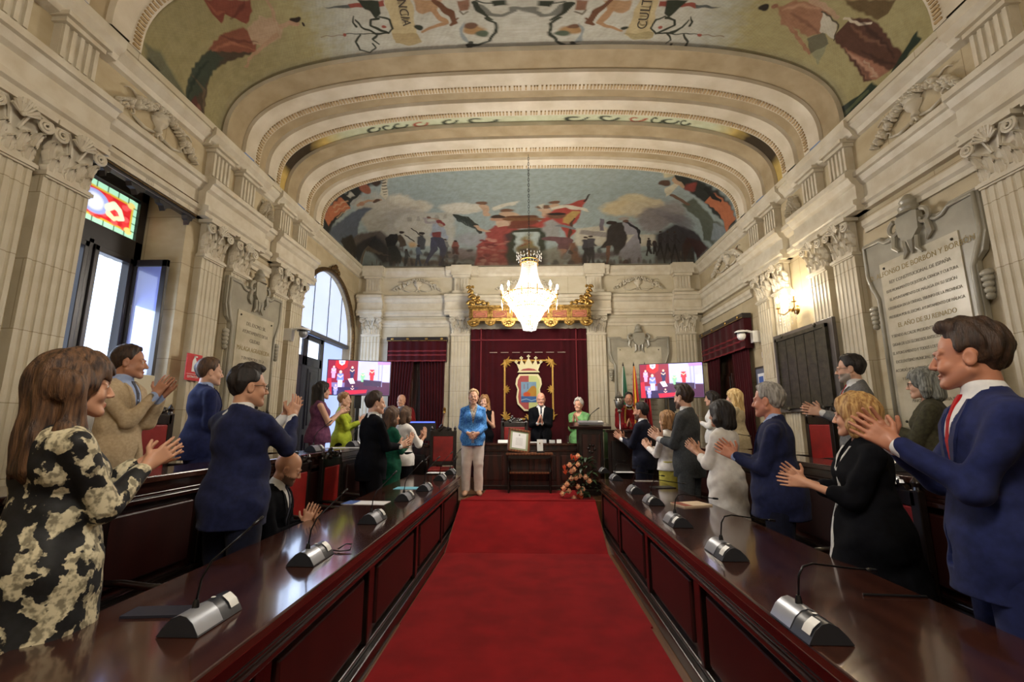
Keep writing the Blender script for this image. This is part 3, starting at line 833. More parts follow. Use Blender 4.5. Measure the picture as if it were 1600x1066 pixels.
def sweepX(mb, prof, x0, x1, off=0.0):
    vs = []; n = len(prof)
    for x in (x0,x1):
        for (o,z) in prof: vs.append((x, D-o-(off if o > 0 else 0), z))
    fs = [(i,(i+1)%n,n+(i+1)%n,n+i) for i in range(n)]+[tuple(range(n-1,-1,-1)),tuple(range(n,2*n))]
    mb.add(vs, fs)
RES = [(2.3,3.62),(4.88,6.12),(6.42,7.68)]
TR = [0]
def trim(mb, m, smooth=False, bevel=0, parent=None):
    TR[0] += 1
    return mb.build('trim_%d' % TR[0], m, parent, smooth=smooth, bevel=bevel, kind='structure')
for q in (-1,1):
    mb = MB()
    sweepY(mb, ENT, q, YB, D if q > 0 else 7.3); sweepY(mb, TOP, q, YB, D)
    sh = 0 if q < 0 else .12
    for (a,b) in RES:
        if q > 0: a += sh; b += sh
        sweepY(mb, ENT, q, a, b, .09); sweepY(mb, TOP, q, a, b, .05)
    if q > 0: sweepY(mb, ARC, q, 3.7, 5.1); sweepY(mb, ARC, q, 7.8, D)
    else: sweepY(mb, ARC, q, 5.9, 6.5)
    trim(mb, STONE_L)
mb = MB(); sweepX(mb, ENT, -W, W); sweepX(mb, TOP, -W, W)
for (a,b) in [(-3.86,-3.28),(-1.86,-1.12),(1.28,1.86),(3.24,3.86)]: sweepX(mb, ENT, a, b, .12); sweepX(mb, TOP, a, b, .07)
sweepX(mb, ARC, -3.4, -1.7); sweepX(mb, ARC, 1.7, 3.4)
trim(mb, STONE_L)

# Corinthian style capital -------------------------------------------
def capital_mesh():
    mb = MB(); w, d, h = .40, .10, .42     # local: x along wall, -y out of the wall, z up, origin bottom centre
    mb.box(-w*.44,w*.44,-d*.55,.02,0,h*.9); mb.box(-w*.5,w*.5,-d*.9,.02,-.045,-.015); mb.box(-w*.47,w*.47,-d*.75,.02,-.06,0)
    mb.box(-w*.56,w*.56,-d*1.5,.02,h*.9,h)
    def leaf(x, z, hw, hh, out, tilt=0):
        rows = []
        for i in range(9):
            t = i/8; row = []
            ww = hw*(math.sin(PI*min(t*.75+.18,1))**.6)*(1+.18*math.cos(t*6*PI))*(1-.15*t)
            yy = -d*.55-out*(.15+.85*t**2.2)- (0 if t < .85 else 0); zz = z+hh*(t if t < .88 else .88-(t-.88)*.8)
            for j in range(7):
                s_ = (j-3)/3; row.append((x+ww*s_+tilt*t*hh, yy+.012*abs(s_)**1.5*2-.008*math.cos(s_*3*PI), zz-.02*abs(s_)**2))
            rows.append(row)
        mb.grid(rows)
        mb.grid([[(p[0],p[1]+.012,p[2]) for p in r] for r in rows])
    for x in (-.14,0,.14): leaf(x,0,.062,.15,.05)
    for x in (-.075,.075): leaf(x,.04,.06,.2,.065)
    for x in (-.155,.155): leaf(x,.09,.045,.2,.06, .15*(1 if x>0 else -1))
    for q in (-1,1):
        pts = []; rs = []
        for i in range(30):
            t = i/29; a = t*2.6*2*PI*.8; r = .062*(1-t*.85)
            pts.append((q*(.165+r*math.sin(a)*1.0), -d*.9-.03-.012*t, .315-.062+.062-r*math.cos(a)*-1*1.0)); rs.append(.015*(1-.4*t))
        mb.tube([(q*.03,-d*.7,.2),(q*.06,-d*.9,.31),(q*.11,-d*1.1,.375)]+pts[2:], [.012,.014,.015]+rs[2:], 6)
    # shell
    for i in range(9):
        a = PI*(.08+.84*i/8)
        mb.tube([(0,-d*1.1,.3),(.055*math.cos(a),-d*1.25-.01,.3+.055*math.sin(a)),(.1*math.cos(a),-d*1.5,.3+.12*math.sin(a))], [.006,.011,.013], 5)
    mb.ball((0,-d*1.2-.01,.3), .02, 8, 5)
    return mb
CAPM = capital_mesh()
cap0 = CAPM.build('capital', STONE_L, smooth='auto'); cap_me = cap0.data; bpy.data.objects.remove(cap0)
def shaft_mesh(w, z0, z1, d=.09, nf=5):
    """fluted pilaster shaft, local like the capital"""
    prof = [(-w/2,.02),(-w/2,-d)]
    fw = w/(nf*2+1)
    x = -w/2+fw
    for i in range(nf):
        prof += [(x,-d),(x+fw*.15,-d+.008),(x+fw*.5,-d+.012),(x+fw*.85,-d+.008),(x+fw,-d)]; x += 2*fw
    prof += [(w/2,-d),(w/2,.02)]
    mb = MB(); n = len(prof)
    vs = [(x,y,z) for z in (z0,z1) for (x,y) in prof]
    mb.add(vs, [(i,(i+1)%n,n+(i+1)%n,n+i) for i in range(n)]+[tuple(range(n-1,-1,-1)),tuple(range(n,2*n))])
    return mb
def pilaster(loc, rz, w=.38, zb=.38, sc=1.0, nf=5, dp=.09):
    TR[0] += 1
    t = struct('trim_%d' % TR[0]); t.location = loc; t.rotation_euler = (0,0,rz)
    mb = shaft_mesh(w, .75, 3.45, dp, nf)
    mb.build('shaft', STONE, t)
    b = MB(); b.box(-w*.58,w*.58,-dp*1.45,.02,zb,.62); b.box(-w*.56,w*.56,-dp*1.3,.02,.62,.68); b.box(-w*.52,w*.52,-dp*1.1,.02,.68,.76); b.build('pilaster_base', STONE, t, bevel=.006)
    c = bpy.data.objects.new('capital', cap_me); link(c, t); c.location = (0,-dp*.35,3.49); c.scale = (w/.38*sc,1.0,.98)
for y in (2.94,3.4,5.2,5.74,6.74,7.27): pilaster((-W,y,0), PI/2)
for y in (3.0,3.52,5.42,5.92,6.84,7.34): pilaster((W,y,0), -PI/2)
RZ = {-1:PI/2, 1:-PI/2}
for x, w_ in ((-3.54,.42),(-1.5,.42),(1.52,.42),(3.5,.42)): pilaster((x,D,0), 0, w_)
# note: a pilaster's own front is -Y; on the left wall it has to look to +X
# attic pedestal blocks ----------------------------------------------
def block(q, y, w=.36):
    mb = MB(); P = (W-.02, W-.12)
    def bx(a,b,o,z0,z1): 
        xs = sorted((q*(W+.02), q*(W-o))); mb.box(xs[0],xs[1],a,b,z0,z1)
    bx(y-w/2,y+w/2,.10,4.40,4.46)
    n = 5; fw = w*.86/(2*n-1)
    bx(y-w*.43,y+w*.43,.075,4.46,4.80)
    for i in range(n): bx(y-w*.425+2*i*fw*.985, y-w*.425+(2*i+1)*fw*.985, .10, 4.48, 4.775)
    bx(y-w*.5,y+w*.5,.13,4.78,4.82); bx(y-w*.56,y+w*.56,.17,4.82,4.86)
    trim(mb, STONE_L)
for y in (2.75,3.3,5.15,5.7,6.68,7.25): block(-1, y)
for y in (2.85,3.4,5.3,5.86,6.9,7.42): block(1, y)
for x in (-3.54,-1.5,1.52,3.5):
    mb = MB(); w = .42
    mb.box(x-w/2,x+w/2,D-.14,D+.02,4.40,4.47); mb.box(x-w*.4,x+w*.4,D-.11,D+.02,4.47,4.8)
    for i in range(5): mb.box(x-w*.36+i*w*.16,x-w*.36+i*w*.16+w*.08,D-.13,D,4.49,4.76)
    mb.box(x-w*.48,x+w*.48,D-.16,D+.02,4.78,4.83); mb.box(x-w*.55,x+w*.55,D-.2,D+.02,4.83,5.07)
    trim(mb, STONE_L)

# carved reliefs: swag of flowers, cartouche and ribbons ---------------
def relief(w, h, seed, kind=0):
    rg = random.Random(seed); mb = MB()
    def sw(x0,z0,x1,z1,sag,n,r0,r1):
        for i in range(n):
            t = i/(n-1); x = x0+(x1-x0)*t; z = z0+(z1-z0)*t-sag*4*t*(1-t); r = r0+(r1-r0)*math.sin(PI*t)
            for k in range(4):
                mb.ball((x+rg.uniform(-r,r), -.02-rg.uniform(0,.015), z+rg.uniform(-r,r)), (r*rg.uniform(.4,.65),.028,r*rg.uniform(.4,.65)), 6, 4)
    sw(-w*.42,-h*.30,-w*.10,h*.30,-h*.06,16,.022,.042); sw(w*.42,-h*.30,w*.10,h*.30,-h*.06,16,.022,.042)
    sw(-w*.12,h*.33,w*.12,h*.33,-h*.05,9,.022,.03)
    prof = [(.0,-h*.22),(w*.035,-h*.2),(w*.02,-h*.1),(w*.06,h*.02),(w*.075,h*.14),(w*.05,h*.2),(w*.085,h*.25),(0,h*.26)]
    rows = []
    for (r,z) in prof: rows.append([(r*math.cos(a), -.045*math.sin(a)*(.4+r/(w*.085)), z) for a in [PI*k/8 for k in range(9)]])
    mb.grid(rows)
    for q in (-1,1):
        pts = [(q*(w*.12+i*w*.035), -.014, h*.36+.02*math.sin(i*1.4)-.004*i) for i in range(8)]
        mb.tube(pts, [.014*(1-i/12) for i in range(8)], 5)
        pts = []; rs = []
        for i in range(16):
            t = i/15; a = t*4.6; r = .05*(1-.75*t); pts.append((q*(w*.27+r*math.cos(a)), -.014, -h*.3+r*math.sin(a)+.03)); rs.append(.011*(1-.5*t))
        mb.tube(pts, rs, 5)
        mb.tube([(q*w*.05,-.012,-h*.3),(q*w*.15,-.016,-h*.38),(q*w*.25,-.012,-h*.28)], [.01,.016,.01], 5)
    for i in range(7):
        a = PI*i/6; mb.ball((.035*math.cos(a), -.02, -h*.36+.03*math.sin(a)), (.016,.014,.016), 6, 4)
    return mb
rmesh = []
for i,(w,h) in enumerate([(1.1,.36),(1.3,.36),(1.3,.36)]):
    o = relief(w,h,i).build('relief', STONE_L, smooth=True); rmesh.append(o.data); bpy.data.objects.remove(o)
def put_relief(me, loc, rz, s=(1,1,1)):
    TR[0] += 1
    o = bpy.data.objects.new('trim_%d' % TR[0], me); link(o); o.location = loc; o.rotation_euler = (0,0,rz); o.scale = s; o['kind'] = 'structure'
for x in (-2.52,0.0,2.52): put_relief(rmesh[1], (x,D-.005,4.62), 0, (1 if x else 1.3,1.4,1.0))
for q in (-1,1):
    put_relief(rmesh[1], (q*(W-.005),4.25,4.62), RZ[q], (.95,1.6,1.1)); (put_relief(rmesh[2], (q*(W-.005),8.65,4.62), RZ[q], (1.2,1.5,1.05)) if q > 0 else None); put_relief(rmesh[0], (q*(W-.005),1.6,4.62), RZ[q], (1.1,1.6,1.1))
    put_relief(rmesh[0], (q*(W-.005),6.24 if q<0 else 6.36,4.62), RZ[q], (.3,1.6,.9))

# ------------------------------------------------------------------ vault
def arch_pts(o, n=56, dx=0.0):
    """points of the basket arch, o = inward offset"""
    pts = []
    a, b = 3.8-o, 1.14-o
    for i in range(n+1):
        t = PI*i/n; c, s_ = math.cos(t), math.sin(t)
        pts.append((a*math.copysign(abs(c)**(2/2.9), c), CZ+b*abs(s_)**(2/2.9)))
    return pts
def rib(prof, name_m, teeth=()):
    """prof: list of (y, inward offset)"""
    mb = MB()
    cols = [arch_pts(o) for (_,o) in prof]
    P = [[(c[i][0], prof[k][0], c[i][1]) for i in range(len(c))] for k,c in enumerate(cols)]
    for i, m in enumerate(name_m): 
        mb.use(m); mb.grid(P[i:i+2])
    for (y,o,dy) in teeth:
        mb.use(ORN); c = arch_pts(o, 900); acc = 0; last = c[0]
        for j in range(1,len(c)):
            dxy = (c[j][0]-last[0], c[j][1]-last[1]); l = math.hypot(*dxy)
            if l > .038:
                tx = Vector((dxy[0]/l,0,dxy[1]/l)); nz = Vector((-tx[2],0,tx[0])); R = Matrix((tx,Vector((0,1,0)),nz)).transposed()
                mb.obox((c[j][0],y,c[j][1]), (.011,dy,.013), R); last = c[j]
    TR[0] += 1
    return mb.build('trim_%d' % TR[0], None, smooth='auto', kind='structure')
rA = [(5.12,-.25),(5.12,.0),(5.44,.0),(5.45,.045),(5.66,.05),(5.67,.03),(5.80,.03),(5.82,-.0),(5.98,-.0),(6.0,.045),(6.19,.05),(6.2,.03),(6.34,.03),(6.36,-.25)]
rB = [(y_,o_) for (y_,o_) in [(6.62,-.25),(6.62,.0),(6.88,.0),(6.89,.045),(7.12,.05),(7.13,.03),(7.3,.03),(7.32,.0),(7.5,.0),(7.52,.045),(7.68,.05),(7.69,.03),(7.84,.03),(7.86,-.25)]]
rC = [(y_-2.55,o_) for (y_,o_) in rA]
def fm(): return [PLAST,TANP,PLAST,PLAST,PLAST,PLAST,PLAST,TANP,PLAST,PLAST,PLAST,PLAST,PLAST]
rib(rA, fm(), [(5.735,.036,.035),(6.27,.036,.035)])
rib(rB, fm(), [(7.215,.036,.04),(7.765,.036,.035)])
rC[0] = (2.43,-.25); rC[1] = (2.43,0)
rib(rC, fm(), [(3.185,.036,.035),(3.72,.036,.035)])
# plain vault over the part behind the camera
mb = MB(); c = arch_pts(-.05); mb.grid([[(p[0],y,p[1]) for p in c] for y in (YB,2.45)]); mb.build('ceiling', TANP, smooth='auto', kind='structure')
# wall strips closing the vault above the cornice
for q in (-1,1):
    xs = sorted((q*3.78,q*(W+.7))); MB().box(xs[0],xs[1],YB,D,5.0,5.074).build('ceiling', STONE, kind='structure')
MB().box(-W-.7,W+.7,YB,D+.3,6.62,6.8).build('ceiling', TANP, kind='structure')

# painted surfaces: a raster in surface coordinates becomes vertex colour of a dense grid ---------
class Canvas:
    def __init__(s, w, h, base=(.5,.5,.5)):
        s.w, s.h = w, h; s.a = np.zeros((h,w,3), np.float32)+np.array(base, np.float32)
        s.Y, s.X = np.mgrid[0:h,0:w].astype(np.float32); s.GX, s.GY = s.X.copy(), s.Y.copy()
        rg = np.random.RandomState(3); s.N = sum(np.sin(s.X*rg.uniform(-.25,.25)*(k*.6+.5)+s.Y*rg.uniform(-.25,.25)*(k*.6+.5)+rg.rand()*6)/(k*.4+1) for k in range(9))/3
        if w > 350:
            f = lambda q: sum(np.sin(s.GX*rg.uniform(-.5,.5)+s.GY*rg.uniform(-.5,.5)+rg.rand()*6) for k in range(6))/2.5
            s.X = s.GX+f(0)*1.1; s.Y = s.GY+f(1)*1.1
            s.B = sum(np.sin(s.GX*rg.uniform(-1.4,1.4)+s.GY*rg.uniform(-1.4,1.4)+rg.rand()*6)*rg.uniform(.4,1) for k in range(14))/4
    def mix(s, m, c, al=1.0):
        m = (np.clip(m,0,1)*al)[...,None]; s.a = s.a*(1-m)+np.array([L(v) for v in c], np.float32)*m
    def poly(s, P, c, soft=1.0, al=1.0):
        if len(P) < 3: return
        P = np.array(P, np.float32); inside = np.zeros(s.X.shape, bool); dist = np.full(s.X.shape, 1e9, np.float32)
        x0,y0 = P.min(0)-6; x1,y1 = P.max(0)+6
        sl = (slice(int(max(0,y0)),int(min(s.h,max(0,y1)+1))), slice(int(max(0,x0)),int(min(s.w,max(0,x1)+1))))
        X, Y = s.X[sl], s.Y[sl]
        if X.size == 0: return
        ins = np.zeros(X.shape, bool); ds = np.full(X.shape, 1e9, np.float32)
        for i in range(len(P)):
            a, b = P[i], P[(i+1)%len(P)]; e = b-a
            t = np.clip(((X-a[0])*e[0]+(Y-a[1])*e[1])/(e@e+1e-9),0,1)
            ds = np.minimum(ds, np.hypot(X-a[0]-t*e[0], Y-a[1]-t*e[1]))
            cnd = ((a[1] > Y) != (b[1] > Y)); xx = a[0]+(Y-a[1])*e[0]/(e[1] if abs(e[1])>1e-6 else 1e-6)
            ins ^= cnd & (X < xx)
        sd = np.where(ins, ds, -ds); m = np.clip(.5+sd/soft,0,1)
        M = np.zeros(s.X.shape, np.float32); M[sl] = m; s.mix(M, c, al)
    def line(s, P, w, c, soft=1.0, al=1.0):
        M = np.zeros(s.X.shape, np.float32); P = np.array(P, np.float32)
        ws = w if isinstance(w,(list,tuple)) else [w]*len(P)
        for i in range(len(P)-1):
            a, b = P[i], P[i+1]; e = b-a; r = max(ws[i],ws[i+1])
            x0,y0 = np.minimum(a,b)-r-3; x1,y1 = np.maximum(a,b)+r+3
            sl = (slice(int(max(0,y0)),int(min(s.h,max(0,y1)+1))), slice(int(max(0,x0)),int(min(s.w,max(0,x1)+1))))
            X, Y = s.X[sl], s.Y[sl]
            if X.size == 0: continue
            t = np.clip(((X-a[0])*e[0]+(Y-a[1])*e[1])/(e@e+1e-9),0,1)
            d = np.hypot(X-a[0]-t*e[0], Y-a[1]-t*e[1])-(ws[i]+(ws[i+1]-ws[i])*t)
            M[sl] = np.maximum(M[sl], np.clip(.5-d/soft,0,1))
        s.mix(M, c, al)
    def blob(s, c0, rx, ry, c, soft=.3, al=1.0, wob=0.0, ang=0.0):
        x, y = s.X-c0[0], s.Y-c0[1]; ca, sa = math.cos(ang), math.sin(ang); x, y = x*ca+y*sa, -x*sa+y*ca
        d = np.sqrt((x/rx)**2+(y/ry)**2)+wob*s.N; s.mix((1-d)/soft+.5, c, al)
def tone(cv, ds, k):
    g = cv.a.mean(-1, keepdims=True); cv.a = (cv.a*(1-ds)+g*ds*np.array([1.08,1.0,.82], np.float32))*k*(1+.05*cv.N[...,None])*(1+.07*cv.B[...,None])
    cv.a = np.clip(cv.a, .004, 1)
def paint_mesh(cv, surf, name, label=None, parent=None, m=None, kind=None):
    """surf(u,v) with u,v in 0..1 -> arrays X,Y,Z; canvas column = u, row = v"""
    u = (cv.GX/(cv.w-1)); v = (cv.GY/(cv.h-1)); X, Y, Z = surf(u, v)
    me = bpy.data.meshes.new(name); co = np.stack([X,Y,Z],-1).reshape(-1,3).astype(np.float32)
    h, w = cv.h, cv.w; i = (np.arange(h-1)[:,None]*w+np.arange(w-1)[None,:]).ravel()
    F = np.stack([i,i+1,i+w+1,i+w],1).astype(np.int32)
    me.vertices.add(len(co)); me.vertices.foreach_set('co', co.ravel())
    me.loops.add(F.size); me.loops.foreach_set('vertex_index', F.ravel())
    me.polygons.add(len(F)); me.polygons.foreach_set('loop_start', np.arange(0,F.size,4,dtype=np.int32)); me.polygons.foreach_set('use_smooth', np.ones(len(F),bool))
    me.update(calc_edges=True); me.materials.append(m or PAINT)
    at = me.color_attributes.new('Col','FLOAT_COLOR','POINT'); cc = np.concatenate([cv.a.reshape(-1,3), np.ones((h*w,1),np.float32)],1)
    at.data.foreach_set('color', cc.astype(np.float32).ravel())
    o = bpy.data.objects.new(name, me); link(o, parent)
    if kind: o['kind'] = kind
    return o
NS = 2.9; VH, VR = 3.86, 1.24           # half width and rise of the painted vault skin
def vault_surf(y0, y1):
    def f(u, v):
        t = PI*(1-u); c, s_ = np.cos(t), np.sin(t)
        return VH*np.sign(c)*np.abs(c)**(2/NS), y0+(y1-y0)*v, CZ-.03+VR*np.abs(s_)**(2/NS)
    return f
def vault_uv(px, py, y0, y1):
    d = ray(px,py); lo, hi = .001, .05
    zf = lambda x: CZ-.03+VR*max(0,1-(min(abs(x)/VH,1))**NS)**(1/NS)
    t = 0; ok = False
    for i in range(1,4000):
        t = i*.00001*1.0; P = CPOS+d*t
        if abs(P[0]) >= VH or P[2] >= zf(P[0]): ok = True; break
    x = max(-VH,min(VH,P[0])); a = abs(x/VH)**(NS/2); zz = max(0,(P[2]-CZ+.03)/VR)**(NS/2)
    th = math.atan2(zz, math.copysign(a,x)); return (1-th/PI, (P[1]-y0)/(y1-y0))

# bay with the figures and the scrollwork
CW, CH = 1240, 250; BY0, BY1 = 3.4, 5.24
cv = Canvas(CW, CH, (L(196),L(196),L(182))); KW = 1.25
def q_(px,py): u,v = vault_uv(px,py,BY0,BY1); return (u*(CW-1), v*(CH-1))
def Q(*pts): return [q_(*p) for p in pts]
u = cv.X/CW
cv.mix(np.clip((.335+.02*cv.N-u)/.06+.5,0,1), (176,164,104)); cv.mix(np.clip((u-.665+.02*cv.N)/.06+.5,0,1), (176,164,104))
cv.mix(np.clip((.27-u)/.05+.5,0,1)*(.4+.3*cv.N), (150,138,92)); 
cv.mix(np.clip((np.abs(u-.5)-.11)/.1,0,1)*np.clip((.19-np.abs(u-.5))/.04,0,1), (150,176,176), .5)
for pts in ([(230,120),(262,140),(300,175),(342,205),(300,170),(250,80),(225,70)],): cv.poly(Q(*pts), (96,104,86), 10, .8)
# left woman: skirt, sash, torso, arms, head
cv.poly(Q((286,190),(290,145),(300,110),(330,75),(375,60),(400,70),(392,85),(350,100),(330,112),(322,150),(318,185),(328,205),(312,205),(300,198)), (86,70,52), 3)
cv.poly(Q((290,150),(305,100),(330,78),(350,90),(335,110),(318,140),(300,165)), (62,78,62), 4, .9)
cv.poly(Q((325,78),(345,55),(380,42),(402,62),(398,82),(370,82),(345,80)), (150,78,50), 3)
cv.poly(Q((318,0),(330,22),(345,36),(352,22),(385,38),(395,18),(390,0)), (146,64,42), 2)
cv.poly(Q((385,45),(405,25),(430,30),(442,45),(438,60),(412,72),(395,70)), (196,160,124), 3)
cv.line(Q((428,32),(425,18),(416,0)), [4,3.4,3.4], (192,150,112)); cv.line(Q((432,55),(408,75),(388,92),(384,105)), [4,3,2.4,2.4], (190,146,108)); cv.line(Q((438,42),(450,36)),[4,4],(192,150,112))
cv.blob(q_(458,36), 8,6, (196,146,110)); cv.blob(q_(462,30), 9,4.5, (58,42,30)); cv.blob(q_(474,38),3,4,(58,42,30))
cv.poly(Q((292,188),(305,150),(316,190),(330,205),(318,208)), (104,52,44), 3); cv.poly(Q((232,90),(250,110),(240,118),(226,100)), (40,50,34), 4, .8)
# right woman
cv.poly(Q((1300,60),(1330,28),(1362,30),(1395,70),(1420,95),(1392,110),(1365,125),(1350,128),(1330,95)), (98,58,40), 3)
cv.poly(Q((1318,75),(1342,88),(1370,100),(1390,112),(1368,126),(1352,122)), (170,108,78), 3)
cv.poly(Q((1215,12),(1245,0),(1285,8),(1300,25),(1290,50),(1262,58),(1240,42),(1222,38)), (172,116,80), 3)
cv.line(Q((1232,38),(1250,62),(1266,82)), [4,3,3], (176,120,84)); cv.line(Q((1270,0),(1290,12),(1310,28)), [5,4,3], (196,156,120))
cv.blob(q_(1194,12),9,6,(52,44,34)); cv.blob(q_(1212,10),6,4,(160,104,74))
cv.poly(Q((1286,20),(1310,38),(1302,62),(1282,48)), (206,200,180), 1.5); cv.poly(Q((1268,80),(1296,62),(1290,80),(1278,102)), (150,150,110), 1.5)
cv.poly(Q((1262,60),(1288,50),(1296,68),(1266,84)), (116,112,84),1.5); cv.line(Q((1285,18),(1312,38),(1303,64)),1.2,(90,80,60))
cv.poly(Q((1320,0),(1400,0),(1390,20),(1372,32),(1350,22),(1330,12)), (112,88,46), 4); cv.line(Q((1320,28),(1345,38),(1362,36)),2,(214,196,170))
cv.poly(Q((1310,192),(1312,168),(1340,150),(1362,130),(1380,140),(1400,100),(1432,50),(1440,60),(1400,112),(1350,165)), (44,62,46), 3)
cv.line(Q((1350,95),(1370,120),(1362,118)),1.5,(190,150,120))
cv.line(Q((1316,182),(1356,142)),4,(88,98,60))
# banners, half figures, scrolls
cv.poly(Q((586,-60),(601,0),(609,30),(614,60),(652,60),(646,20),(640,0),(630,-60)), (206,186,130), 1); cv.poly(Q((613,52),(652,52),(660,66),(640,71),(616,66)), (184,160,104), 1)
cv.poly(Q((1014,-40),(1000,0),(988,28),(978,55),(990,62),(1018,60),(1020,38),(1030,0),(1042,-40)), (206,186,130), 1); cv.poly(Q((976,52),(990,62),(1022,58),(1022,50)), (180,164,108), 1)
GR=(52,58,40)
for (ax,sg) in ((0,1),(1,-1)):
    def m_(px,py): return q_(px,py) if sg>0 else q_(1632-px,py)
    def M_(*p): return [m_(*k) for k in p]
    cv.poly(M_((645,0),(690,0),(680,18),(660,20),(648,15)), (186,140,90), 2); cv.line(M_((675,15),(695,35),(680,42),(660,48)), [3,3,2.5,2], (186,136,84)); cv.line(M_((678,0),(700,18),(712,35),(705,38),(716,28)), [3,4,3,2,1], (120,70,34))
    cv.blob(m_(655,43),5,4,GR,.4,1,.25)
    cv.line(M_((592,25),(608,30),(614,45),(606,52),(585,52),(565,42),(555,30)), [1.4,1.5,1.5,1.5,2,1.5,1], GR); cv.line(M_((606,52),(590,45),(578,40),(578,30),(590,28)), [1.5,2.2,2,1.6,2.5], GR)
    cv.line(M_((540,53),(565,53),(600,52)), [.7,1,1], GR); cv.line(M_((563,55),(556,65),(562,78),(578,82),(586,74),(582,68)), [1.5,1.5,1.5,1.3,1.3,1.3], GR); cv.line(M_((590,52),(583,62),(592,68)),[1.5,1.5,1],GR)
    cv.line(M_((555,40),(550,33),(552,25)),[2,1.5,.8],GR); cv.blob(m_(538,54),3,3,(170,70,50)); cv.line(M_((500,57),(536,54)),.7,(140,110,80)); cv.blob(m_(600,42),3,3,(170,70,50))
    cv.poly(M_((505,12),(530,8),(545,6),(545,12),(530,13)), (90,96,92), 1); cv.poly(M_((543,5),(562,5),(600,0),(602,10),(565,11),(545,12)), (160,62,44), 1); cv.poly(M_((556,0),(590,0),(594,20),(586,28),(575,18)), (52,60,42), 1.5)
    cv.blob(m_(740,46),9,9,(180,134,70),.4,1,.12); cv.blob(m_(752,52),6,7,(86,104,80),.4,1,.2); cv.blob(m_(735,40),6,5,(120,80,50),.4,1,.2)
    cv.poly(M_((718,45),(726,35),(724,50),(730,62),(735,68),(722,64)), (140,156,160), 1.5)
    cv.line(M_((732,70),(748,70),(765,64),(775,50),(772,36),(758,28)), [3.5,2,1.2,1.2,1.2,1.5], GR); cv.line(M_((735,66),(732,75),(728,80)),[2.5,2,1],GR)
    cv.line(M_((750,8),(765,22),(785,24),(798,18),(800,12)), [3,2.5,2,2,3], (120,122,112)); cv.line(M_((742,5),(752,20),(768,30)),[3,2,1],GR); cv.line(M_((745,2),(775,4)),[1,1],GR); cv.poly(M_((765,0),(795,0),(790,8),(772,10)),GR,1.5)
    cv.poly(M_((712,0),(735,0),(732,15),(718,16)),(150,100,70),1.5); cv.line(M_((718,16),(724,22),(732,18)),1,(120,110,90))
for (fl,c_) in (([(300,118),(318,140),(318,185)],(120,96,70)),([(292,160),(302,130),(325,95)],(38,52,42)),([(330,80),(360,66),(398,78)],(186,110,74)),([(345,56),(370,64),(400,66)],(110,52,38)),([(322,4),(338,20),(350,18)],(176,90,58)),([(360,30),(376,14),(380,0)],(104,44,32)),([(304,190),(310,165),(316,190)],(150,86,70)),
    ([(1330,40),(1352,60),(1385,72)],(140,92,64)),([(1345,80),(1375,96),(1405,104)],(66,38,30)),([(1325,82),(1350,104),(1372,120)],(206,150,116)),([(1340,98),(1356,118),(1362,126)],(110,66,48)),([(1340,30),(1362,50),(1398,90)],(64,38,30)),([(1236,20),(1262,36),(1280,52)],(136,86,60)),([(1222,16),(1248,8),(1280,14)],(206,152,112))):
    cv.line([q_(*p) for p in fl], [1,3.2,1], c_, 3, .7)
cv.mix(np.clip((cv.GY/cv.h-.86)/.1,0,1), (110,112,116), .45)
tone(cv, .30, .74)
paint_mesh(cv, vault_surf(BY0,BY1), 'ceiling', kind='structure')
# banner lettering
def flat_text(body, px0, px1, size, xdir, up):
    a = atZ(*px0, 6.262); b = atZ(*px1, 6.262); c = (a+b)/2
    M = basis((c[0],c[1],6.262), xdir, up, Vector(xdir).cross(Vector(up)))
    o = text_mesh(body, size, M, mat('banner_ink', S(60,50,36), .8), None, 'lettering', .001, sx=.95)
    return o
def banner(body, px, size, sgn):
    c = atZ(*px, 6.27)
    M = basis((c[0],c[1],6.267), (-.08*sgn,sgn*1.0,0), (sgn*1.0,.08*sgn,0), (0,0,-1))
    o = text_mesh(body, size, M, mat('banner_ink', S(60,50,36), .8), None, 'painted_lettering', .001, sx=.85)
    return o
# ------------------------------------------------------------------ mural at the end of the vault
MY0, MY1 = 7.84, 10.0
def mural_surf(u, v):
    t = PI*(1-u); c, s_ = np.cos(t), np.sin(t); x = 3.8*np.sign(c)*np.abs(c)**(2/NS); zs = 1.15*np.abs(s_)**(2/NS)
    ph = v*PI/2; yy = np.sin(ph)**(2/NS); y = MY0+(MY1-MY0)*yy; ze = 1.15*np.clip(np.cos(ph),0,1)**(2/NS)
    return x, y, CZ+np.minimum(zs, ze)
def mural_uv(px, py):
    d = ray(px,py)
    for i in range(1,6000):
        P = CPOS+d*(.00001*i)
        a = abs(P[0])/3.8; b = (P[1]-MY0)/(MY1-MY0)
        if a >= 1 or b >= 1: break
        z = 1.15*min((1-a**NS)**(1/NS), (1-max(b,0)**NS)**(1/NS))+CZ
        if P[2] >= z: break
    a = min(abs(P[0])/3.8,1); b = min(max((P[1]-MY0)/(MY1-MY0),0),1)
    th = math.acos(math.copysign(a**(NS/2), P[0])); ph = math.asin(b**(NS/2))
    return (1-th/PI, ph/(PI/2))
MW, MH = 760, 330
cv = Canvas(MW, MH, (L(150),L(168),L(166)))
def mA(x, y): u,v = mural_uv(480+x/4.444, 240+y/4.444); return (u*(MW-1), v*(MH-1))
def mB(x, y): return mA(x+1422, y)
def PA(*p): return [mA(*k) for k in p]
def PB(*p): return [mB(*k) for k in p]
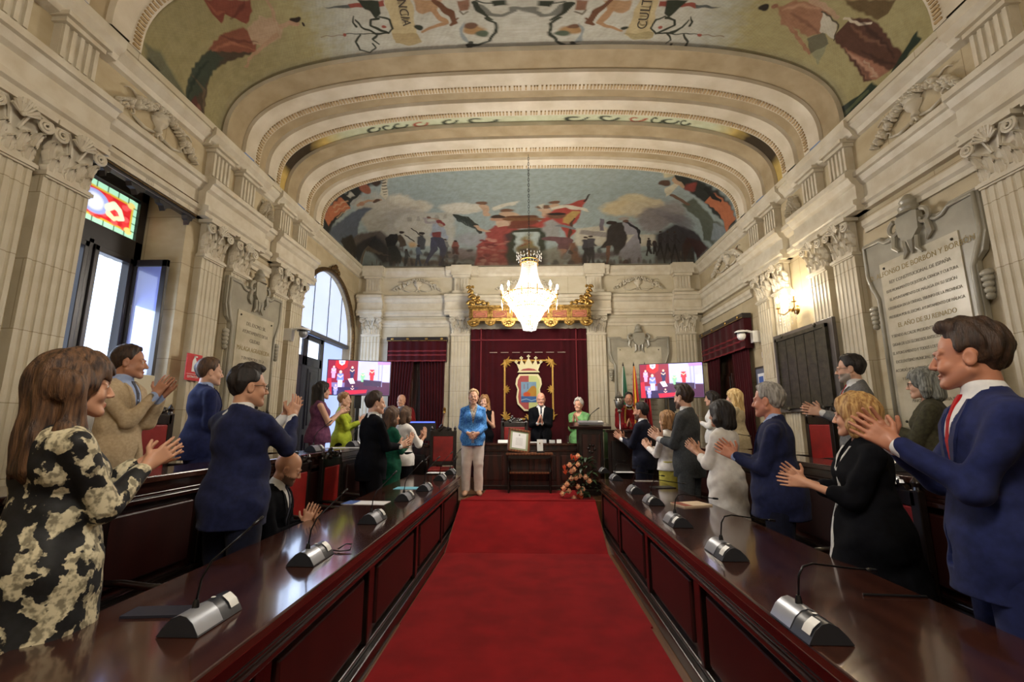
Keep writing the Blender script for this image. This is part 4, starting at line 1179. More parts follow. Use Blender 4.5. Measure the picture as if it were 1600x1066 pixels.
def fig(fn, x, y, h, c, hc=(70,50,40), lean=0, legs=True, soft=2):
    """small standing figure, feet at x,y"""
    c2 = tuple(v*.7 for v in c)
    cv.line([fn(x+lean*h*.3,y-h*.8), fn(x+lean*h*.1,y-h*.45)], [5,4.5], c, soft); cv.blob(fn(x+lean*h*.35,y-h*.93), 3.4, 3.8, hc)
    if legs: cv.line([fn(x,y-h*.45), fn(x-h*.12,y)], [3.4,2], c2, soft); cv.line([fn(x,y-h*.45), fn(x+h*.15,y)], [3.4,2], c2, soft)
    cv.line([fn(x+lean*h*.3,y-h*.75), fn(x+h*.2,y-h*.55)], [2.4,1.8], c, soft)
# clouds, smoke, ground
for (x,y,a,b,c) in [(640,345,50,22,(214,204,180)),(740,370,55,20,(206,196,172)),(1060,380,50,14,(214,208,190)),(560,420,70,50,(188,180,160)),(640,480,110,50,(178,172,158)),(470,480,60,70,(176,170,152))]: cv.blob(mA(x,y), a*.55, b*1.6, c, .35, .95, .12)
for (x,y,a,b,c) in [(850,330,50,20,(212,194,146)),(740,380,50,18,(208,186,136)),(980,350,45,16,(210,192,150)),(930,380,80,22,(204,188,150)),(1100,420,70,40,(150,142,136)),(1000,450,70,40,(140,132,132))]: cv.blob(mB(x,y), a*.55, b*1.6, c, .35, .95, .12)
cv.poly(PA((600,500),(640,430),(1020,405),(1020,640),(700,640)), (190,184,166), 6, .75)
for i in range(5): cv.poly(PA((700+i*62,440-i*5),(722+i*62,438-i*5),(722+i*62,470-i*5),(700+i*62,472-i*5)), (150,146,134), 2, .7)
cv.poly(PB((440,520),(640,500),(700,560),(1000,560),(1010,640),(430,640)), (196,186,162), 5, .85); cv.poly(PB((610,450),(640,450),(640,535),(610,535)), (112,104,116), 1.5); cv.poly(PB((480,530),(660,545),(660,580),(470,560)), (130,120,120), 3, .8)
cv.poly(PA((130,560),(250,620),(330,560),(520,540),(700,690),(1180,690),(1200,800),(370,800)), (98,88,80), 14); cv.poly(PA((300,690),(520,600),(640,740),(520,790),(360,800)), (58,56,54), 14)
cv.poly(PA((370,770),(700,760),(1180,790),(1180,812),(380,812)), (112,96,76), 6)
cv.blob(mA(1060,690), 26, 18, (130,112,108), .5, .9, .2); cv.blob(mA(1140,600), 22, 26, (150,150,156), .6, .8, .2)
cv.poly(PB((430,690),(700,670),(920,680),(1280,620),(1290,790),(430,800)), (108,98,104), 8); cv.poly(PB((1000,560),(1180,500),(1290,560),(1330,640),(1270,790),(1000,790)), (66,62,64), 14)
cv.blob(mB(1180,470), 40, 40, (120,114,118), .6, .8, .2); cv.poly(PB((1180,640),(1300,600),(1370,680),(1290,775),(1200,770)), (74,48,44), 10)
# left corner: blue robed figures with orange block
cv.poly(PA((90,520),(130,400),(220,260),(340,190),(480,150),(520,170),(420,240),(330,330),(250,420),(160,560)), (48,48,44), 4)
cv.poly(PA((150,560),(240,460),(330,400),(400,370),(450,380),(400,420),(360,480),(350,560),(300,620),(220,640)), (88,98,112), 6)
cv.poly(PA((105,425),(240,305),(305,375),(150,505)), (196,104,52), 2); 
for k in range(3): cv.line(PA((180+k*12,372+k*38),(285,330+k*30)), 1.2, (214,168,120), 1.5, .7)
cv.line(PA((350,360),(400,335),(455,325),(510,322)), [4,4,3,2.5], (184,138,100)); cv.blob(mA(380,350), 7, 6, (172,120,84)); cv.blob(mA(480,330), 9, 5, (92,64,44))
cv.blob(mA(410,250), 11, 9, (156,84,52)); cv.blob(mA(470,185), 10, 8, (70,50,38)); cv.poly(PA((270,290),(310,270),(330,290),(300,310)), (180,176,160), 2); cv.line(PA((310,350),(350,310),(370,290)), [4,3,2], (160,160,152))
cv.poly(PA((520,165),(560,165),(545,230),(560,290),(545,320),(505,280),(520,220)), (206,196,168), 1.5)
for k in range(6): cv.line(PA((518+k*3,185+k*20),(545,182+k*20)), 1, (90,76,56))
cv.poly(PA((230,600),(310,560),(350,680),(330,760),(260,690)), (60,54,44), 6)
# fighters
cv.poly(PA((540,590),(570,560),(625,555),(640,590),(610,640),(555,650)), (44,42,40), 3); cv.poly(PA((560,650),(620,640),(660,700),(650,750),(570,755)), (48,50,46), 4)
cv.poly(PA((628,570),(650,560),(680,600),(690,640),(640,650)), (86,72,56), 3); cv.blob(mA(655,545), 6, 7, (60,46,38)); cv.line(PA((680,565),(745,610)), 1.6, (50,40,34)); cv.line(PA((720,515),(790,570)), 1.6, (60,48,38))
cv.poly(PA((765,580),(800,560),(825,600),(815,660),(765,670)), (74,76,80), 3); cv.blob(mA(797,553), 5, 6, (56,48,42)); cv.blob(mA(730,630), 9, 11, (206,160,96), .8, .9)
fig(mA, 770, 760, 130, (88,104,124)); fig(mA, 690, 765, 110, (70,74,72)); fig(mA,960,700,110,(120,120,116)); fig(mA,1030,690,90,(140,76,64))
cv.poly(PA((855,560),(870,480),(900,460),(945,480),(970,560),(975,600),(930,570),(860,575)), (150,162,176), 3); cv.poly(PA((868,545),(930,545),(935,590),(870,590)), (128,52,50), 2)
cv.line(PA((880,480),(835,480),(815,450),(850,440)), [4.5,4,3.5,3], (160,150,150)); cv.line(PA((935,500),(895,455),(860,450)), [4,3.5,3], (170,140,116)); cv.blob(mA(915,470), 6, 8, (140,46,46)); cv.blob(mA(845,440), 5, 5, (120,80,60)); cv.line(PA((930,475),(950,495)),2,(140,46,46))
cv.line(PA((885,590),(880,660),(820,770)), [8,6,3], (72,74,96)); cv.line(PA((915,590),(945,680),(930,760)), [8,6,3.5], (70,70,88))
# palm branch, centre left seated figure in patterned red gown
for i in range(16):
    t = i/15; a = mA(1020+t*150, 425+ (t**2)*75); b = mA(1050+t*130, 470+t*60); cv.line([a,b], [1.4,.6], (54,62,56))
cv.line(PA((1015,420),(1110,440),(1170,490),(1198,550)), [1.5,2,2.4,2], (60,60,50))
cv.poly(PA((1235,545),(1300,500),(1420,500),(1470,530),(1450,620),(1400,700),(1420,790),(1180,780),(1170,720),(1185,630),(1240,600)), (160,58,50), 3)
cv.poly(PA((1370,560),(1430,540),(1440,640),(1410,680),(1370,640)), (84,56,54), 4)
rg_ = random.Random(4)
for i in range(46):
    x, y = rg_.uniform(1190,1400), rg_.uniform(590,780); cv.blob(mA(x,y), 3.6, 4.2, rg_.choice([(196,140,120),(130,44,44),(180,100,86),(112,40,40)]), .5, .7)
cv.poly(PA((1300,460),(1350,455),(1440,480),(1455,505),(1380,500),(1320,510)), (206,172,142), 2); cv.blob(mA(1325,455), 7, 9, (190,140,108)); cv.blob(mA(1328,438), 8, 8, (70,48,36)); cv.line(PA((1250,540),(1215,535),(1170,500)), [4,3.4,3], (196,156,124))
# cherubs and ribbons
for (fn,pts) in ((mA,[(1210,345),(1380,395)]),(mB,[(220,370),(290,340)])):
    for (x,y) in pts: cv.blob(fn(x,y), 6, 7, (124,84,56)); cv.line([fn(x+10,y+20), fn(x+40,y+50)], [6,4], (200,162,128)); cv.line([fn(x+30,y+40), fn(x+35,y+85)], [3.4,2.4], (196,156,122))
cv.poly(PA((1075,405),(1120,385),(1185,395),(1180,412),(1130,405),(1085,420)), (206,200,180), 1.4); cv.poly(PA((1290,375),(1380,340),(1465,332),(1450,356),(1390,362),(1300,395)), (206,200,180), 1.4)
cv.poly(PB((0,340),(40,330),(30,358),(0,365)), (206,200,180), 1.4); cv.poly(PB((170,360),(215,345),(210,385)), (206,200,180), 1.4)
# crown, central framed view
cv.poly(PB((-20,520),(-10,470),(150,440),(180,470),(190,520)), (122,60,40), 2)
for x in (-5,45,100,150): cv.blob(mB(x,440), 5, 7, (110,66,38)); cv.blob(mB(x,455), 8, 6, (130,84,44))
cv.poly(PB((0,530),(240,515),(240,720),(190,800),(-20,800),(-40,700)), (62,66,48), 3); cv.poly(PB((20,545),(185,545),(185,690),(20,690)), (168,184,180), 1.2)
cv.poly(PB((30,690),(60,610),(90,570),(100,550),(112,575),(125,560),(135,600),(170,640),(185,690)), (138,120,66), 2); cv.poly(PB((60,640),(85,600),(98,600),(85,640)), (140,44,36), 1.5)
# red and gold flag and seated man
cv.poly(PB((130,500),(230,440),(330,370),(460,325),(525,312),(500,360),(470,400),(475,450),(420,500),(440,530),(380,620),(370,540),(300,480),(200,520)), (176,52,40), 2)
cv.poly(PB((345,480),(380,420),(420,395),(470,405),(430,450),(400,490)), (186,150,66), 2.5); cv.line(PB((500,335),(540,280)), [1.8,1], (60,50,40)); cv.line(PB((430,450),(380,640)), 1.6, (90,60,40))
cv.poly(PB((280,375),(360,358),(420,360),(530,385),(545,405),(440,390),(370,375),(285,388)), (208,200,178), 1.3)
cv.poly(PB((225,480),(280,455),(330,490),(335,560),(290,600),(240,570),(205,520)), (150,150,146), 3); cv.blob(mB(312,435), 9, 10, (120,80,56)); cv.blob(mB(315,420),8,6,(50,42,36)); cv.line(PB((330,500),(390,510),(430,520)), [4,4,3], (120,126,130))
cv.line(PB((280,590),(370,600),(350,680),(300,760)), [9,9,6,4], (112,72,74)); cv.line(PB((350,670),(330,760)), [5,3.5], (170,120,92)); cv.poly(PB((215,680),(300,645),(360,700),(400,770),(230,775)), (140,140,124), 5)
cv.poly(PB((400,620),(440,610),(470,700),(530,760),(470,770),(400,740)), (128,84,56), 4); fig(mB,515,725,155,(70,66,72)); fig(mB,548,722,160,(78,74,78))
# bowed cloaked pair
cv.poly(PB((665,510),(700,480),(770,475),(800,560),(790,640),(720,690),(690,640),(610,660),(650,600)), (62,54,50), 3); cv.blob(mB(690,480), 8, 8, (58,42,36)); cv.line(PB((670,640),(662,780)), [3.5,2.5], (128,84,60))
cv.poly(PB((775,480),(830,470),(880,540),(895,660),(905,780),(860,760),(800,720),(740,690),(760,660),(850,560),(790,560)), (150,146,154), 3); cv.line(PB((800,480),(880,530),(890,620)), [3,3,2], (50,46,48)); cv.blob(mB(778,450), 10, 8, (160,150,140)); cv.blob(mB(790,470),6,6,(110,76,58)); cv.line(PB((790,720),(785,785)), [5,4], (84,62,54))
for (x,y,h) in ((1030,700,170),(1080,710,180),(1130,720,190),(950,690,110),(990,690,90)): fig(mB,x,y,h,(60,52,52))
# right corner
cv.poly(PB((1100,120),(1300,160),(1440,260),(1540,400),(1560,500),(1500,560),(1400,420),(1280,300),(1180,230)), (50,52,46), 5)
cv.poly(PB((1180,350),(1260,310),(1330,380),(1400,460),(1500,560),(1400,660),(1330,600),(1300,460),(1220,400)), (92,100,84), 6); cv.poly(PB((1400,480),(1500,540),(1420,650),(1380,600)), (130,144,150), 5)
cv.poly(PB((1335,340),(1400,275),(1550,450),(1480,510)), (196,104,52), 2); cv.blob(mB(1240,235), 12, 10, (146,52,40)); cv.blob(mB(1060,205), 10, 7, (96,66,48)); cv.poly(PB((1040,120),(1110,125),(1120,160),(1060,165)), (208,196,150), 3); cv.poly(PB((1060,240),(1150,190),(1170,200),(1100,280),(1070,300)), (206,196,164), 2)
cv.line(PB((1110,290),(1150,310),(1220,350)), [4,4.5,5], (120,86,60)); cv.line(PB((1120,180),(1190,230)), [3,3], (190,150,110)); cv.line(PB((1340,240),(1400,300),(1450,330)), [3,4,2], (40,40,36))
for i in range(70):
    x = rg_.uniform(300,1150) if i%2 else rg_.uniform(1400,2680); fn_ = mA; y = rg_.uniform(690,800); hgt = rg_.uniform(30,70)
    cv.blob(fn_(x,y-hgt*.5), rg_.uniform(2,5), rg_.uniform(5,10), rg_.choice([(70,62,56),(96,84,74),(54,52,52),(120,104,92),(88,70,60)]), .6, .75, .2)
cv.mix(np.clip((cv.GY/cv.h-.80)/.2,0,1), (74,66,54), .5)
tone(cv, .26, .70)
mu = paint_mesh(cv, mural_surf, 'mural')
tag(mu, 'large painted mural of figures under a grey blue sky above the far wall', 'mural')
# narrow painted strip between the two ribs
cv = Canvas(500, 30, (L(186),L(190),L(160)))
for x in range(500):
    pass
u = cv.X/500
cv.mix(np.clip((np.abs(u-.5)-.23)/.05,0,1), (186,160,92)); cv.mix(np.clip((np.abs(u-.5)-.28)/.04+cv.N*.3,0,1)*np.clip((.45-np.abs(u-.5))/.03,0,1), (58,48,34))
for q in (-1,1):
    for (a,c) in ((.15,(54,58,46)),(.13,(54,58,46)),(.1,(150,72,54)),(.065,(54,58,46)),(.03,(54,58,46)),(.175,(54,58,46))):
        pts = [(250+q*(a*500)+6*math.cos(t)*(1-t/8), 20+7*math.sin(t)*(1-t/8)) for t in [k*.5 for k in range(11)]]; cv.line(pts, 1.1, c)
paint_mesh(cv, vault_surf(6.3,6.66), 'ceiling', kind='structure')
cv = Canvas(300, 20, (L(170),L(166),L(130))); paint_mesh(cv, vault_surf(2.4,2.5), 'ceiling', kind='structure')
def banner(body, px, size, sgn):
    c = atZ(*px, 6.265)
    M = basis((c[0],c[1],6.235), (-.06,sgn*1.0,0), (sgn*1.0,.06*sgn,0), (0,0,-1))
    o = text_mesh(body, size, M, mat('banner_ink', S(60,50,36), .8), None, 'lettering', .001, sx=1.0)
    tag(o, {1:'dark lettering painted on the left ceiling banner',-1:'dark lettering painted on the right ceiling banner'}[sgn], 'lettering')
banner('ELOCUENCIA', (623,-18), .15, 1); banner('CULTURA', (1012,-2), .17, -1)

# ------------------------------------------------------------------ tall window on the left
GLOW = mat('daylit_sheer', S(214,226,250), .8, emis=(.68,.8,1.0,1), estr=2.2)
GLOW2 = mat('daylit_shade', S(200,214,240), .8, emis=(.55,.68,1.0,1), estr=.85, col2=S(214,226,246), nscale=1.5)
FR = mat('black_brown_frame', S(26,20,22), .35, coat=.2)
w1 = struct('window_1'); X = -4.45
mb = MB()
for (a,b,c_,d) in ((3.64,3.72,.95,4.3),(4.72,4.82,.95,4.3),(3.64,4.82,.95,1.03),(3.64,4.82,3.30,3.52),(3.64,4.82,4.0,4.3),(4.2,4.26,.95,3.35)): mb.box(X-.05,X+.05,a,b,c_,d)
for (a,b) in ((3.72,4.2),(4.26,4.72)):
    mb.box(X-.03,X+.07,a,a+.05,1.03,3.3); mb.box(X-.03,X+.07,b-.05,b,1.03,3.3); mb.box(X-.03,X+.07,a,b,3.24,3.3); mb.box(X-.03,X+.07,a,b,1.03,1.1)
mb.build('window_frame', FR, w1, bevel=.006)
def drape_grid(p0, p1, z0, z1, nx, amp, waves, ax='y', off=0):
    rows = []
    for j in range(10):
        z = z0+(z1-z0)*j/9; r = []
        for i in range(nx+1):
            t = i/nx; a = p0+(p1-p0)*t; d = off+amp*math.sin(t*waves*2*PI+.3*math.sin(j*.5))*(1-.3*j/9)
            r.append((d,a,z) if ax == 'y' else (a,d,z))
        rows.append(r)
    return rows
mb = MB(); mb.grid(drape_grid(3.72,4.72,1.03,3.3,60,.012,9,'y',X-.0-.02)); mb.build('sheer_curtain', GLOW, w1, smooth=True)
# stained glass
cv = Canvas(120, 60, (L(170),L(225),L(190)))
cv.poly([(6,8),(114,8),(114,52),(6,52)], (200,170,60), 1); cv.poly([(9,11),(111,11),(111,49),(9,49)], (206,40,44), 1)
rg_ = random.Random(2)
for i in range(60): cv.blob((rg_.uniform(9,111),rg_.uniform(11,49)), 5, 4, rg_.choice([(220,60,60),(190,30,40),(230,90,90)]), .4, .8)
cv.blob((60,30), 20, 17, (150,160,210), .1); cv.blob((60,30), 12, 12, (210,216,240), .3)
for q in (-1,1):
    cv.line([(60+q*18,30),(60+q*26,22),(60+q*34,26),(60+q*40,36),(60+q*34,40)], [5,5,4,3,2], (214,226,196)); cv.line([(60+q*20,38),(60+q*28,42),(60+q*36,36)], [4,3,2], (226,220,170))
    for y in (10,50): cv.blob((60+q*50,y), 6, 5, (226,206,120), .3)
for x in range(0,120,15): cv.line([(x,0),(x,8)], .7, (20,30,24)); cv.line([(x,52),(x,60)], .7, (20,30,24))
for y in range(0,60,12): cv.line([(0,y),(6,y)], .7, (20,30,24)); cv.line([(114,y),(120,y)], .7, (20,30,24))
STG = mat('stained_glass', (1,1,1,1), .2, attr='Col', emis='attr', estr=1.3)
sg = paint_mesh(cv, lambda u,v: (u*0+X+.01, 3.72+1.0*u, 3.98-.44*v), 'stained_glass', parent=w1, m=STG)
# opened casement leaf against the far reveal
mb = MB(); 
for (a,b,c_,d) in ((-4.40,-4.345,1.03,3.3),(-4.06,-4.0,1.03,3.3),(-4.40,-4.0,3.22,3.3),(-4.40,-4.0,1.03,1.12)): mb.box(a,b,4.72,4.76,c_,d)
mb.build('open_casement', FR, w1, bevel=.004); MB().box(-4.345,-4.06,4.735,4.742,1.12,3.22).build('pane', mat('casement_glass', S(120,130,190), .05, spec=.8, coat=1), w1)
MB().box(-4.72,-4.66,3.5,4.95,.9,4.35).build('wall_left', mat('outside_wall', S(180,190,205), .9), kind='structure')
# pelmet over the window
pw = thing('pelmet', 'black and gold wooden pelmet across the top of the tall left window', 'pelmet', (-3.9,4.24,4.0))
mb = MB(); mb.box(-.04,.04,-.6,.62,-.16,.05); mb.build('pelmet_board', FR, pw, bevel=.004)
mb = MB(); mb.box(.04,.056,-.6,.62,.03,.05); mb.box(.04,.056,-.6,.62,-.13,-.115)
for y in (-.42,-.1,.2,.48):
    for k in range(5): mb.box(.04,.05,y+k*.022,y+k*.022+.01,-.09,.0)
mb.build('gilt_moulding', GILTD, pw)
mb = MB()
for y,w_ in ((-.15,.09),(.2,.09),(.55,.05),(-.5,.05)): mb.prism([(y-w_,-.16),(y+w_,-.16),(y+w_*.8,-.2),(y+w_*.3,-.21),(y,-.26),(y-w_*.3,-.21),(y-w_*.8,-.2)], -.03, .03, lambda u,v,d: (d,u,v))
mb.build('scalloped_drop', FR, pw)

# ------------------------------------------------------------------ arched opening with doors
d1 = struct('door_1')
mb = MB()
arc = [(-W+.02, AC+(AR+.02)*math.cos(PI-PI*i/32), ASZ+(AR+.02)*math.sin(PI-PI*i/32)) for i in range(33)]
mb.tube([(-W+.02,AY0-.02,.38)]+arc+[(-W+.02,AY1+.02,.38)], .045, 8); mb.build('gilt_arch_frame', GILTD, d1, smooth='auto')
mb = MB()
for i in range(7):
    a = i*PI/6-.1; mb.ball((-W+.07, AC+.16*math.cos(a), ASZ+AR+.05+.05*math.sin(a)), (.03,.05,.04), 6, 4)
mb.ball((-W+.07,AC,ASZ+AR+.12), (.04,.07,.07), 8, 5); mb.build('arch_crest', GILTD, d1, smooth=True)
mb = MB(); XA = -4.02
pts = [(XA, AC+(AR)*math.cos(PI*i/32), ASZ+(AR)*math.sin(PI*i/32)) for i in range(33)]
mb.add([(XA,AY0,3.2)]+pts[::-1]+[(XA,AY1,3.2)], [tuple(range(35))]); mb.build('fan_shade', GLOW2, d1)
mb = MB()
for y in (8.22,8.86,9.48): mb.box(XA,XA+.012,y-.008,y+.008,3.2,ASZ+math.sqrt(AR**2-(y-AC)**2)); 
mb.box(XA-.01,XA+.04,AY0,AY1,3.13,3.2); mb.build('shade_seams', mat('shade_rail', S(92,92,100), .6), d1)
# left pair of leaves closed, right part open to daylight
mb = MB(); XD = -4.1
for (a,b) in ((AY0,8.14),(8.14,8.82)):
    mb.box(XD-.03,XD+.03,a,b,.38,2.62); mb.box(XD-.03,XD+.04,a,a+.09,.38,3.13); mb.box(XD-.03,XD+.04,b-.09,b,.38,3.13); mb.box(XD-.03,XD+.04,a,b,2.55,2.72); mb.box(XD-.03,XD+.04,a,b,3.03,3.13)
    for (z0,z1) in ((.6,1.3),(1.4,2.5)): mb.box(XD,XD+.055,a+.14,b-.14,z0,z1); mb.box(XD,XD+.07,a+.2,b-.2,z0+.06,z1-.06)
mb.build('door_leaf', mat('dark_blue_door', S(30,30,44), .3, coat=.3), d1, bevel=.005)
mb = MB(); mb.box(XD-.01,XD+.0,AY0+.09,8.05,2.72,3.03); mb.box(XD-.01,XD+.0,8.23,8.73,2.72,3.03); mb.box(XD+.03,XD+.035,7.6,7.625,.38,2.5); mb.build('fanlight_pane', GLOW, d1)
MB().box(XD-.03,XD-.02,8.82,AY1,.38,3.13).build('translucent_pane', mat('daylit_glass', S(150,170,210), .4, emis=(.45,.58,1,1), estr=1.1), d1)
MB().box(XD-.03,XD+.04,8.82,8.88,.38,3.13).build('door_post', FR, d1)
MB().box(-4.68,-4.64,7.2,10.1,.0,4.7).build('wall_left', mat('outside_wall', S(180,190,205), .9), kind='structure')

# ------------------------------------------------------------------ tablets
def tablet(name, label, M, w, h, iw, ih, lines, crest=True, my=GREYM, ic=0.0):
    """M: matrix with x along the wall, y out, z up; origin at bottom centre"""
    t = bpy.data.objects.new(name, None); link(t); t.matrix_world = M; t['label'] = label; t['category'] = 'tablet'
    def P(u,v,d): return (u,d,v)
    mb = MB(); e = w*.09
    out = [(-w/2+e,0),(w/2-e,0),(w/2-e,h*.72),(w/2-e*.4,h*.75),(w/2,h*.82),(w/2,h),(w*.30,h),(w*.26,h-.05),(w*.2,h-.05),(w*.12,h),(-w*.12,h),(-w*.2,h-.05),(-w*.26,h-.05),(-w*.30,h),(-w/2,h),(-w/2,h*.82),(-w/2+e*.4,h*.75),(-w/2+e,h*.72)]
    mb.prism(out, 0, .05, P); mb.build('tablet_frame', my, t, bevel=.006)
    mb = MB()
    ring = [(-w/2+e+.03,0.0,.02),(-w/2+e+.03,0,h*.7),(-w/2+e*.6+.02,0,h*.76),(-w/2+.04,0,h*.83),(-w/2+.04,0,h-.04),(-w*.3,0,h-.04),(-w*.25,0,h-.09),(-w*.2,0,h-.10),(-w*.13,0,h-.05)]
    for q in (1,-1): mb.tube([(q*a,.055,c) for (a,_,c) in ring], .022, 6)
    mb.build('moulding', my, t, smooth=True)
    if crest:
        mb = MB(); s_ = w*.16
        mb.prism([(-s_*.55,h-.12),(0,h-.24),(s_*.55,h-.12),(s_*.6,h+.06),(0,h+.12),(-s_*.6,h+.06)], .04, .1, P)
        mb.lathe([(.0,0),(s_*.5,0),(s_*.38,.03),(s_*.42,.06),(s_*.3,.1),(s_*.34,.13),(s_*.12,.2),(0,.21)], (0,.05,h+.08), 12)
        for q in (-1,1):
            pts = []; rs = []
            for i in range(22):
                k = i/21; a = k*5.2; r = s_*.42*(1-.8*k); pts.append((q*(s_*.75+r*math.sin(a)), .08, h-.0+r*math.cos(a)-.03)); rs.append(.026*(1-.5*k))
            mb.tube(pts, rs, 6); mb.tube([(q*s_*.9,.07,h-.08),(q*s_*1.0,.07,h-.2),(q*s_*.75,.07,h-.26)], [.03,.03,.014], 6)
            mb.tube([(q*s_*.35,.08,h-.18),(q*s_*.3,.08,h-.3),(q*s_*.5,.08,h-.36)], [.024,.026,.01], 6)
        mb.tube([(0,.08,h-.2),(0,.08,h-.34)], [.04,.012], 6); mb.build('carved_crest', my, t, smooth='auto')
        for q in (-1,1):
            mb = MB()
            for k in range(5): mb.ball((q*(w/2-e*.45), .05, h*.66-k*.05), (e*(.5-.06*k),.035,.035), 8, 5)
            mb.build('carved_bracket', my, t, smooth=True)
    MB().prism([(-iw/2+ic,.12*h*0+.18),(iw/2+ic,.18),(iw/2+ic,.18+ih),(-iw/2+ic,.18+ih)], .045, .062, P).build('inscribed_slab', WHITEM, t)
    for x in (-iw/2+.06,iw/2-.06):
        for zz in (.18+ih-.06,.24): mb = MB(); mb.ball((x+ic,.064,zz), .014, 8, 5); mb.build('bronze_stud', DBRONZE, t)
    for (txt, z, size, m_, sx) in lines:
        text_mesh(txt, size, basis((ic,.0635,.18+ih*z), (-1,0,0), (0,0,1), (0,1,0)), m_, t, 'inscription', .0008, sx=sx)
    return t
# frames: on the right wall +y(local, out) = -X; local x must be so that text reads left to right
def WM(q, y, z, off=.0): # matrix for side walls
    if q > 0: return basis((W-off,y,z), (0,1,0), (-1,0,0), (0,0,1))
    return basis((-W+off,y,z), (0,-1,0), (1,0,0), (0,0,1))
BW = lambda x, z, off=0.0: basis((x,D-off,z), (-1,0,0), (0,-1,0), (0,0,1))
LR = [('D. ALFONSO DE BORBÓN Y BORBÓN',.93,.078,INK,.92),('REY CONSTITUCIONAL DE ESPAÑA',.868,.05,INKD,.9),('ESTE MONUMENTO DE JUSTICIA, CIENCIA Y CULTURA',.815,.042,INKD,.8),('EL AYUNTAMIENTO DE MÁLAGA EN SU SESIÓN',.762,.042,INKD,.86),('CELEBRADA EN LA CIUDAD, TRIUNFO DE LA PROVINCIA',.709,.042,INKD,.78),('PRESIDIDA POR EL EXCMO. AYUNTAMIENTO DE MÁLAGA',.656,.042,INKD,.78),('EL AÑO DE SU REINADO',.598,.066,INK,.9),('Y SIENDO ALCALDE PRESIDENTE DE LA CORPORACIÓN',.54,.044,INKD,.78),('DIGNA DE LOS GLORIOSOS ANTECEDENTES DE LA PATRIA',.488,.044,INKD,.74),('EL AYUNTAMIENTO Y TODOS LOS DE LA HERMOSA CIUDAD',.436,.044,INKD,.74),('EXCELENTÍSIMO MUNICIPAL, EN SESIÓN DE JULIO DE 1895',.384,.044,INKD,.74),('ACORDÓ POR ACLAMACIÓN SOLEMNE CONMEMORAR',.332,.044,INKD,.8),('Y DE PERPETUAR SU RECUERDO EN ESTA CASA',.28,.044,INKD,.8),('FECHA EN MÁLAGA',.215,.066,INK,.9),('MARQUÉS DE LA VICTORIA Y DE LOS',.15,.044,INKD,.8),('REYES DE ESPAÑA Y LA CIUDAD',.1,.044,INKD,.8)]
tablet('memorial_tablet', 'large grey marble tablet with long gilt inscription on the right wall', WM(1,4.44,1.28,.02), 1.38, 2.22, .92, 1.74, LR)
LL = [('DEL EXCMO. SR.',.9,.07,INKD,.9),('AYUNTAMIENTO DE LA',.83,.065,INKD,.85),('CIUDAD',.76,.07,INKD,.9),('MÁLAGA AGRADECIDA',.68,.085,INK,.85),('Y EN MEMORIA DE LA',.6,.06,INKD,.9),('VISITA',.53,.07,INKD,.9),('DE LOS REYES DE ESPAÑA',.46,.06,INKD,.85),('MCMXXVI',.36,.07,INKD,.9)]
tablet('memorial_tablet', 'grey marble tablet with crown crest on the left wall beyond the window', WM(-1,6.1,1.25,.08), 1.28, 2.12, .84, 1.55, LL, ic=-.02)
LB = [('DE LA PLAZA DE MÁLAGA',.66,.06,INKD,.9),('SIENDO ALCALDE',.6,.055,INKD,.9)]+[('EL EXCMO. AYUNTAMIENTO DE MÁLAGA',.53-.06*i,.048,INKD,.75) for i in range(8)]
tablet('memorial_tablet', 'pale marble tablet with crown crest on the far wall behind the flags', BW(2.46,1.2,.01), 1.36, 2.2, .96, 1.78, LB)
# bronze plaque on the right wall
bp = bpy.data.objects.new('bronze_plaque', None); link(bp); bp.matrix_world = WM(1,6.36,1.66,.10); bp['label'] = 'square dark bronze plaque in a grey stone surround on the right wall'; bp['category'] = 'plaque'
MB().box(-.69,.69,0,.05,0,1.15).build('stone_surround', DSTONE, bp, bevel=.006)
mb = MB(); mb.box(-.57,.55,.05,.07,.09,1.05); mb.build('bronze_sheet', DBRONZE, bp)
mb = MB()
for (a,b,c_,d) in ((-.6,-.56,.06,1.08),(.54,.58,.06,1.08),(-.6,.58,1.04,1.09),(-.6,.58,.05,.09)): mb.box(a,b,.05,.09,c_,d)
for k in range(1,5): mb.box(-.57+k*.224-.004,-.57+k*.224+.004,.068,.076,.09,1.05)
rg_ = random.Random(5)
for k in range(5):
    for j in range(1,9):
        z = .09+j*.106+rg_.uniform(-.02,.02); mb.box(-.56+k*.224,-.35+k*.224,.068,.073,z,z+.004)
mb.build('frame_ribs', DBRONZE, bp)
for x in (-.4,.38):
    for z in (1.1,.04): mb = MB(); mb.ball((x,.09,z), (.03,.02,.03), 8, 5); mb.build('bronze_boss', DBRONZE, bp, smooth=True)

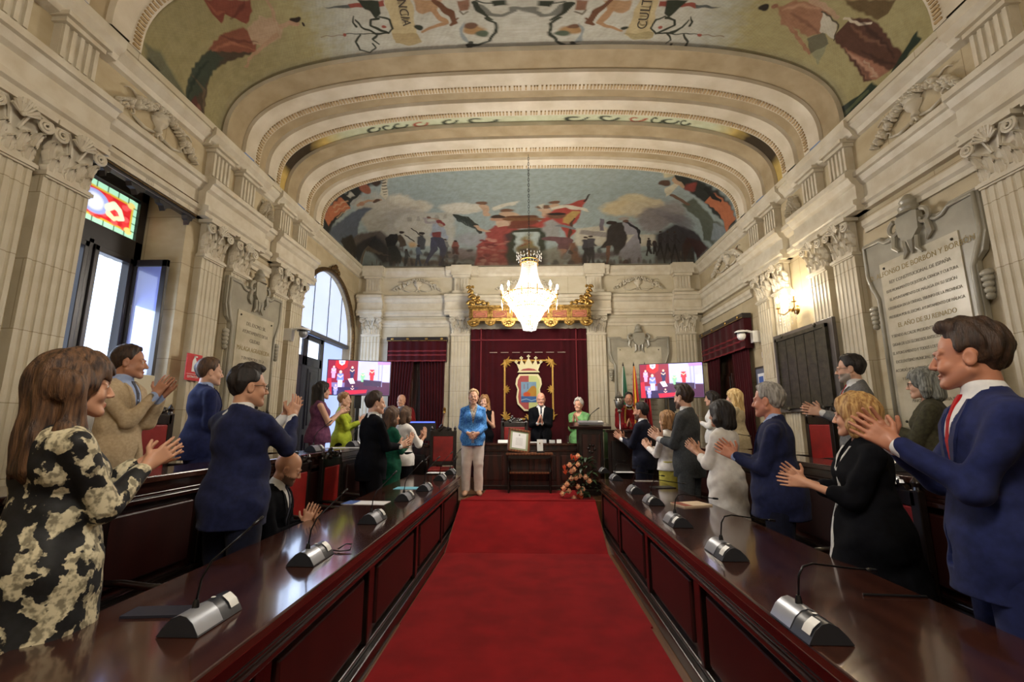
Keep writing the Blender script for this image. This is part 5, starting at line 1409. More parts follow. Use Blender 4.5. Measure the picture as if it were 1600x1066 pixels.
# ------------------------------------------------------------------ curtained doors
def curtained_door(nm, M, w, label):
    d = struct(nm); d.matrix_world = M
    mb = MB(); mb.box(-w*.5,w*.5,-.16,-.1,0,2.5); 
    for x in (-w*.25,w*.25):
        for (a,b) in ((.15,.9),(1.0,2.1)): mb.box(x-w*.17,x+w*.17,-.11,-.08,a,b); mb.box(x-w*.13,x+w*.13,-.09,-.065,a+.06,b-.06)
    mb.box(-.02,.02,-.12,-.07,0,2.5); mb.build('door_leaf', WOODP, d, bevel=.005)
    MB().box(-w*.5,w*.5,-.2,-.14,2.5,2.75).build('door_glass', mat('pale_fanlight', S(170,164,146), .3), d)
    return d
curtained_door('door_2', BW(-2.5,PF), 1.12, '')
curtained_door('door_3', WM(1,8.98,PF), 1.64, '')
def curtains(M, w, h, pel_h, lab1, lab2, gap, place):
    p = bpy.data.objects.new('pelmet', None); link(p); p.matrix_world = M; p['label'] = lab1; p['category'] = 'pelmet'
    mb = MB(); mb.box(-w/2-.02,w/2+.02,.0,.16,h-.09,h); mb.build('pelmet_board', FR, p, bevel=.004)
    mb = MB(); 
    for x in (-w*.42,-w*.16,w*.16,w*.42): mb.ball((x,.165,h-.045), (.035,.012,.025), 8, 5)
    mb.box(-w/2-.02,w/2+.02,.16,.17,h-.09,h-.08); mb.build('gilt_mount', GOLD, p)
    mb = MB(); n = 48; rows = []
    for j in range(8):
        z = h-.08-(pel_h-.08)*j/7; rows.append([(-w/2+w*i/n, .13+.012*math.sin(i*.9)+.01*(1 if j in (5,7) else 0), z) for i in range(n+1)])
    mb.grid(rows); mb.grid([[(q*w/2, y, z) for y in (0,.13)] for z in (h-.08,h-pel_h) for q in (1,)]); mb.grid([[(-w/2, y, z) for y in (0,.13)] for z in (h-.08,h-pel_h)])
    mb.build('valance', VELVET, p, smooth=True)
    mb = MB()
    for z in (h-pel_h+.0, h-pel_h+.13, h-pel_h+.22): mb.grid([[(-w/2+w*i/n, .146+.012*math.sin(i*.9), z+k) for i in range(n+1)] for k in (0,.03)])
    mb.build('braid_trim', VELTRIM, p, smooth=True)
    for (a,b,l) in ((-w*.47,-gap,lab2[0]),(gap,w*.47,lab2[1])):
        mb = MB(); nn = 44; rows = []
        for j in range(14):
            t = j/13; z = (h-.15)*(1-t)+.02; 
            pull = .0+.12*w*math.sin(min(t*1.3,1)*PI/2)
            aa, bb = (a, b-pull*.9) if a < 0 and b <= 0 else (a+pull*.9, b)
            if abs(a) > abs(b): aa, bb = a, b-pull*.5
            rows.append([(aa+(bb-aa)*i/nn, .05+.022*math.sin(i*1.15+.4*t), z) for i in range(nn+1)])
        mb.grid(rows); o = mb.build('curtain', VELVET, None, smooth=True); o.matrix_world = M; sm = o.modifiers.new('thick','SOLIDIFY'); sm.thickness = .006
        tag(o, l, 'curtain')
curtains(BW(-2.46,PF,.02), 1.32, 3.02, .55, 'crimson velvet pelmet over the curtained door left of the canopy', ('crimson curtain hanging left of the gap under the far pelmet','crimson curtain hanging right of the gap under the far pelmet'), .04, 0)
curtains(WM(1,8.9,PF,.03), 1.98, 3.02, .62, 'crimson velvet pelmet over the curtained door in the right wall', ('crimson curtain nearer the bronze plaque in the right wall doorway','crimson curtain in the right doorway nearer the corner'), .22, 0)

# ------------------------------------------------------------------ velvet backdrop with gilt canopy
bd = thing('velvet_backdrop', 'crimson velvet hanging with gold embroidered border behind the head table', 'wall hanging', (.02,10.02,PF))
mb = MB(); n = 90
mb.grid([[(-1.28+2.56*i/n, .02*math.sin(i*1.3)*(1 if abs(i/n-.5)>.27 else .15)-.02, z) for i in range(n+1)] for z in (0,1,2,3.2)]); 
mb.build('velvet_panel', VELVET, bd, smooth=True)
mb = MB()
for x in (-1.05,1.05): mb.box(x-.012,x+.012,-.06,-.045,0,3.2)
mb.box(-1.28,1.28,-.06,-.045,2.93,2.955); mb.build('braid', VELTRIM, bd)
mb = MB()
for i in range(7): mb.box(-.86+i*.25,-.86+i*.25+.17,-.062,-.05,2.655,2.67)
mb.build('dashed_braid', mat('grey_braid', S(150,130,116), .7), bd)
def emb(mb, pts, r): mb.tube([(x,-.055,z) for x,z in pts], r, 5)
mb = MB(); zb, zt = 1.2, 2.5; xw = .54
for (a,b,c_,d) in ((-xw,-xw+.035,zb,zt),(xw-.035,xw,zb,zt),(-xw,xw,zt-.035,zt),(-xw,xw,zb,zb+.035)): mb.box(a,b,-.065,-.045,c_,d)
def spray(x, z, ax, az, s=1.0):
    for k in range(7):
        a = math.atan2(az,ax)+(k-3)*.42; l = (.17-.012*abs(k-3))*s
        emb(mb, [(x,z),(x+l*.6*math.cos(a),z+l*.6*math.sin(a)),(x+l*math.cos(a+.2*(k-3)*.5),z+l*math.sin(a+.2*(k-3)*.5))], [.012,.02,.004])
    mb.ball((x,-.055,z), (.03,.015,.03), 8, 5)
for qx in (-1,1):
    for (zz,s_) in ((zt-.02,-1),(zb+.02,1)): spray(qx*(xw-.02), zz, -qx, s_)
    spray(qx*(xw-.02), 1.85, -qx, 0, .75)
spray(0, zt-.02, 0, -1, .75); spray(0, zb+.02, 0, 1, .75)
mb.build('gold_embroidery', GOLDP, bd, smooth='auto')
# coat of arms
ca = thing('coat_of_arms', 'embroidered coat of arms with a crown on the velvet hanging', 'emblem', (.02,9.945,PF))
C1 = mat('cream_thread', S(214,204,160), .7); C2 = mat('rose_thread', S(150,62,60), .7); C3 = mat('olive_thread', S(180,186,120), .7)
def PP(u,v,d): return (u,d,v)
shield = [(-.17,2.13),(.17,2.13),(.22,2.05),(.235,1.95),(.2,1.86),(.22,1.72),(.2,1.6),(.13,1.53),(.08,1.48),(-.08,1.48),(-.13,1.53),(-.2,1.6),(-.22,1.72),(-.2,1.86),(-.235,1.95),(-.22,2.05)]
MB().prism(shield, -.0, -.02, PP).build('shield_border', C1, ca, bevel=.004)
sh2 = [(x*.86,1.81+(z-1.81)*.9) for x,z in shield]
lf_ = [(x,z) for x,z in sh2 if x < 0]; MB().prism([(0,2.1),lf_[0]]+lf_[1:][::-1]+[(0,1.5)], -.02, -.026, PP).build('shield_left_field', C2, ca)
MB().prism([(0,2.1)]+[(x,z) for x,z in sh2 if x > 0]+[(0,1.5)], -.02, -.026, PP).build('shield_right_field', C3, ca)
ca.scale = (1.22,1,1.22); ca.location.z = PF-.42
cv = Canvas(60, 66, (L(120),L(150),L(176))); cv.poly([(20,34),(40,14),(52,12),(60,22),(60,48),(30,48)], (172,128,52), 2); cv.blob((22,40),14,8,(190,84,50),.4); cv.poly([(0,46),(60,46),(60,66),(0,66)], (62,96,150), 2)
cv.line([(12,8),(12,22)],1,(150,60,60)); cv.line([(26,6),(26,22)],1,(60,60,70)); cv.line([(0,58),(20,54),(40,60),(60,55)],1,(150,180,200))
paint_mesh(cv, lambda u,v: (-.135+.27*u, u*0-.029, 1.99-.36*v), 'shield_picture', parent=ca)
mb = MB(); mb.prism([(-.2,2.16),(.2,2.16),(.17,2.2),(.22,2.33),(.16,2.3),(.13,2.4),(.07,2.3),(0,2.43),(-.07,2.3),(-.13,2.4),(-.16,2.3),(-.22,2.33),(-.17,2.2)], 0, -.025, PP)
for x,z in ((-.22,2.35),(-.13,2.42),(0,2.45),(.13,2.42),(.22,2.35)):
    for a in range(4): mb.ball((x+.018*math.cos(a*PI/2),-.02,z+.018*math.sin(a*PI/2)), (.014,.008,.014), 6, 4)
mb.build('crown', C1, ca)
MB().prism([(-.15,2.19),(.15,2.19),(.1,2.22),(0,2.235),(-.1,2.22)], -.02, -.03, PP).build('crown_band', C2, ca)
# canopy
cn = thing('canopy', 'carved gilt canopy with scalloped edge above the velvet hanging', 'canopy', (.05,9.78,3.66))
mb = MB(); wc = 1.28; dc = .26
mb.box(-wc,wc,-dc,.3,.06,.10); mb.box(-wc,wc,-dc,-dc+.05,.0,.30); mb.box(-wc-.04,wc+.04,-dc-.05,.3,.29,.33); mb.box(-wc-.02,wc+.02,-dc-.025,.3,.26,.29); mb.box(-wc-.02,wc+.02,-dc-.03,-dc+.04,-.01,.02)
for x in (-wc,wc-.04): mb.box(x,x+.04,-dc,.3,0,.3)
mb.build('canopy_frame', GOLD, cn, bevel=.004)
mb = MB()
for i in range(6):
    xc = -wc+.22+i*(2*wc-.44)/5
    mb.box(xc-.15,xc+.15,-dc-.012,-dc,.07,.22)
mb.build('rose_panel', mat('rose_gilt', S(150,84,62), .6, .1), cn, bevel=.01)
mb = MB()
for i in range(6):
    xc = -wc+.22+i*(2*wc-.44)/5; mb.tube([(xc+.12*math.cos(a)*(1.0),-dc-.014,.145+.05*math.sin(a)) for a in [2*PI*k/16 for k in range(17)]], .007, 5, False)
    for sx_ in (-.2,.2):
        for k in (-.03,0,.03): mb.box(xc+sx_+k-.007,xc+sx_+k+.007,-dc-.02,-dc,.05,.25)
for i in range(60): x = -wc+2*wc*(i+.5)/60; mb.ball((x,-dc-.045,.275), .015, 6, 4)
mb.build('gilt_relief', GOLD, cn)
for (x,r) in ((-wc+.08,.13),(-.84,.11),(-.45,.15),(0,.15),(.45,.15),(.84,.11),(wc-.08,.13)):
    mb = MB(); mb.prism([(x+r*math.cos(PI+PI*k/12),r*.95*math.sin(PI+PI*k/12)) for k in range(13)], -dc-.01, -dc+.02, PP)
    mb.tube([(x+r*math.cos(PI+PI*k/12),-dc-.012,r*.95*math.sin(PI+PI*k/12)) for k in range(13)], .012, 5)
    mb.ball((x,-dc-.02,-.045), (r*.4,.02,.035), 8, 5)
    for k in range(5): a = PI*1.15+k*PI*.175; mb.ball((x+r*.62*math.cos(a),-dc-.014,r*.62*math.sin(a)), .017, 6, 4)
    mb.build('scalloped_drop', GOLD, cn, smooth='auto')
for q in (-1,1):
    mb = MB(); rg_ = random.Random(8)
    for (x,z,r) in ((1.24,.36,.1),(1.12,.4,.09),(1.22,.5,.09),(1.0,.38,.07),(.9,.36,.055),(1.26,.62,.07),(1.3,.72,.06),(1.22,.74,.04),(1.1,.5,.05)):
        pts = []; rs = []
        for i in range(14):
            k = i/13; a = k*5; rr = r*(1-.8*k); pts.append((q*(x+rr*math.cos(a)), -dc-.0-.02*math.sin(k*3), z+rr*math.sin(a))); rs.append(.034*(1-.5*k)*r/.08)
        mb.tube(pts, rs, 6); mb.ball((q*x,-dc,z), r*.55, 8, 5)
    mb.build('corner_crest', GOLD, cn, smooth=True)
# ------------------------------------------------------------------ carpet
mb = MB(); mb.box(-.97,.90,-1.2,3.78,0,.012); mb.box(-.98,.92,3.76,5.7,0,.01)
mb.add([(-.98,5.7,.0),(.92,5.7,.0),(.98,7.07,PF),(-1.0,7.07,PF),(-.98,5.7,.012),(.92,5.7,.012),(.98,7.07,PF+.012),(-1.0,7.07,PF+.012)],[(0,3,2,1),(4,5,6,7),(0,1,5,4),(1,2,6,5),(2,3,7,6),(3,0,4,7)])
mb.add([(-1.0,7.03,PF),(.98,7.03,PF),(.98,8.12,PF),(-.72,8.12,PF),(-.72,7.75,PF),(-1.0,7.03,PF+.01),(.98,7.03,PF+.01),(.98,8.12,PF+.01),(-.72,8.12,PF+.01),(-.72,7.75,PF+.01)],
       [(5,6,7,8,9),(4,3,2,1,0),(0,1,6,5),(1,2,7,6),(2,3,8,7),(3,4,9,8),(4,0,5,9)])
cp = mb.build('carpet_runner', CARPET); tag(cp, 'long red carpet running down the aisle between the two benches', 'carpet')

mb = MB(); mb.add([(-1.0,5.7,0),(.96,5.7,0),(.96,7.06,0),(-1.0,7.06,0),(.96,7.06,PF-.004),(-1.0,7.06,PF-.004)],[(0,1,2,3),(0,5,4,1),(1,4,2),(0,3,5),(3,2,4,5)]); mb.build('floor', FLOORM, kind='structure')
# ------------------------------------------------------------------ long council desks
def long_desk(q, x0, x1, y0, y1, zt, zf, label, pans, th=.045):
    t = thing('council_desk', label, 'desk', (q*x0,(y0+y1)/2,0)); ox, oy = q*x0, (y0+y1)/2
    def bx(mb, a, b, c_, d, e, f):
        xs = sorted((q*a-ox, q*b-ox)); mb.box(xs[0],xs[1],c_-oy,d-oy,e,f)
    mb = MB(); bx(mb, x0, x1, y0, y1, zt-th, zt); mb.build('desk_top', WOODT, t, bevel=.008)
    mb = MB(); bx(mb, x0+.03, x1-.04, y0+.03, y1-.02, zt-.11, zt-th); mb.build('apron', WOOD, t, bevel=.004)
    mb = MB(); bx(mb, x0+.012, x0+.06, y0+.02, y1-.01, zt-.165, zt-.135); bx(mb, x0+.03, x0+.06, y0+.02, y1-.01, zt-.135, zt-.11); mb.build('cornice_moulding', WOOD, t, bevel=.006)
    mb = MB(); bx(mb, x0+.07, x1-.08, y0+.05, y1-.03, zf, zt-.11); mb.build('desk_body', WOODP, t)
    mb = MB(); bx(mb, x0-.01, x0+.09, y0+.02, y1-.01, zf, zf+.09); bx(mb, x0+.03, x0+.08, y0+.02, y1-.01, zf+.09, zf+.12); mb.build('plinth', WOODD, t, bevel=.008)
    L_ = (y1-y0)/pans
    for i in range(pans):
        a = y0+i*L_; 
        mb = MB(); bx(mb, x0+.035, x0+.08, a+.13, a+L_-.13, zf+.17, zt-.21); mb.build('front_panel', PANELM, t, bevel=.012)
        mb = MB(); bx(mb, x0+.03, x0+.08, a+L_-.06, a+L_+(.0 if i == pans-1 else .0), zf+.12, zt-.165); mb.build('stile', WOODD, t, bevel=.006); mb = MB()
        bx(mb, x0+.045,x0+.08,a+.02,a+.09,zf+.12,zt-.165); mb.build('stile', WOODD, t, bevel=.006)
    return t
PANELM = mat('reddish_panel', S(48,18,15), .4, col2=S(38,14,12), nscale=2.5, stretch=(3,3,.4), coat=.1)
long_desk(-1, 1.0, 1.76, -.6, 7.02, .745, 0, 'long polished council desk left of the red carpet', 6)
long_desk(1, .97, 1.76, -.6, 6.6, .745, 0, 'long polished council desk right of the red carpet', 6)
long_desk(-1, 2.4, 2.82, .9, 7.5, 1.17, PF+.0, 'raised rear desk on the left below the tall window', 5)
long_desk(1, 2.4, 2.82, .9, 7.2, 1.17, PF+.0, 'raised rear desk on the right below the marble tablet', 5)

# ------------------------------------------------------------------ carved chairs
def make_chair(name='armchair'):
    t = thing(name, 'x', 'chair')
    for (x,y) in ((-.26,.24),(.26,.24),(-.25,-.24),(.25,-.24)):
        mb = MB(); mb.lathe([(.02,0),(.028,.03),(.018,.06),(.028,.12),(.022,.25),(.032,.3),(.026,.4)], (x,y,0), 10); mb.build('leg', WOODD, t, smooth='auto')
    MB().box(-.29,.29,-.27,.28,.38,.44).build('seat_rail', WOODD, t, bevel=.01)
    mb = MB(); mb.box(-.265,.265,-.24,.265,.44,.50); mb.build('seat', LEATH, t, bevel=.03)
    for q in (-1,1):
        mb = MB(); mb.tube([(q*.27,.2,.44),(q*.28,.2,.58),(q*.285,.22,.66)], .02, 8); mb.tube([(q*.28,-.25,.7),(q*.29,-.1,.7),(q*.29,.1,.68),(q*.29,.24,.675),(q*.29,.27,.655)], [.02,.022,.024,.026,.022], 8); mb.build('armrest', WOODD, t, smooth=True)
    mb = MB()
    for q in (-1,1): mb.obox((q*.245,-.275,.8), (.035,.03,.42)); mb.lathe([(0,0),(.03,.01),(.024,.04),(.034,.07),(.0,.12)], (q*.245,-.275,1.2), 10)
    mb.obox((0,-.275,1.16), (.25,.03,.05)); mb.obox((0,-.275,.56), (.25,.025,.04)); mb.build('back_frame', WOODD, t, bevel=.006)
    MB().box(-.215,.215,-.295,-.25,.6,1.11).build('backrest', LEATH, t, bevel=.015)
    mb = MB(); rg = random.Random(4)
    mb.prism([(-.2,1.2),(.2,1.2),(.17,1.24),(.1,1.28),(0,1.31),(-.1,1.28),(-.17,1.24)], -.3, -.25, lambda u,v,d: (u,d,v))
    for i in range(26):
        a = PI*rg.random(); r = rg.uniform(.3,1); mb.ball((.16*r*math.cos(a), -.25+rg.uniform(-.06,.01), 1.22+.12*r*math.sin(a)), rg.uniform(.016,.03), 6, 4)
    mb.build('carved_crest', WOODD, t, smooth='auto')
    return t
ch0 = make_chair()
chairs = [(-2.17,4.78,0,-PI/2,'red leather carved armchair behind the left desk just beyond the seated man'),
 (-2.17,5.62,0,-PI/2,'red leather carved armchair behind the left desk by the dark suited man'),
 (-2.17,3.86,0,-PI/2,'carved armchair that the bald seated man sits on'),
 (-2.17,2.36,0,-PI/2,'armchair behind the left desk between the floral dress and the man in glasses'),
 (-3.45,2.66,PF,-PI/2,'red armchair at the raised left desk at the edge of the view'),
 (-3.45,4.42,PF,-PI/2,'armchair with carved crest at the raised left desk beyond the man in beige'),
 (-3.45,6.2,PF,-PI/2,'red armchair at the raised left desk beside the woman in purple'),
 (3.44,5.3,PF,PI/2,'red armchair with black crest against the right wall below the bronze plaque'),
 (3.44,6.0,PF,PI/2,'red armchair at the raised right desk just beyond the black crested one'),
 (2.17,1.2,0,PI/2,'armchair behind the right desk beside the man with the red tie'),
 (2.17,3.25,0,PI/2,'armchair behind the right desk between grey haired man and woman in black')]
for i,(x,y,z,rz,lb) in enumerate(chairs):
    sc3 = (1,.75,.9) if abs(x) < 3 else (1,.9,1)
    if i == 0: ch0.scale = sc3; ch0.location = (x,y,z); ch0.rotation_euler = (0,0,rz); ch0['label'] = lb; ch0['group'] = 'carved red armchairs of the council'
    else: dup(ch0, (x,y,z), rz, lb, 'carved red armchairs of the council', scale=sc3)
dup(ch0, (-1.42,7.7,PF), PI+.1, 'red armchair standing on the platform left of the woman in blue', 'carved red armchairs of the council', scale=(.8,.8,.82))

# ------------------------------------------------------------------ microphone units
def make_mic(name, goose, rev=False):
    """local: +x along the desk front to the speaker's right, -y faces the speaker; origin on the desk"""
    t = thing(name, 'x', 'microphone')
    mb = MB(); L_ = .13
    prof = [(-.075,.002),(-.05,.045),(-.025,.066),(.0,.072),(.03,.06),(.06,.03),(.08,.002)]
    mb.prism(prof, -L_, L_, lambda u,v,d: (d,u,v)); mb.build('console_body', DGREY, t, smooth='auto')
    mb = MB()
    P1 = [(u*1.02,v*1.02+.001) for u,v in prof[1:6]]
    mb.grid([[(x,u,v) for u,v in [(-.074,.008)]+P1] for x in (-L_*.99,.01)]); mb.build('front_plate', GREYP, t, smooth=True)
    mb = MB(); mb.grid([[(x,u*1.04,v*1.04+.003) for u,v in ((-.062,.024),(-.05,.045),(-.036,.057),(-.022,.067))] for x in (.07,.12)]); mb.build('white_label', WHITEP, t, smooth=True)
    mb = MB(); mb.ball((.05,.0,.0745), (.009,.009,.002), 10, 4); mb.build('round_logo', WHITEP, t)
    mb = MB(); mb.lathe([(.013,0),(.012,.02),(.008,.035)], (-.05,0,.066), 10); mb.build('mic_socket', BLACK, t, smooth='auto')
    pts = [(-.05,0,.09)]+[(-.05+g[0],g[1],.09+g[2]) for g in goose]
    mb = MB(); mb.tube(pts, .0042, 6); mb.build('gooseneck', BLACKM, t, smooth=True)
    mb = MB(); e = Vector(pts[-1]); d = (e-Vector(pts[-2])).normalized(); mb.tube([e,e+d*.012,e+d*.05], [.005,.008,.007], 8); mb.build('mic_capsule', BLACK, t, smooth=True)
    return t
G1 = [(.0,-.01,.08),(.02,-.03,.14),(.07,-.08,.2),(.12,-.12,.25)]
G2 = [(.0,.01,.08),(.0,.03,.115),(-.02,.08,.12),(-.07,.26,.09),(-.09,.33,.08)]
mA_ = make_mic('microphone_unit', G1); mB_ = make_mic('microphone_unit', G2)
LM = [((318,958),'nearest on the left desk, beside the floral dress'),((487,865),'second from the camera on the left desk'),((583,807),'third on the left desk, by the blue and white sheet'),((633,775),'fourth from the camera on the left desk, by blue folder'),((664,761),'fifth from the camera on the left desk'),((688,746),'sixth from the camera on the left desk'),((704,737),'farthest on the left desk, at its end')]
RM = [((1262,968),'nearest on the right desk, with long bent gooseneck'),((1133,858),'second from the camera on the right desk'),((1058,812),'third from the camera on the right desk, before the cream papers'),((1020,781),'fourth from the camera on the right desk'),((992,765),'fifth from the camera on the right desk'),((962,746),'sixth from the camera on the right desk'),((944,735),'farthest on the right desk, near the flowers')]
used = set()
for q,lst in ((-1,LM),(1,RM)):
    for i,(px,lb) in enumerate(lst):
        p = atZ(*px,.78); src = mA_ if (q < 0) else mB_
        lab = 'grey wedge microphone unit '+lb
        rz = (PI/2+.0 if q > 0 else -PI/2)+ (0.12 if q>0 else -.1)
        rz = {-1:-PI/2-.0, 1:PI/2}[q]
        # speaker stands outside, so the local -y side points away from the aisle
        rz = PI*.5 if q < 0 else -PI*.5
        rz += {-1:PI,1:PI}[q] if False else 0
        loc = (p[0], p[1], .7455)
        if src not in used:
            src.location = loc; src.rotation_euler = (0,0,rz); src['label'] = lab; src['group'] = 'desk microphone units'; used.add(src)
        else: dup(src, loc, rz, lab, 'desk microphone units')
for (x,y,lb,s) in ((-2.58,5.6,'dark microphone unit on the raised left desk by the woman in purple',mA_),(-2.6,6.9,'dark microphone unit on the raised left desk by the woman in lime green',mA_),(2.6,6.2,'dark microphone unit on the raised right desk',mB_),(2.6,3.5,'dark microphone unit on the raised right desk under the bronze plaque',mB_)):
    dup(s, (x,y,1.1705), PI/2 if x < 0 else -PI/2, lb, 'desk microphone units')

# papers on the desks
def sheet(px, z, w, h, rz, label, m=PAPER, strip_=None, th=.003, name='paper_sheet', cat='paper'):
    p = atZ(*px, z) if len(px) == 2 else np.array(px)
    t = thing(name, label, cat, (p[0],p[1],z), rz)
    MB().box(-w/2,w/2,-h/2,h/2,0,th).build('page', m, t)
    if strip_: MB().box(-w/2,-w/2+w*strip_[0],-h/2,h/2,th,th+.0006).build('printed_band', strip_[1], t)
    return t
sheet((572,786),.7455,.42,.2,-.05,'white printed sheet with a blue end on the left desk', PAPER, (.28,BLUEP))
sheet((640,763),.7455,.34,.2,0,'pale blue folder lying on the left desk', CYANP)
sheet((685,739),.7455,.34,.2,0,'white papers near the far end of the left desk')
sheet((540,700),1.171,.5,.25,0,'white papers on the raised left desk by the woman in lime green')
sheet((1080,789),.7455,.3,.22,.3,'stack of cream papers on the right desk before the woman in white', mat('cream_paper',S(222,200,170),.7), (.3,mat('rust_print',S(150,80,60),.6)), .012)
sheet((975,738),.7455,.3,.2,0,'white papers near the far end of the right desk')
sheet((1035,762),.7455,.26,.18,.2,'black tablet computer on the right desk by the bearded man', BLACK, None, .008, 'tablet_computer', 'tablet')
sheet((1010,752),.7455,.3,.12,0,'grey folder on the right desk near its far end', mat('grey_folder',S(130,126,124),.6))
pen = MB(); pen.tube([(0,0,.006),(.26,-.02,.006)], .005, 6); o = pen.build('pen', BLACK); p = atZ(1395,930,.75); o.location = (p[0]-.13,p[1],.7455); tag(o,'long dark pen lying on the right desk near the man with the red tie','pen')
sheet((262,958),.7455,.3,.1,.1,'dark folder lying behind the nearest microphone on the left desk', mat('slate_folder',S(34,36,48),.4), None, .01, 'folder', 'folder')
mb = MB(); mb.tube([(0,0,.012),(.03,.05,.03),(.07,.04,.03),(.08,-.02,.012),(.03,-.04,.01),(-.02,-.02,.01)], .004, 6); o = mb.build('cable_loop', BLACK, smooth=True); p = atZ(528,860,.75); o.location = (p[0],p[1],.745); tag(o,'small loop of black cable beside the second left microphone','cable')

# ------------------------------------------------------------------ head table, side table, lectern
ht = thing('head_table', 'dark panelled head table in front of the velvet hanging', 'table', (.04,8.45,PF))
MB().box(-.98,1.0,-.36,.36,.745,.785).build('table_top', WOODT, ht, bevel=.008)
MB().box(-.94,.96,-.31,.3,.06,.745).build('table_body', WOODP, ht); MB().box(-.97,.99,-.34,.32,0,.08).build('plinth', WOODD, ht, bevel=.008); MB().box(-.96,.98,-.335,-.3,.64,.68).build('cornice_moulding', WOOD, ht, bevel=.006)
for i in range(4): MB().box(-.86+i*.46,-.48+i*.46,-.33,-.3,.16,.58).build('front_panel', WOODP, ht, bevel=.01)
sd = thing('side_table', 'small turned leg wooden table in front of the head table', 'table', (.02,7.86,PF+.0105))
MB().box(-.39,.39,-.16,.16,.6,.63).build('table_top', WOODM, sd, bevel=.006); MB().box(-.35,.35,-.13,.13,.535,.6).build('apron', WOODD, sd, bevel=.004); MB().box(-.35,.35,-.13,.13,.3,.33).build('shelf', WOODM, sd, bevel=.006)
for x in (-.34,.34):
    for y in (-.12,.12):
        mb = MB(); mb.lathe([(.018,0),(.02,.05),(.013,.08),(.016,.2),(.024,.25),(.014,.28),(.024,.31),(.024,.35),(.014,.38),(.016,.48),(.024,.51),(.024,.56)], (x,y,0), 10); mb.build('leg', WOODD, sd, smooth='auto')
# framed certificate leaning
fr = bpy.data.objects.new('framed_certificate', None); link(fr); fr['label'] = 'wooden framed certificate leaning on the small table'; fr['category'] = 'picture frame'
fr.matrix_world = Matrix.Translation((-.165,7.80,PF+.652)) @ Matrix.Rotation(.3,4,'Z') @ Matrix.Rotation(-.30,4,'X') @ Matrix.Rotation(.16,4,'Y')
mb = MB(); w,h = .19,.195
for (a,b,c_,d) in ((-w,-w+.035,0,2*h),(w-.035,w,0,2*h),(-w,w,0,.035),(-w,w,2*h-.035,2*h)): mb.box(a,b,-.02,.015,c_,d)
mb.build('frame', WOODM, fr, bevel=.004); MB().box(-w+.03,w-.03,-.004,.012,.03,2*h-.03).build('mount', mat('sage_mount',S(150,160,130),.7), fr); MB().box(-w+.07,w-.07,-.008,-.004,.065,2*h-.065).build('certificate', PAPER, fr)
mb = MB(); mb.ball((0,-.009,2*h-.1),(.014,.003,.016),8,5); [mb.box(-.06,.06,-.0095,-.008,.12+i*.022,.124+i*.022) for i in range(6)]; mb.build('print', mat('grey_ink',S(150,150,150),.7), fr)
mc = thing('medal_case', 'open white lined medal case standing on the small table', 'case', (.2,7.86,PF+.642), .1)
MB().box(-.06,.07,-.06,.06,0,.025).build('case_base', BLACK, mc, bevel=.004); mb = MB(); mb.M = Matrix.Translation((.0,.03,.025)) @ Matrix.Rotation(-.15,4,'X'); mb.box(-.045,.055,0,.012,0,.19); mb.build('case_lid', WHITEP, mc, bevel=.003)
mb = MB(); mb.ball((.0,.035,.15),(.012,.006,.012),8,5); mb.build('medal', GOLD, mc)
# things on the head table
ZT = PF+.786
for (x,y,w,d,h,lb,m_) in ((-.42,8.25,.22,.1,.05,'white nameplate left of the certificate on the head table',WHITEP),(.0,8.3,.34,.14,.015,'white papers in the middle of the head table',PAPER),(.26,8.2,.12,.05,.06,'pale grey box on the head table by the president',mat('pale_grey',S(180,180,184),.5)),(.42,8.22,.1,.06,.05,'silver microphone stand on the head table right of the president',STEEL),(.54,8.2,.08,.06,.06,'white card on the head table near its right end',WHITEP)):
    t = thing({'n':'nameplate'}.get('',lb.split()[1] if lb.split()[1] in ('nameplate','papers') else 'desk_item') if False else ('nameplate' if 'nameplate' in lb else 'papers' if 'papers' in lb else 'small_box' if 'box' in lb else 'silver_stand' if 'silver' in lb else 'card'), lb, 'desk item', (x,y,ZT))
    MB().prism([(-d/2,0),(d/2,0),(d*.1,h),(-d*.1,h)] if h > .03 else [(-d/2,0),(d/2,0),(d/2,h),(-d/2,h)], -w/2, w/2, lambda u,v,dd: (dd,u,v)).build('body', m_, t, bevel=.002)
gl = thing('water_glass', 'drinking glass at the right end of the head table', 'glass', (.72,8.3,ZT)); mb = MB(); mb.lathe([(.028,0),(.034,.12),(.031,.12),(.026,.01),(0,.01)],(0,0,0),14); mb.build('bowl', mat('clear_glass',(1,1,1,1),.03,trans=1.0), gl, smooth='auto')
hc = dup(ch0, (-.28,9.3,PF), PI, 'armchair behind the head table between the long haired woman and the president', 'carved red armchairs of the council', scale=(1,1,.95))
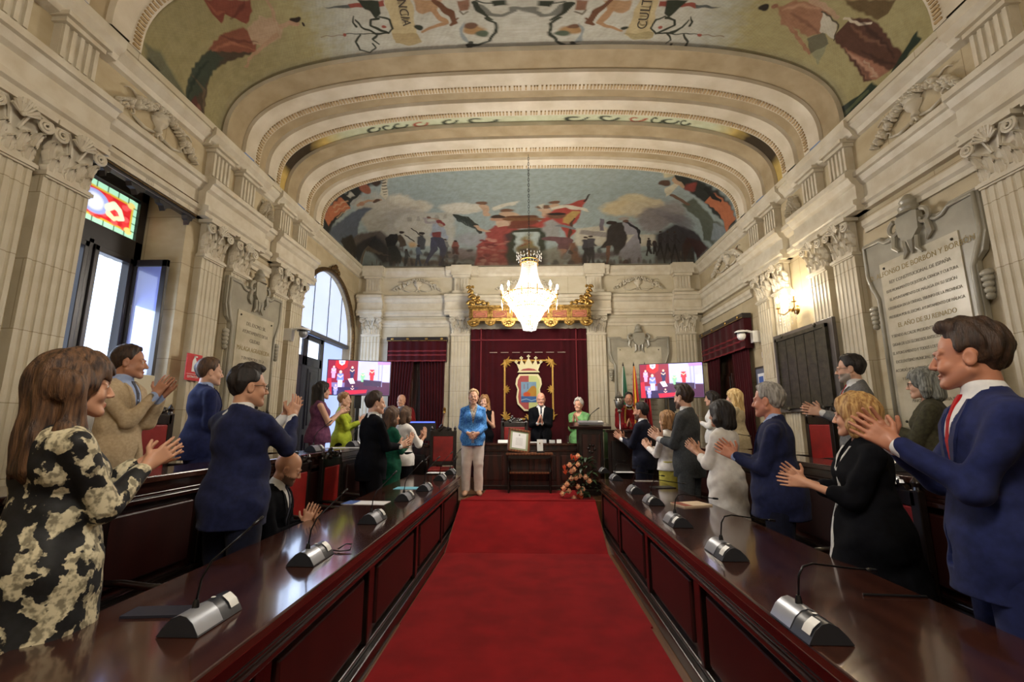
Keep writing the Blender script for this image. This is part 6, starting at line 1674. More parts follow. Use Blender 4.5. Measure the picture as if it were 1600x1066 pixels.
# lectern
lc = thing('lectern', 'dark carved lectern right of the head table behind the flowers', 'lectern', (1.02,7.78,PF))
MB().box(-.24,.24,-.2,.2,0,.09).build('plinth', WOODD, lc, bevel=.01); MB().box(-.2,.2,-.16,.18,.09,1.05).build('pedestal', WOODD, lc, bevel=.008)
mb = MB(); mb.M = Matrix.Translation((0,0,1.09)) @ Matrix.Rotation(.14,4,'X'); mb.box(-.34,.32,-.24,.24,-.03,.02); mb.build('sloping_top', WOOD, lc, bevel=.008)
MB().box(-.15,.15,-.18,-.16,.2,.95).build('front_panel', WOODP, lc, bevel=.01)
mb = MB(); [mb.ball((.05*math.cos(k),-.185,.72+.06*math.sin(k)),.022,6,4) for k in range(7)]; mb.build('carved_boss', WOODD, lc, smooth=True)
lp = thing('reading_console', 'grey reading console lying on top of the lectern', 'console', (1.03,7.7,PF+1.11)); mb = MB(); mb.M = Matrix.Rotation(.14,4,'X'); mb.box(-.2,.2,-.1,.12,0.005,.045); mb.build('console_body', GREYP, lp, bevel=.004); mb = MB(); mb.M = Matrix.Rotation(.14,4,'X'); mb.box(.12,.19,-.09,.0,.045,.05); mb.build('white_label', WHITEP, lp)
mb = MB(); mb.tube([(0,0,0),(.02,0,.08),(.08,-.02,.15),(.17,-.03,.22),(.2,-.03,.235)], [.006,.005,.005,.008,.009], 8); o = mb.build('lectern_microphone', BLACKM, smooth=True); o.location = (.98,7.72,PF+1.14); tag(o,'slim gooseneck microphone rising from the lectern','microphone')
# clerk desk beside the lectern, and on the left
sr = thing('clerk_desk', 'dark panelled clerk desk between the lectern and the right benches', 'desk', (1.6,7.82,PF)); MB().box(-.34,.62,-.22,.25,.98,1.02).build('desk_top', WOOD, sr, bevel=.006); MB().box(-.31,.6,-.18,.22,0,.98).build('desk_body', WOODP, sr); 
for x in (-.16,.28): MB().box(x-.1,x+.2,-.2,-.18,.15,.85).build('front_panel', WOODD, sr, bevel=.01)
sl = thing('clerk_desk', 'low dark clerk desk on the platform left of the red armchair', 'desk', (-2.05,8.25,PF)); MB().box(-.5,.42,-.3,.3,.72,.76).build('desk_top', WOODT, sl, bevel=.006); MB().box(-.46,.38,-.26,.26,0,.72).build('desk_body', WOODP, sl); MB().box(-.36,.3,-.28,-.26,.12,.6).build('front_panel', WOODD, sl, bevel=.01)
mo = thing('computer_monitor', 'black computer monitor with a blue lit top edge on the left clerk desk', 'monitor', (-1.9,8.2,PF+.761), .1)
MB().box(-.12,.12,-.08,.1,0,.015).build('stand_foot', BLACK, mo, bevel=.004); MB().box(-.02,.02,.0,.03,.0,.2).build('stand_neck', STEEL, mo); MB().box(-.26,.26,-.03,.0,.06,.40).build('monitor_case', BLACK, mo, bevel=.006)
mb = MB(); mb.box(-.25,.25,-.034,-.03,.37,.395); mb.build('blue_glow_strip', mat('blue_lit', S(70,90,230), .4, emis=(.12,.2,1,1), estr=1.2), mo)
ms = thing('ceremonial_mace', 'slim wooden and brass staff leaning by the far wall left of the woman in blue', 'staff', (-1.72,9.0,PF)); mb = MB(); mb.tube([(0,0,0),(.05,0,1.1),(.09,0,1.32)], .012, 8); mb.build('shaft', WOODM, ms, smooth=True); mb = MB(); mb.lathe([(0,0),(.03,.02),(.02,.06),(.034,.09),(0,.13)],(.09,0,1.31),10); mb.build('finial', BRASS, ms, smooth='auto')

# flowers at the foot of the lectern
fw = thing('flower_arrangement', 'tall arrangement of orange roses and green leaves at the right edge of the carpet', 'flowers', (.78,7.33,PF+.0125))
rg = random.Random(11); LEAF = mat('leaf', S(46,70,38), .5, col2=S(30,50,28), nscale=10); ROSE = mat('orange_rose', S(255,222,190), .6, col2=S(255,190,140), nscale=40); LILY = mat('red_orange_petal', S(224,92,54), .5)
mb = MB(); mb.lathe([(.07,0),(.08,.03),(.08,.07),(0,.07)],(.08,.05,0),16); mb.build('basket', LEAF, fw, smooth='auto')
for k in range(96):
    a = rg.uniform(0,2*PI); z = rg.uniform(.04,.56); rr = (.28*(1-z/.62)+.05)*rg.uniform(.4,1.1); c = Vector((.08+rr*math.cos(a), rr*math.sin(a)*.55, z)); d = Vector((math.cos(a),math.sin(a),rg.uniform(-.4,.9))).normalized(); l = rg.uniform(.09,.17); s_ = d.cross(Vector((0,0,1))).normalized()*rg.uniform(.018,.03)
    mb = MB(); u_ = Vector((0,0,.02)); pts = [c, c+d*l*.3+s_+u_, c+d*l*.65+s_*.8+u_*.6, c+d*l-u_, c+d*l*.65-s_*.8+u_*.6, c+d*l*.3-s_+u_]; m_ = c+d*l*.5+u_*1.4
    mb.add([tuple(p) for p in pts]+[tuple(m_)], [(i,(i+1)%6,6) for i in range(6)]); mb.build('leaf', LEAF, fw, smooth=True, fixn=False)
def rose(c, r):
    mb = MB()
    for ring,(n,rr,h) in enumerate([(3,.35,.95),(5,.65,.75),(7,1.0,.45)]):
        for k in range(n):
            a = 2*PI*k/n+ring*.5; rows = []
            for i in range(4):
                t = i/3; rows.append([(c[0]+r*(rr*(.35+.65*math.sin(t*1.7)))*math.cos(a+w_*(.75*2/n*1.6)), c[1]+r*(rr*(.35+.65*math.sin(t*1.7)))*math.sin(a+w_*(.75*2/n*1.6)), c[2]-r*.5+r*h*1.5*t) for w_ in (-1,-.5,0,.5,1)])
            mb.grid(rows)
    mb.ball((c[0],c[1],c[2]-r*.12), r*.72, 10, 6); return mb
FP = [(899,714),(889,727),(896,739),(905,741),(918,746),(893,750),(883,768),(902,768),(912,762),(897,778),(868+16,772),(907,752),(917,735),(908,718),(898,730)]
for i,(px,py) in enumerate([(897,734),(903,726),(889,768),(908,771),(900,747),(903,713),(890,727),(893,737),(906,744),(893,748),(886,757),(881,763),(903,761),(874+5,772),(897,779),(915,746),(911,765),(921,752)]):
    p = atY(px, py, 7.2+.02*(i%3)); rose((p[0]-.78, p[1]-7.33, p[2]-PF-.012), .046).build('rose', ROSE, fw, smooth=True, fixn=False)
for (px,py) in ((893,720),(899,722),(882,737),(884,743),(908,782),(903,780)):
    p = atY(px,py,7.22); mb = MB(); c = Vector((p[0]-.78,p[1]-7.33,p[2]-PF))
    for k in range(5):
        a = rg.uniform(.5,2.6); mb.tube([c, c+Vector((math.cos(a)*.03,0,math.sin(a)*.05)), c+Vector((math.cos(a)*.05,-.01,math.sin(a)*.09))], [.004,.009,.002], 5)
    mb.build('lily', LILY, fw, smooth=True)

# ------------------------------------------------------------------ flags
def flag(x, bands, label, yaw=0):
    t = thing('flag', label, 'flag', (x,9.62,PF), yaw)
    MB().lathe([(.09,0),(.09,.02),(.03,.05),(.02,.1)],(0,0,0),16).build('stand', BRASS, t, smooth='auto')
    mb = MB(); mb.tube([(0,0,.05),(0,0,2.32)], .012, 8); mb.lathe([(0,0),(.02,.02),(.0,.1)],(0,0,2.3),8); mb.build('pole', WOODD, t, smooth=True)
    for (a,b,m_) in bands:
        mb = MB(); rows = []
        for j in range(16):
            k = j/15; z = 2.3-1.75*k; half = .012+.08*(k**.6); rows.append([((-1+2*(a+(b-a)*i/12))*half+.02*k, -.03-.045*math.sin((a+(b-a)*i/12)*14+k*2)*k-.01, z) for i in range(13)])
        mb.grid(rows); o = mb.build('flag_band', m_, t, smooth=True, fixn=False); sm = o.modifiers.new('thick','SOLIDIFY'); sm.thickness = .004
GF = mat('green_satin', S(20,92,60), .5, sheen=.3); WF = mat('white_satin', S(214,212,204), .5); RF = mat('red_satin', S(186,26,34), .5, sheen=.3); YF = mat('yellow_satin', S(232,178,40), .5, sheen=.3); MF = mat('maroon_satin', S(120,20,40), .5)
flag(2.0, [(0,.16,WF),(.16,1,GF)], 'green and white flag, leftmost of the three furled flags')
flag(2.22, [(0,.16,RF),(.16,.62,YF),(.62,1,RF)], 'red and yellow flag in the middle of the three furled flags')
flag(2.45, [(0,.5,MF),(.5,1,RF)], 'dark red flag beside the right television screen')

# ------------------------------------------------------------------ televisions
def tv_canvas():
    cv = Canvas(220, 124, (L(120),L(110),L(160)))
    cv.poly([(0,0),(104,0),(104,80),(0,80)], (128,18,52), 2); cv.poly([(104,0),(220,0),(220,124),(104,124)], (178,180,226), 3); cv.poly([(60,70),(220,76),(220,124),(60,124)], (70,30,70), 4); cv.poly([(0,96),(110,96),(90,124),(0,124)],(44,34,80),3)
    cv.poly([(26,0),(68,0),(66,24),(52,34),(34,30),(24,18)], (186,26,42), 2); cv.poly([(36,0),(58,0),(56,12),(47,18),(38,12)], (226,220,236), 1.5); cv.blob((47,7),6,5,(150,150,190),.5)
    def man(x, y, h, c, skin=(220,180,170), leg=None):
        cv.poly([(x-h*.16,y-h*.80),(x+h*.16,y-h*.80),(x+h*.2,y-h*.4),(x-h*.2,y-h*.4)], c, 1.5); cv.poly([(x-h*.14,y-h*.42),(x+h*.14,y-h*.42),(x+h*.12,y),(x-h*.12,y)], leg or c, 1.5); cv.blob((x,y-h*.9), h*.085, h*.1, skin, .3); cv.line([(x-h*.16,y-h*.7),(x,y-h*.58),(x+h*.14,y-h*.7)], h*.035, skin)
    man(20,64,44,(196,150,200)); man(44,96,60,(110,130,220),leg=(206,196,220)); man(84,66,46,(34,30,84)); man(122,76,40,(130,200,150)); man(154,72,52,(190,40,60)); man(30,124,38,(150,150,226)); man(88,124,34,(50,40,90))
    cv.poly([(70,66),(88,63),(96,82),(80,84)], (236,230,238), 1); cv.poly([(0,66),(14,64),(18,124),(0,124)], (180,30,56), 2); cv.poly([(62,108),(140,104),(136,116),(66,124)], (190,30,66), 2)
    for x in (178,190): cv.line([(x,10),(x,92)],1.2,(140,140,190))
    cv.poly([(172,0),(220,0),(220,10),(174,12)],(170,130,220),1); cv.poly([(194,44),(216,44),(216,74),(194,74)],(206,206,240),1); cv.poly([(124,68),(190,72),(188,92),(126,90)], (44,26,70), 2)
    return cv
def tv(loc, rz, label):
    t = thing('television', label, 'television', loc, rz)
    w, h = .56, .32
    MB().box(-w-.015,w+.015,-.02,.03,-.015,2*h+.015).build('bezel', BLACK, t, bevel=.005)
    paint_mesh(tv_canvas(), lambda u,v: (-w+2*w*u, u*0-.0215, 2*h*(1-v)), 'screen', parent=t, m=SCREEN)
    mb = MB(); mb.box(-.06,.06,.03,.07,-.25,.3); mb.box(-.03,.03,.03,.06,-loc[2]+PF+.02,-.2); mb.box(-.35,.35,-.16,.24,-loc[2]+PF,-loc[2]+PF+.03); mb.build('floor_stand', BLACKM, t, bevel=.004)
tv((-3.19,8.55,2.03), .32, 'wall side television on a stand left of the curtained door, showing the ceremony')
tv((2.71,8.75,1.98), -.32, 'television on a stand by the right corner, showing the ceremony')

# ------------------------------------------------------------------ wall fittings
def wall_thing(name, label, cat, q, y, z, off=.0):
    t = bpy.data.objects.new(name, None); link(t); t.matrix_world = WM(q,y,z,off); t['label'] = label; t['category'] = cat; return t
for q,y,z,lb in ((-1,7.12,2.95,'white dome security camera on the left wall beside the arched door'),(1,7.72,2.98,'white dome security camera on the right wall by the red pelmet')):
    t = wall_thing('security_camera', lb, 'camera', q, y, z, .11)
    mb = MB(); mb.box(-.05,.05,-.11,.03,-.14,.06); mb.build('bracket', WHITEP, t, bevel=.008); mb = MB(); mb.tube([(0,.02,.04),(0,.1,.06),(0,.16,.05)], .022, 8); mb.lathe([(.0,.075),(.06,.07),(.1,.05),(.105,.03),(.0,.03)],(0,.2,0),20); mb.build('camera_hood', WHITEP, t, smooth='auto')
    mb = MB(); mb.lathe([(.1,.03),(.1,.015),(.08,.015)],(0,.2,0),20); mb.build('dark_ring', BLACK, t, smooth='auto'); mb = MB(); mb.ball((0,.2,-.02),(.07,.07,.08),14,8); mb.build('dome', WHITEP if q > 0 else GREYP, t, smooth=True)
t = wall_thing('wall_sensor', 'tiny white sensor on the right wall below the security camera', 'sensor', 1, 7.62, 2.62, .0); MB().box(-.03,.03,0,.04,-.05,.05).build('case', WHITEP, t, bevel=.008)
t = wall_thing('framed_picture', 'small dark framed picture with a blue centre on the right wall', 'picture', 1, 7.72, 2.02, .0); mb = MB()
MB().box(-.2,.2,0,.04,0,.42).build('frame', WOODD, t, bevel=.008); MB().box(-.16,.16,.04,.044,.04,.38).build('mount', mat('grey_mount',S(96,100,116),.6), t); MB().box(-.1,.1,.044,.048,.06,.3).build('white_border', PAPER, t); MB().box(-.07,.07,.048,.052,.08,.25).build('blue_print', BLUEP, t)
t = wall_thing('fire_extinguisher_sign', 'small red sign with a white fire extinguisher on the left wall', 'sign', -1, 5.05, 1.98, .115)
MB().box(-.12,.12,0,.008,0,.3).build('sign_plate', mat('sign_red', S(190,26,30), .5), t); mb = MB(); mb.prism([(-.03,.1),(.03,.1),(.03,.22),(.015,.25),(-.015,.25),(-.03,.22)], .008, .011, lambda u,v,d: (u,d,v)); mb.box(-.012,.012,.008,.011,.25,.275); mb.box(-.04,.012,.008,.011,.265,.28); mb.box(-.1,.1,.008,.011,.07,.074); mb.build('extinguisher_symbol', WHITEP, t)
text_mesh('EXTINTOR', .036, basis((0,.0095,.04),(-1,0,0),(0,0,1),(0,1,0)), WHITEP, t, 'sign_lettering', .0008)
t = wall_thing('wall_plaque', 'small pale plaque fixed on the right entablature by the corner', 'plaque', 1, 7.95, 4.06, -.02); MB().box(-.16,.16,.05,.085,0,.12).build('plate', WHITEM, t, bevel=.004)
# air conditioner units in the window recess
ac = thing('air_conditioner', 'white portable air conditioner standing in front of the tall left window', 'air conditioner', (-3.76,3.86,PF)); MB().box(-.13,.13,-.2,.18,0,1.64).build('cabinet', WHITEP, ac, bevel=.012)
ac2 = thing('air_conditioner', 'cream air conditioner column with dark grille beside the window reveal', 'air conditioner', (-4.12,4.5,PF+.572)); MB().box(-.15,.15,-.16,.24,0,1.05).build('cabinet', mat('cream_plastic', S(196,186,158), .5), ac2, bevel=.012)
MB().box(-.11,.14,-.19,-.16,.55,.98).build('dark_panel', mat('grille_dark', S(60,64,60), .5), ac2)
for i in range(9): MB().box(-.1,.13,-.2,-.19,.58+i*.04,.595+i*.04).build('grille_slat', DGREY, ac2)

# ------------------------------------------------------------------ chandelier and wall light
BULB = mat('candle_bulb', (1,1,1,1), .3, emis=(1,.93,.82,1), estr=420)
CRY = mat('crystal', (.98,.98,1,1), .08, trans=.55, spec=.9, coat=1.0)
CRYW = mat('crystal_drop', (1,.99,.97,1), .45, trans=.75, spec=.9, coat=1.0, emis=None)
def chandelier(loc, label, chain_top):
    t = thing('chandelier', label, 'chandelier', loc)
    mb = MB(); n = int((chain_top-loc[2]-1.3)/.05)
    for i in range(n):
        z = 1.3+i*.05; o = i%2; mb.tube([(.014*math.cos(a)*(1-o),.014*math.cos(a)*o,z+.03*math.sin(a)) for a in [2*PI*k/10 for k in range(11)]], .004, 5, False)
    mb.build('chain', BLACKM, t, smooth=True); mb = MB(); mb.tube([(0,0,.1),(0,0,1.3)], .012, 8); mb.build('stem', BRASS, t, smooth=True)
    for (r,z) in ((.155,1.12),(.15,1.06),(.33,.54),(.43,.51),(.27,.29),(.16,.13)): mb = MB(); mb.tube([(r*math.cos(a),r*math.sin(a),z) for a in [2*PI*k/40 for k in range(41)]], .011, 6, False); mb.build('brass_ring', BRASS, t, smooth=True)
    def drops(nm, lst, m_=CRYW):
        mb = MB()
        for (p,s_) in lst: mb.lathe([(0,s_),(s_*.32,s_*.3),(s_*.4,0),(s_*.25,-s_*.5),(0,-s_)], p, 6)
        mb.build(nm, m_, t)
    # crown
    lst = []
    for k in range(22):
        a = 2*PI*k/22
        for j in range(3): lst.append((((.15+.03*j)*math.cos(a),(.15+.03*j)*math.sin(a),1.12+.045*j+(.03 if k%4==0 else 0)), .022))
        lst.append(((.21*math.cos(a),.21*math.sin(a),1.17-.03*(k%2)), .022))
    drops('crystal_crown', lst)
    # draped strands of the bell
    lst = []
    for k in range(36):
        a = 2*PI*k/36
        for j in range(19):
            f = j/18; r = .125+.19*f**2.3; lst.append(((r*math.cos(a),r*math.sin(a),1.07-.56*f), .018))
    drops('draped_strands', lst)
    for nm,r0,z0,rows,n_ in (('upper_tier',.43,.50,5,60),('middle_tier',.36,.38,4,50),('lower_tier',.27,.28,6,40),('bottom_tier',.16,.12,6,24)):
        lst = []
        for k in range(n_):
            a = 2*PI*k/n_
            for j in range(rows): lst.append((((r0*(1-.07*j))*math.cos(a),(r0*(1-.07*j))*math.sin(a),z0-.035*j), .022))
        drops(nm, lst)
    drops('bottom_finial', [((.03*math.cos(k),.03*math.sin(k),-.08+.012*k), .026) for k in range(7)])
    for k in range(12):
        a = 2*PI*(k+.5)/12; c, s_ = math.cos(a), math.sin(a)
        mb = MB(); mb.tube([(.3*c,.3*s_,.4),(.38*c,.38*s_,.36),(.46*c,.46*s_,.42),(.47*c,.47*s_,.48)], .008, 6); mb.lathe([(.01,0),(.035,.012),(.012,.02),(.011,.1)],(.47*c,.47*s_,.48),10); mb.build('candle_arm', BRASS, t, smooth='auto')
        mb = MB(); mb.lathe([(.006,0),(.018,.02),(.016,.045),(.004,.08),(0,.085)],(.47*c,.47*s_,.58),10); mb.build('bulb', BULB, t, smooth=True)
        lst = [(((.47+.0)*c,(.47)*s_,.40-.03*j),.02) for j in range(4)]; drops('arm_pendant', lst)
    for (r,z,n_) in ((.0,.78,1),(.1,.5,5),(.2,.32,6),(.08,.14,3)):
        for k in range(n_):
            a = 2*PI*k/n_; mb = MB(); mb.ball((r*math.cos(a),r*math.sin(a),z), .028, 10, 6); mb.build('inner_bulb', BULB, t, smooth=True)
    return t
CH1 = (.035,7.35,3.08)
chan = chandelier(CH1, 'large crystal chandelier hanging before the far wall', 6.22)
dup(chan, (.0,.4,3.25), 0, 'second crystal chandelier hanging overhead behind the camera')
def add_light(kind, loc, energy, col, size=.3, rot=None, sy=None, name='lamp'):
    l = bpy.data.lights.new(name, kind); l.energy = energy; l.color = col
    if kind == 'POINT': l.shadow_soft_size = size
    elif kind == 'AREA':
        l.size = size
        if sy: l.shape = 'RECTANGLE'; l.size_y = sy
    o = bpy.data.objects.new(name, l); link(o); o.location = loc
    if rot: o.rotation_euler = rot
    return o
sc_ = wall_thing('wall_sconce', 'lit crystal wall light with two candle bulbs above the bronze plaque', 'wall light', 1, 6.42, 3.08, .1)
mb = MB(); mb.lathe([(0,0),(.07,.01),(.06,.03),(.02,.05),(.02,.12)],(0,0,0),14,'y'); mb.build('backplate', BRASS, sc_, smooth='auto')
for x in (-.2,.2):
    mb = MB(); mb.tube([(0,.1,.0),(x*.5,.14,-.05),(x,.16,.0),(x,.16,.06)], .008, 6); mb.lathe([(.01,0),(.035,.01),(.012,.02),(.011,.09)],(x,.16,.06),10); mb.build('candle_arm', BRASS, sc_, smooth='auto')
    mb = MB(); mb.lathe([(.006,0),(.018,.02),(.016,.045),(0,.085)],(x,.16,.155),10); mb.build('bulb', BULB, sc_, smooth=True)
for x in (-.2,-.1,0,.1,.2):
    mb = MB()
    for j in range(4): mb.lathe([(0,.022),(.008,.006),(.009,0),(.005,-.01),(0,-.022)],(x,.15,-.03-.045*j-(.05 if abs(x)<.15 else 0)),6)
    mb.build('crystal_pendant', CRYW, sc_)
mb = MB()
for k in range(30): mb.lathe([(0,.022),(.008,.006),(.009,0),(.005,-.01),(0,-.022)],(.09*math.cos(k),.12+.05*math.sin(k*1.7),.1+.08*math.sin(k*2.3)),6)
mb.build('crystal_cluster', CRYW, sc_)
# ------------------------------------------------------------------ the people
def hmat(n, a, b): return hairmat(n, S(*a), S(*b))
H_BR = hmat('dark_brown',(34,22,16),(62,42,28)); H_BK = hmat('black',(18,14,14),(38,30,28)); H_AU = hmat('chestnut',(46,30,22),(104,74,50))
H_GR = hmat('grey',(112,108,104),(168,164,158)); H_BL = hmat('blonde',(140,96,50),(206,168,108)); H_LB = hmat('light_brown',(112,76,44),(176,134,88)); H_SG = hmat('salt_pepper',(70,72,68),(140,142,136)); H_WH = hmat('white_hair',(160,156,148),(214,210,202)); H_YB = hmat('pale_blonde',(176,140,84),(228,202,148))
H_AS = hmat('ash_blonde',(136,108,76),(190,166,128))
H_MB = hmat('mid_brown',(58,40,30),(96,70,50))
def floral():
    m = mat('floral_print', S(14,14,18), .7, col2=S(206,196,164), nscale=13, ndetail=6, nlo=.495, nhi=.51, bump=.1, bscale=20)
    nt = m.node_tree; N = nt.nodes; K = nt.links; b = N['Principled BSDF']
    n = N.new('ShaderNodeTexNoise'); n.inputs['Scale'].default_value = 42; n.inputs['Detail'].default_value = 2; tc = N.new('ShaderNodeTexCoord'); K.new(tc.outputs['Object'], n.inputs['Vector'])
    r = N.new('ShaderNodeValToRGB'); r.color_ramp.elements[0].position = .4; r.color_ramp.elements[1].position = .56; r.color_ramp.elements[0].color = (.18,.17,.15,1); r.color_ramp.elements[1].color = (1,1,1,1); K.new(n.outputs['Fac'], r.inputs['Fac'])
    mx = N.new('ShaderNodeMix'); mx.data_type = 'RGBA'; mx.blend_type = 'MULTIPLY'; mx.inputs['Factor'].default_value = .8; K.new(N['Color Ramp'].outputs[0], mx.inputs['A']); K.new(r.outputs[0], mx.inputs['B']); K.new(mx.outputs['Result'], b.inputs['Base Color'])
    return m
NAVY = cloth('navy', S(32,38,74), S(25,30,60), 30); NAVY2 = cloth('deep_navy', S(20,24,44), S(16,18,34), 30); BLUE = cloth('royal_navy', S(32,40,84), S(25,32,70), 30); BLK = cloth('black', S(16,17,22), S(12,12,16), 30)
BEI = cloth('beige', S(186,166,136), S(170,150,120), 60); GRY = cloth('grey_suit', S(66,70,72), S(54,56,60), 60); LGR = cloth('light_grey_suit', S(112,112,112), S(96,96,98), 60); WHT = cloth('white_cotton', S(222,222,220), S(206,206,206), 20); LBL = cloth('pale_blue', S(160,178,214), S(146,164,204), 30)
WJK = cloth('white_jacket', S(232,230,226), S(218,214,210), 20); PUR = cloth('mauve', S(112,66,96), S(90,50,78), 24); LIM = cloth('lime', S(176,190,62), S(150,166,46), 20); GRN = cloth('emerald', S(14,84,62), S(10,64,48), 20); SGR = cloth('shiny_green', S(124,178,116), S(92,144,88), 14, .35, .4, 22)
OLV = cloth('olive', S(70,68,50), S(52,50,38), 30); CRM = cloth('cream', S(196,182,152), S(180,166,136), 24); YEL = cloth('soft_yellow', S(196,186,90), S(176,166,76), 20); LACE = cloth('blue_lace', S(28,92,176), S(96,160,222), 48, .6, .3, 60); IVO = cloth('ivory_trousers', S(238,232,228), S(226,218,214), 12)
CAPE = cloth('crimson_cape', S(120,14,18), S(92,10,14), 12); RTIE = cloth('red_tie', S(176,22,26), S(140,16,20), 60); DTIE = cloth('dark_tie', S(26,26,40), S(50,50,66), 90); GTIE = cloth('grey_tie', S(84,84,92), S(66,66,76), 90); RTG = cloth('red_and_green_tie', S(176,22,26), S(180,180,80), 22); FLO = floral()
SK1 = S(190,142,114); SK2 = S(206,162,138); SK3 = S(172,122,96)
def at_px(px, py, X):
    p = atX(px, py, X); return p
def put(px, py, X, zf, rz, label, P, dh=0.0, Y=None):
    p = atX(px, py, X) if Y is None else atY(px, py, Y)
    P['h'] = (p[2]-zf)*1.0+dh
    s_ = P['h']/1.75*1.0
    P['h'] *= 1.75/1.772
    return person(label, (float(p[0]), float(p[1]), zf), rz, P)
def suit(m, hem=.80, **k): return dict(kind='jacket', mat=m, name='jacket', hem=hem, **k)
def blouse(m, **k):
    d = dict(kind='blouse', mat=m, name='blouse'); d.update(k); return d
def trou(m, **k): return dict(kind='trousers', mat=m, **k)
z0 = 0.0
put(122,545,-1.88,z0,-.50,'woman with long chestnut hair in a black and cream floral dress, nearest on the left',dict(vox=.0055,fem=True,w=1.12,skin=SK1,hair='wavy',hmat=H_AU,hvol=.02,hwide=1.2,hcol=S(52,30,20),top=blouse(FLO,name='dress',sleeve=.93,skirt=.35,hem=.35,skw=.24,gs=.02,fold=.005),hc=(0,.36,1.33),f=(0,.85,.5),close=.06,hyaw=-.15,hturn=-.12,cvox=.008,watch=BLACK,watchside=-1))
put(203,537,-3.08,PF,-1.4,'man in a beige jacket with grey tie and a wristwatch, standing below the tall window',dict(vox=.006,skin=SK3,hair='short',hmat=H_BR,top=suit(BEI),shirt=dict(mat=LBL),tie=GTIE,legs=trou(NAVY2),hc=(.0,.30,1.43),f=(0,.55,.85),watch=STEEL,watchside=1,hyaw=.4,w=1.02))
put(328,558,-3.08,PF,-.72,'man with a side parting in a navy suit, beside the fire extinguisher sign',dict(vox=.007,skin=SK2,hair='short',hvol=.018,hmat=H_MB,top=suit(BLUE),shirt=dict(mat=LBL),tie=DTIE,legs=trou(BLUE),hc=(0,.28,1.22),w=1.08,belly=.02))
put(388,568,-1.95,z0,-.38,'man in glasses and navy suit seen from behind, clapping high at the left desk',dict(vox=.0055,skin=SK1,hair='quiff',hvol=.014,hmat=H_BK,top=suit(NAVY,.78,fold=.005),shirt=dict(mat=WHT),tie=DTIE,legs=trou(NAVY2),hc=(.0,.38,1.50),f=(0,.5,.9),glasses=BLACK,w=1.14,belly=.03,hyaw=-.35,watch=BLACK,watchside=-1,cvox=.008,elb=.5))
put(435,708,-2.1,z0,-1.12,'bald bearded man in a dark suit, seated and clapping at the left desk',dict(vox=.006,skin=SK1,hair='bald',hcol=S(30,22,20),beard=True,seated=True,lean=.12,hpitch=.32,top=suit(BLK,.80),shirt=dict(mat=WHT),tie=DTIE,legs=trou(BLK),hc=(0,.33,1.22),f=(0,.45,.95),w=1.05),dh=.0) if False else None
p_ = atX(444,708,-2.0)
person('bald bearded man in a dark suit, seated and clapping at the left desk', (-2.08,float(p_[1])-.02,-.005), -1.42, dict(h=1.74,vox=.006,skin=SK1,hair='bald',hcol=S(30,22,20),beard=True,seated=True,lean=.12,hyaw=.3,hpitch=.3,top=suit(BLK,.80),shirt=dict(mat=WHT),tie=DTIE,legs=trou(BLK),hc=(0,.31,1.27),f=(0,.45,.95),w=1.05))
put(503,595,-3.05,PF,-1.05,'dark haired woman in a sleeveless mauve outfit at the raised left desk',dict(vox=.007,fem=True,w=1.12,bare=True,skin=SK2,hair='long',hmat=H_BK,hcol=S(18,14,14),top=blouse(PUR,sleeve=0,hem=.86,g=.022),legs=trou(PUR),hc=(0,.36,1.33),f=(0,.9,.35),armw=1.15))
put(538,612,-3.05,PF,-1.35,'short haired blonde woman in a lime green jacket at the raised left desk',dict(vox=.007,fem=True,w=1.1,skin=SK2,hair='pixie',hmat=H_LB,top=blouse(LIM,name='jacket',sleeve=.9,hem=.78,gs=.018,fold=.005),legs=trou(BLK),hc=(0,.36,1.3),f=(0,.7,.7)))
put(586,610,-1.93,z0,-.85,'man in a dark suit with white cuffs behind the left desk, hands held low',dict(vox=.0065,skin=SK2,hair='short',hvol=.016,hmat=H_BR,top=suit(BLK,.76),shirt=dict(mat=WHT),tie=DTIE,legs=trou(BLK),hc=(0,.40,1.14),f=(0,.95,.25),w=1.02,hyaw=-.1))
put(612,634,-1.95,z0,-.8,'dark haired woman in an emerald green dress beside the dark suited man',dict(vox=.0065,fem=True,skin=SK1,hair='mid',hmat=H_MB,hvol=.014,top=blouse(GRN,name='dress',sleeve=.8,skirt=.5,hem=.5),hc=(0,.34,1.32),f=(0,.5,.95),w=.98))
put(633,634,-1.86,z0,-.55,'woman with dark bob in a white jacket, farthest at the left desk',dict(vox=.0065,fem=True,skin=SK1,hair='bob',hmat=H_MB,top=blouse(WJK,name='jacket',sleeve=.62,hem=.84,gs=.016),legs=dict(kind='skirt',name='skirt',hem=.5,mat=BLK),hc=(0,.36,1.33),f=(0,.3,1)),Y=None) if False else None
person('woman with dark bob in a white jacket, farthest at the left desk', (-1.93,7.35,PF), -.7, dict(h=1.38*1.0,vox=.0075,fem=True,skin=SK1,hair='bob',hmat=H_MB,top=blouse(WJK,name='jacket',sleeve=.62,hem=.84,gs=.016),legs=dict(kind='skirt',name='skirt',hem=.5,mat=BLK),hc=(0,.36,1.33),f=(0,.3,1))) if False else None
put(633,634,-1.99,z0,-.6,'woman with dark bob in a white jacket, farthest along the left desk',dict(vox=.0065,fem=True,skin=SK1,hair='bob',hmat=H_MB,top=blouse(WJK,name='jacket',sleeve=.62,hem=.84,gs=.016),legs=dict(kind='skirt',name='skirt',hem=.5,mat=BLK),hc=(.06,.38,1.36),f=(0,.3,1)))
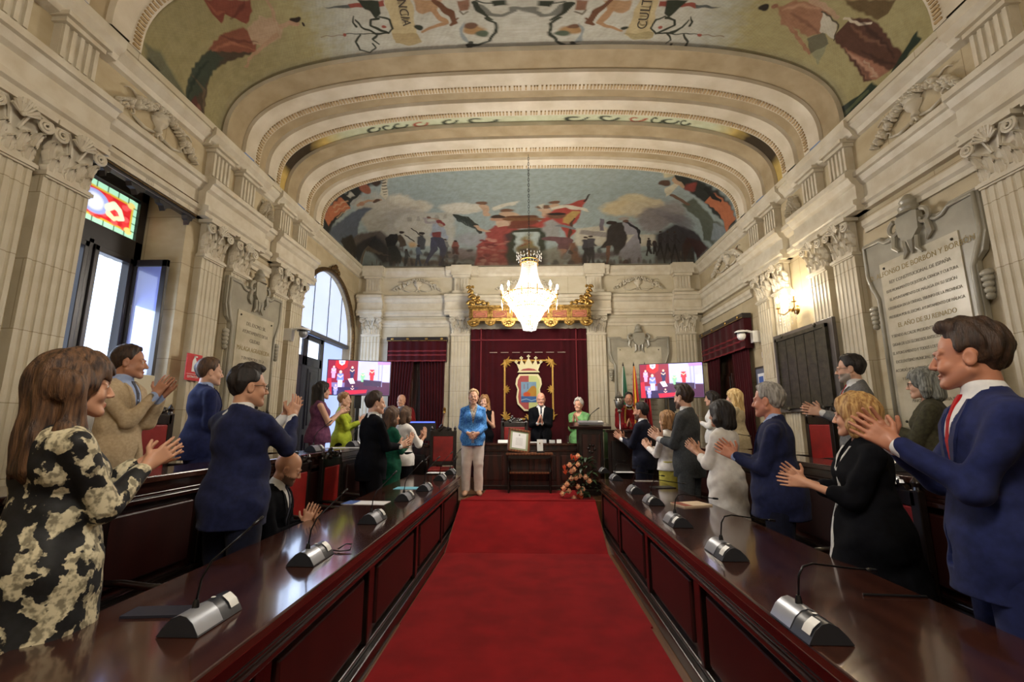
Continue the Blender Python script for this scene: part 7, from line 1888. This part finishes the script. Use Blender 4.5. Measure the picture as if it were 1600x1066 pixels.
t_, rg_ = put(628,615,None,PF,PI-.2,'bald mace bearer in a crimson cape with gold trim by the left curtain',dict(vox=.0075,skin=SK1,hair='bald',hcol=S(60,44,40),top=blouse(CAPE,name='cape',sleeve=.95,gs=.05,g=.05,hem=.3,flare=.06,neckd=1.44),shirt=dict(mat=WHT),legs=trou(BLK),pose='down',w=1.08),Y=9.25)
def gold_trim(t):
    mb = MB()
    for q in (-1,1): mb.tube([(q*.05,.085,1.47),(q*.085,.14,1.40),(q*.10,.175,1.25),(q*.09,.19,1.0),(q*.09,.21,.7)], .017, 6)
    mb.tube([(-.12,-.02,1.475),(-.1,.07,1.46),(0,.1,1.43),(.1,.07,1.46),(.12,-.02,1.475)], .012, 6); mb.build('gold_trim', GOLDP, t, smooth=True)
gold_trim(t_)
# centre
put(740,607,None,PF+.012,PI+.12,'smiling woman in blue lace jacket and ivory trousers at the end of the carpet',dict(vox=.0055,fem=True,w=1.02,skin=S(206,160,134),hair='pixie',hmat=H_AS,smile=True,top=dict(kind='jacket',mat=LACE,name='lace_jacket',hem=.80,sleeve=.92,vee=1.16,vw=.07,gs=.018,flare=.015,lapel=False),shirt=dict(mat=cloth('patterned_top',S(190,182,170),S(90,90,90),50),open=True,cuffs=False),legs=trou(IVO,g=.026),pose='clasp',hc=(0,.20,.97),shoes=mat('nude_shoe',S(190,150,124),.4),beads=GOLD),Y=7.55)
put(757,616,None,PF,PI-.15,'woman with long light brown hair in a black sleeveless top behind the woman in blue',dict(vox=.0065,fem=True,bare=True,skin=SK2,hair='wavy',hmat=H_LB,smile=True,top=blouse(BLK,name='sleeveless_top',sleeve=0,hem=.8),legs=trou(BLK),hc=(-.07,.24,1.33),f=(0,.2,1),hturn=0,w=.98),Y=9.05)
put(845,612,None,PF,PI,'elderly man in glasses and dark suit behind the head table',dict(vox=.006,skin=S(206,150,126),hair='bald',hcol=S(150,140,130),top=suit(BLK,.78,vw=.085),shirt=dict(mat=WHT),tie=DTIE,legs=trou(BLK),glasses=STEEL,hc=(.02,.27,1.22),f=(-.1,.4,1),w=1.06,belly=.03,hpitch=.12),Y=9.0)
put(904,622,None,PF,PI-.45,'grey haired woman in a shiny green blouse at the right end of the head table',dict(vox=.0065,fem=True,w=1.08,skin=S(208,158,132),hair='curlshort',hvol=.026,hmat=H_WH,smile=True,top=blouse(SGR,sleeve=.85,hem=.84,gs=.026,fold=.006),legs=trou(SGR),hc=(.0,.26,1.38),f=(0,.3,1)),Y=9.0)
t_, rg_ = put(982,612,None,PF,PI-.15,'mace bearer with bow tie in a crimson and gold tabard in front of the flags',dict(vox=.007,skin=SK3,hair='short',hmat=H_BK,top=blouse(CAPE,name='tabard',sleeve=.95,gs=.045,g=.045,hem=.3,flare=.05,neckd=1.40),shirt=dict(mat=WHT),legs=trou(BLK),hc=(.03,.26,1.14),f=(0,.6,.8),w=1.05),Y=9.15)
gold_trim(t_)
mb = MB(); mb.prism([(-.055,-.022),(0,-.008),(.055,-.022),(.055,.022),(0,.008),(-.055,.022)], 0, .02, lambda u,v,d: (u,.088+d,1.455+v)); mb.build('bow_tie', BLK, t_)
mc_ = thing('ceremonial_mace', 'silver ceremonial mace held by the mace bearer in front of the flags', 'mace', (float(atY(966,640,9.0)[0]),8.88,PF))
mb = MB(); mb.tube([(0,0,0.02),(0,0,1.4)], .016, 8); mb.build('shaft', STEEL, mc_, smooth=True); mb = MB(); mb.lathe([(.02,0),(.05,.03),(.03,.06),(.075,.12),(.09,.2),(.07,.27),(.085,.3),(.04,.34),(.02,.4),(0,.42)], (0,0,1.32), 16)
for k in range(8): mb.ball((.08*math.cos(k*PI/4),.08*math.sin(k*PI/4),1.56), .022, 6, 4)
mb.build('mace_head', mat('old_silver',S(170,166,156),.35,.9,col2=S(110,106,98),nscale=30), mc_, smooth='auto')
# right side
put(1002,627,1.74,z0,.95,'short bearded man in a navy suit, farthest at the right desk beside the lectern',dict(vox=.0065,skin=SK3,hair='short',hvol=.008,hmat=H_BK,beard=True,hcol=S(30,22,20),top=suit(NAVY2),shirt=dict(mat=WHT),tie=DTIE,legs=trou(NAVY2),hc=(0,.38,1.27),f=(0,.75,.65),w=.98))
put(1042,640,1.93,z0,.75,'blonde woman in a white jacket and yellow skirt behind the right desk',dict(vox=.0065,fem=True,skin=SK2,hair='bob',hmat=H_LB,top=blouse(WJK,name='jacket',sleeve=.9,hem=.92,gs=.016),legs=dict(kind='skirt',name='skirt',hem=.45,mat=YEL),hc=(0,.38,1.28),f=(0,.6,.8),w=1.05))
put(1068,600,1.93,z0,.9,'tall bearded man in a grey suit behind the right desk',dict(vox=.0065,skin=SK2,hair='quiff',hmat=H_BR,beard=True,hcol=S(34,24,20),top=suit(GRY,.78),shirt=dict(mat=WHT),tie=DTIE,legs=trou(GRY),hyaw=-.3,hc=(0,.36,1.22),f=(0,.75,.65),w=.95))
put(1126,625,1.95,z0,.72,'dark haired woman in a white dress behind the right desk',dict(vox=.006,fem=True,w=1.12,skin=SK1,hair='bob',hvol=.022,hwide=1.12,hmat=H_BK,hcol=S(24,16,16),top=blouse(CREAMW if False else WJK,name='dress',sleeve=.72,skirt=.5,hem=.5,skw=.19,gs=.022,fold=.005),hc=(0,.36,1.30),f=(0,.7,.7)))
put(1200,596,1.95,z0,1.05,'grey haired man in a navy jacket and open blue collar at the right desk',dict(vox=.0055,skin=S(196,134,108),hair='short',hvol=.015,hmat=H_GR,hcol=S(120,110,100),top=suit(NAVY,.76,fold=.005),shirt=dict(mat=LBL,open=True),legs=trou(NAVY2),hc=(0,.34,1.24),f=(0,.8,.6),w=1.16,belly=.05,face=1.06,cvox=.008,hyaw=-.28))
put(1335,612,1.95,z0,1.2,'blonde woman in a black jacket edged in white, clapping with open hands',dict(vox=.0055,fem=True,w=1.2,belly=.03,skin=S(204,152,124),hair='bob',hvol=.018,hmat=H_BL,top=dict(kind='jacket',mat=BLK,name='black_jacket',hem=.62,sleeve=.70,vee=.95,vw=.06,gs=.026,g=.028,flare=.05,lapel=False,fold=.006),shirt=dict(mat=BLK,open=True,cuffs=False),legs=trou(BLK),hc=(0,.40,1.24),f=(0,.95,.35),gap=.05,cross=2.2,hyaw=-.45,edging=WHT,beads=mat('pale_beads',S(210,196,180),.3),cvox=.008))
t7, r7 = put(1512,497,1.9,z0,1.12,'smiling man in a royal navy suit with red tie, nearest on the right',dict(vox=.005,skin=S(176,120,94),hair='quiff',hvol=.012,hmat=H_BR,smile=True,top=suit(BLUE,.76,fold=.005,vw=.07),shirt=dict(mat=WHT),tie=RTIE,legs=trou(BLUE),hc=(0,.34,1.335),f=(.0,.72,.75),w=1.04,cvox=.0065,hyaw=-.4,elb=.45))
put(1328,552,3.08,PF,1.15,'man with a grey goatee and glasses in a grey suit by the bronze plaque',dict(vox=.0065,skin=SK2,hair='short',hvol=.016,hmat=H_BK,hcol=S(150,146,140),brow=S(50,40,36),beard=True,beardcol=S(150,138,126),top=suit(LGR),shirt=dict(mat=WHT),tie=RTIE,legs=trou(LGR),glasses=STEEL,hyaw=-.25,hc=(0,.36,1.24),f=(0,.95,.35),w=1.02))
put(1442,574,3.08,PF,.85,'grey haired woman in glasses and an olive blouse in front of the marble tablet',dict(vox=.0065,fem=True,w=1.18,belly=.03,skin=SK2,hair='bob',hvol=.02,hmat=H_SG,hcol=S(80,80,78),top=blouse(OLV,sleeve=.8,hem=.8,gs=.024),legs=trou(OLV),glasses=BLACK,hc=(0,.36,1.3),f=(0,.75,.65),beads=GOLD))
put(1112,610,3.15,PF,1.2,'dark haired woman in a white top behind the woman in white dress',dict(vox=.0075,fem=True,skin=SK2,hair='mid',hmat=H_BK,top=blouse(WHT,sleeve=.8,hem=.84),legs=trou(BLK),hc=(0,.34,1.28)))
put(1147,607,3.2,PF,.9,'woman with wavy pale blonde hair in a beige top on the raised right row',dict(vox=.007,fem=True,w=1.12,skin=SK2,hair='wavylong',hvol=.018,hmat=H_YB,top=blouse(CRM,sleeve=.8,hem=.8,gs=.02),legs=trou(CRM),hc=(0,.34,1.2)))
edge_ = 1

# ------------------------------------------------------------------ light and camera
add_light('POINT', (CH1[0],CH1[1],CH1[2]+.62), 190, (1,.915,.79), .4, name='chandelier_light')
add_light('POINT', (CH1[0],CH1[1]-.0,CH1[2]-.25), 40, (1,.915,.79), .25, name='chandelier_light')
add_light('POINT', (0,.4,3.25+.62), 135, (1,.915,.79), .4, name='chandelier_light')
add_light('POINT', (0,.4,2.95), 40, (1,.915,.79), .3, name='chandelier_light')
add_light('POINT', (3.55,6.42,3.3), 26, (1,.82,.55), .1, name='sconce_light')
add_light('AREA', (-4.3,4.25,2.3), 60, (.58,.72,1), .95, (0,-PI/2,0), 2.2, 'window_daylight')
add_light('AREA', (-3.95,8.7,2.6), 60, (.58,.72,1), 2.0, (0,-PI/2,0), 2.6, 'door_daylight')
w = bpy.data.worlds.new('world'); SC.world = w; w.use_nodes = True
w.node_tree.nodes['Background'].inputs[0].default_value = (.5,.6,.8,1); w.node_tree.nodes['Background'].inputs[1].default_value = .3
c = bpy.data.cameras.new('camera'); co = bpy.data.objects.new('camera', c); link(co); SC.camera = co
c.sensor_width = 36; c.sensor_fit = 'HORIZONTAL'; c.lens = FPX/1600*36; c.clip_start = .05; c.clip_end = 60
co.location = (0,0,HC); co.rotation_euler = (PI/2+PIT, 0, YAW)
SC.view_settings.view_transform = 'Standard'; SC.view_settings.look = 'None'; SC.view_settings.gamma = 1; SC.view_settings.exposure = -0.15
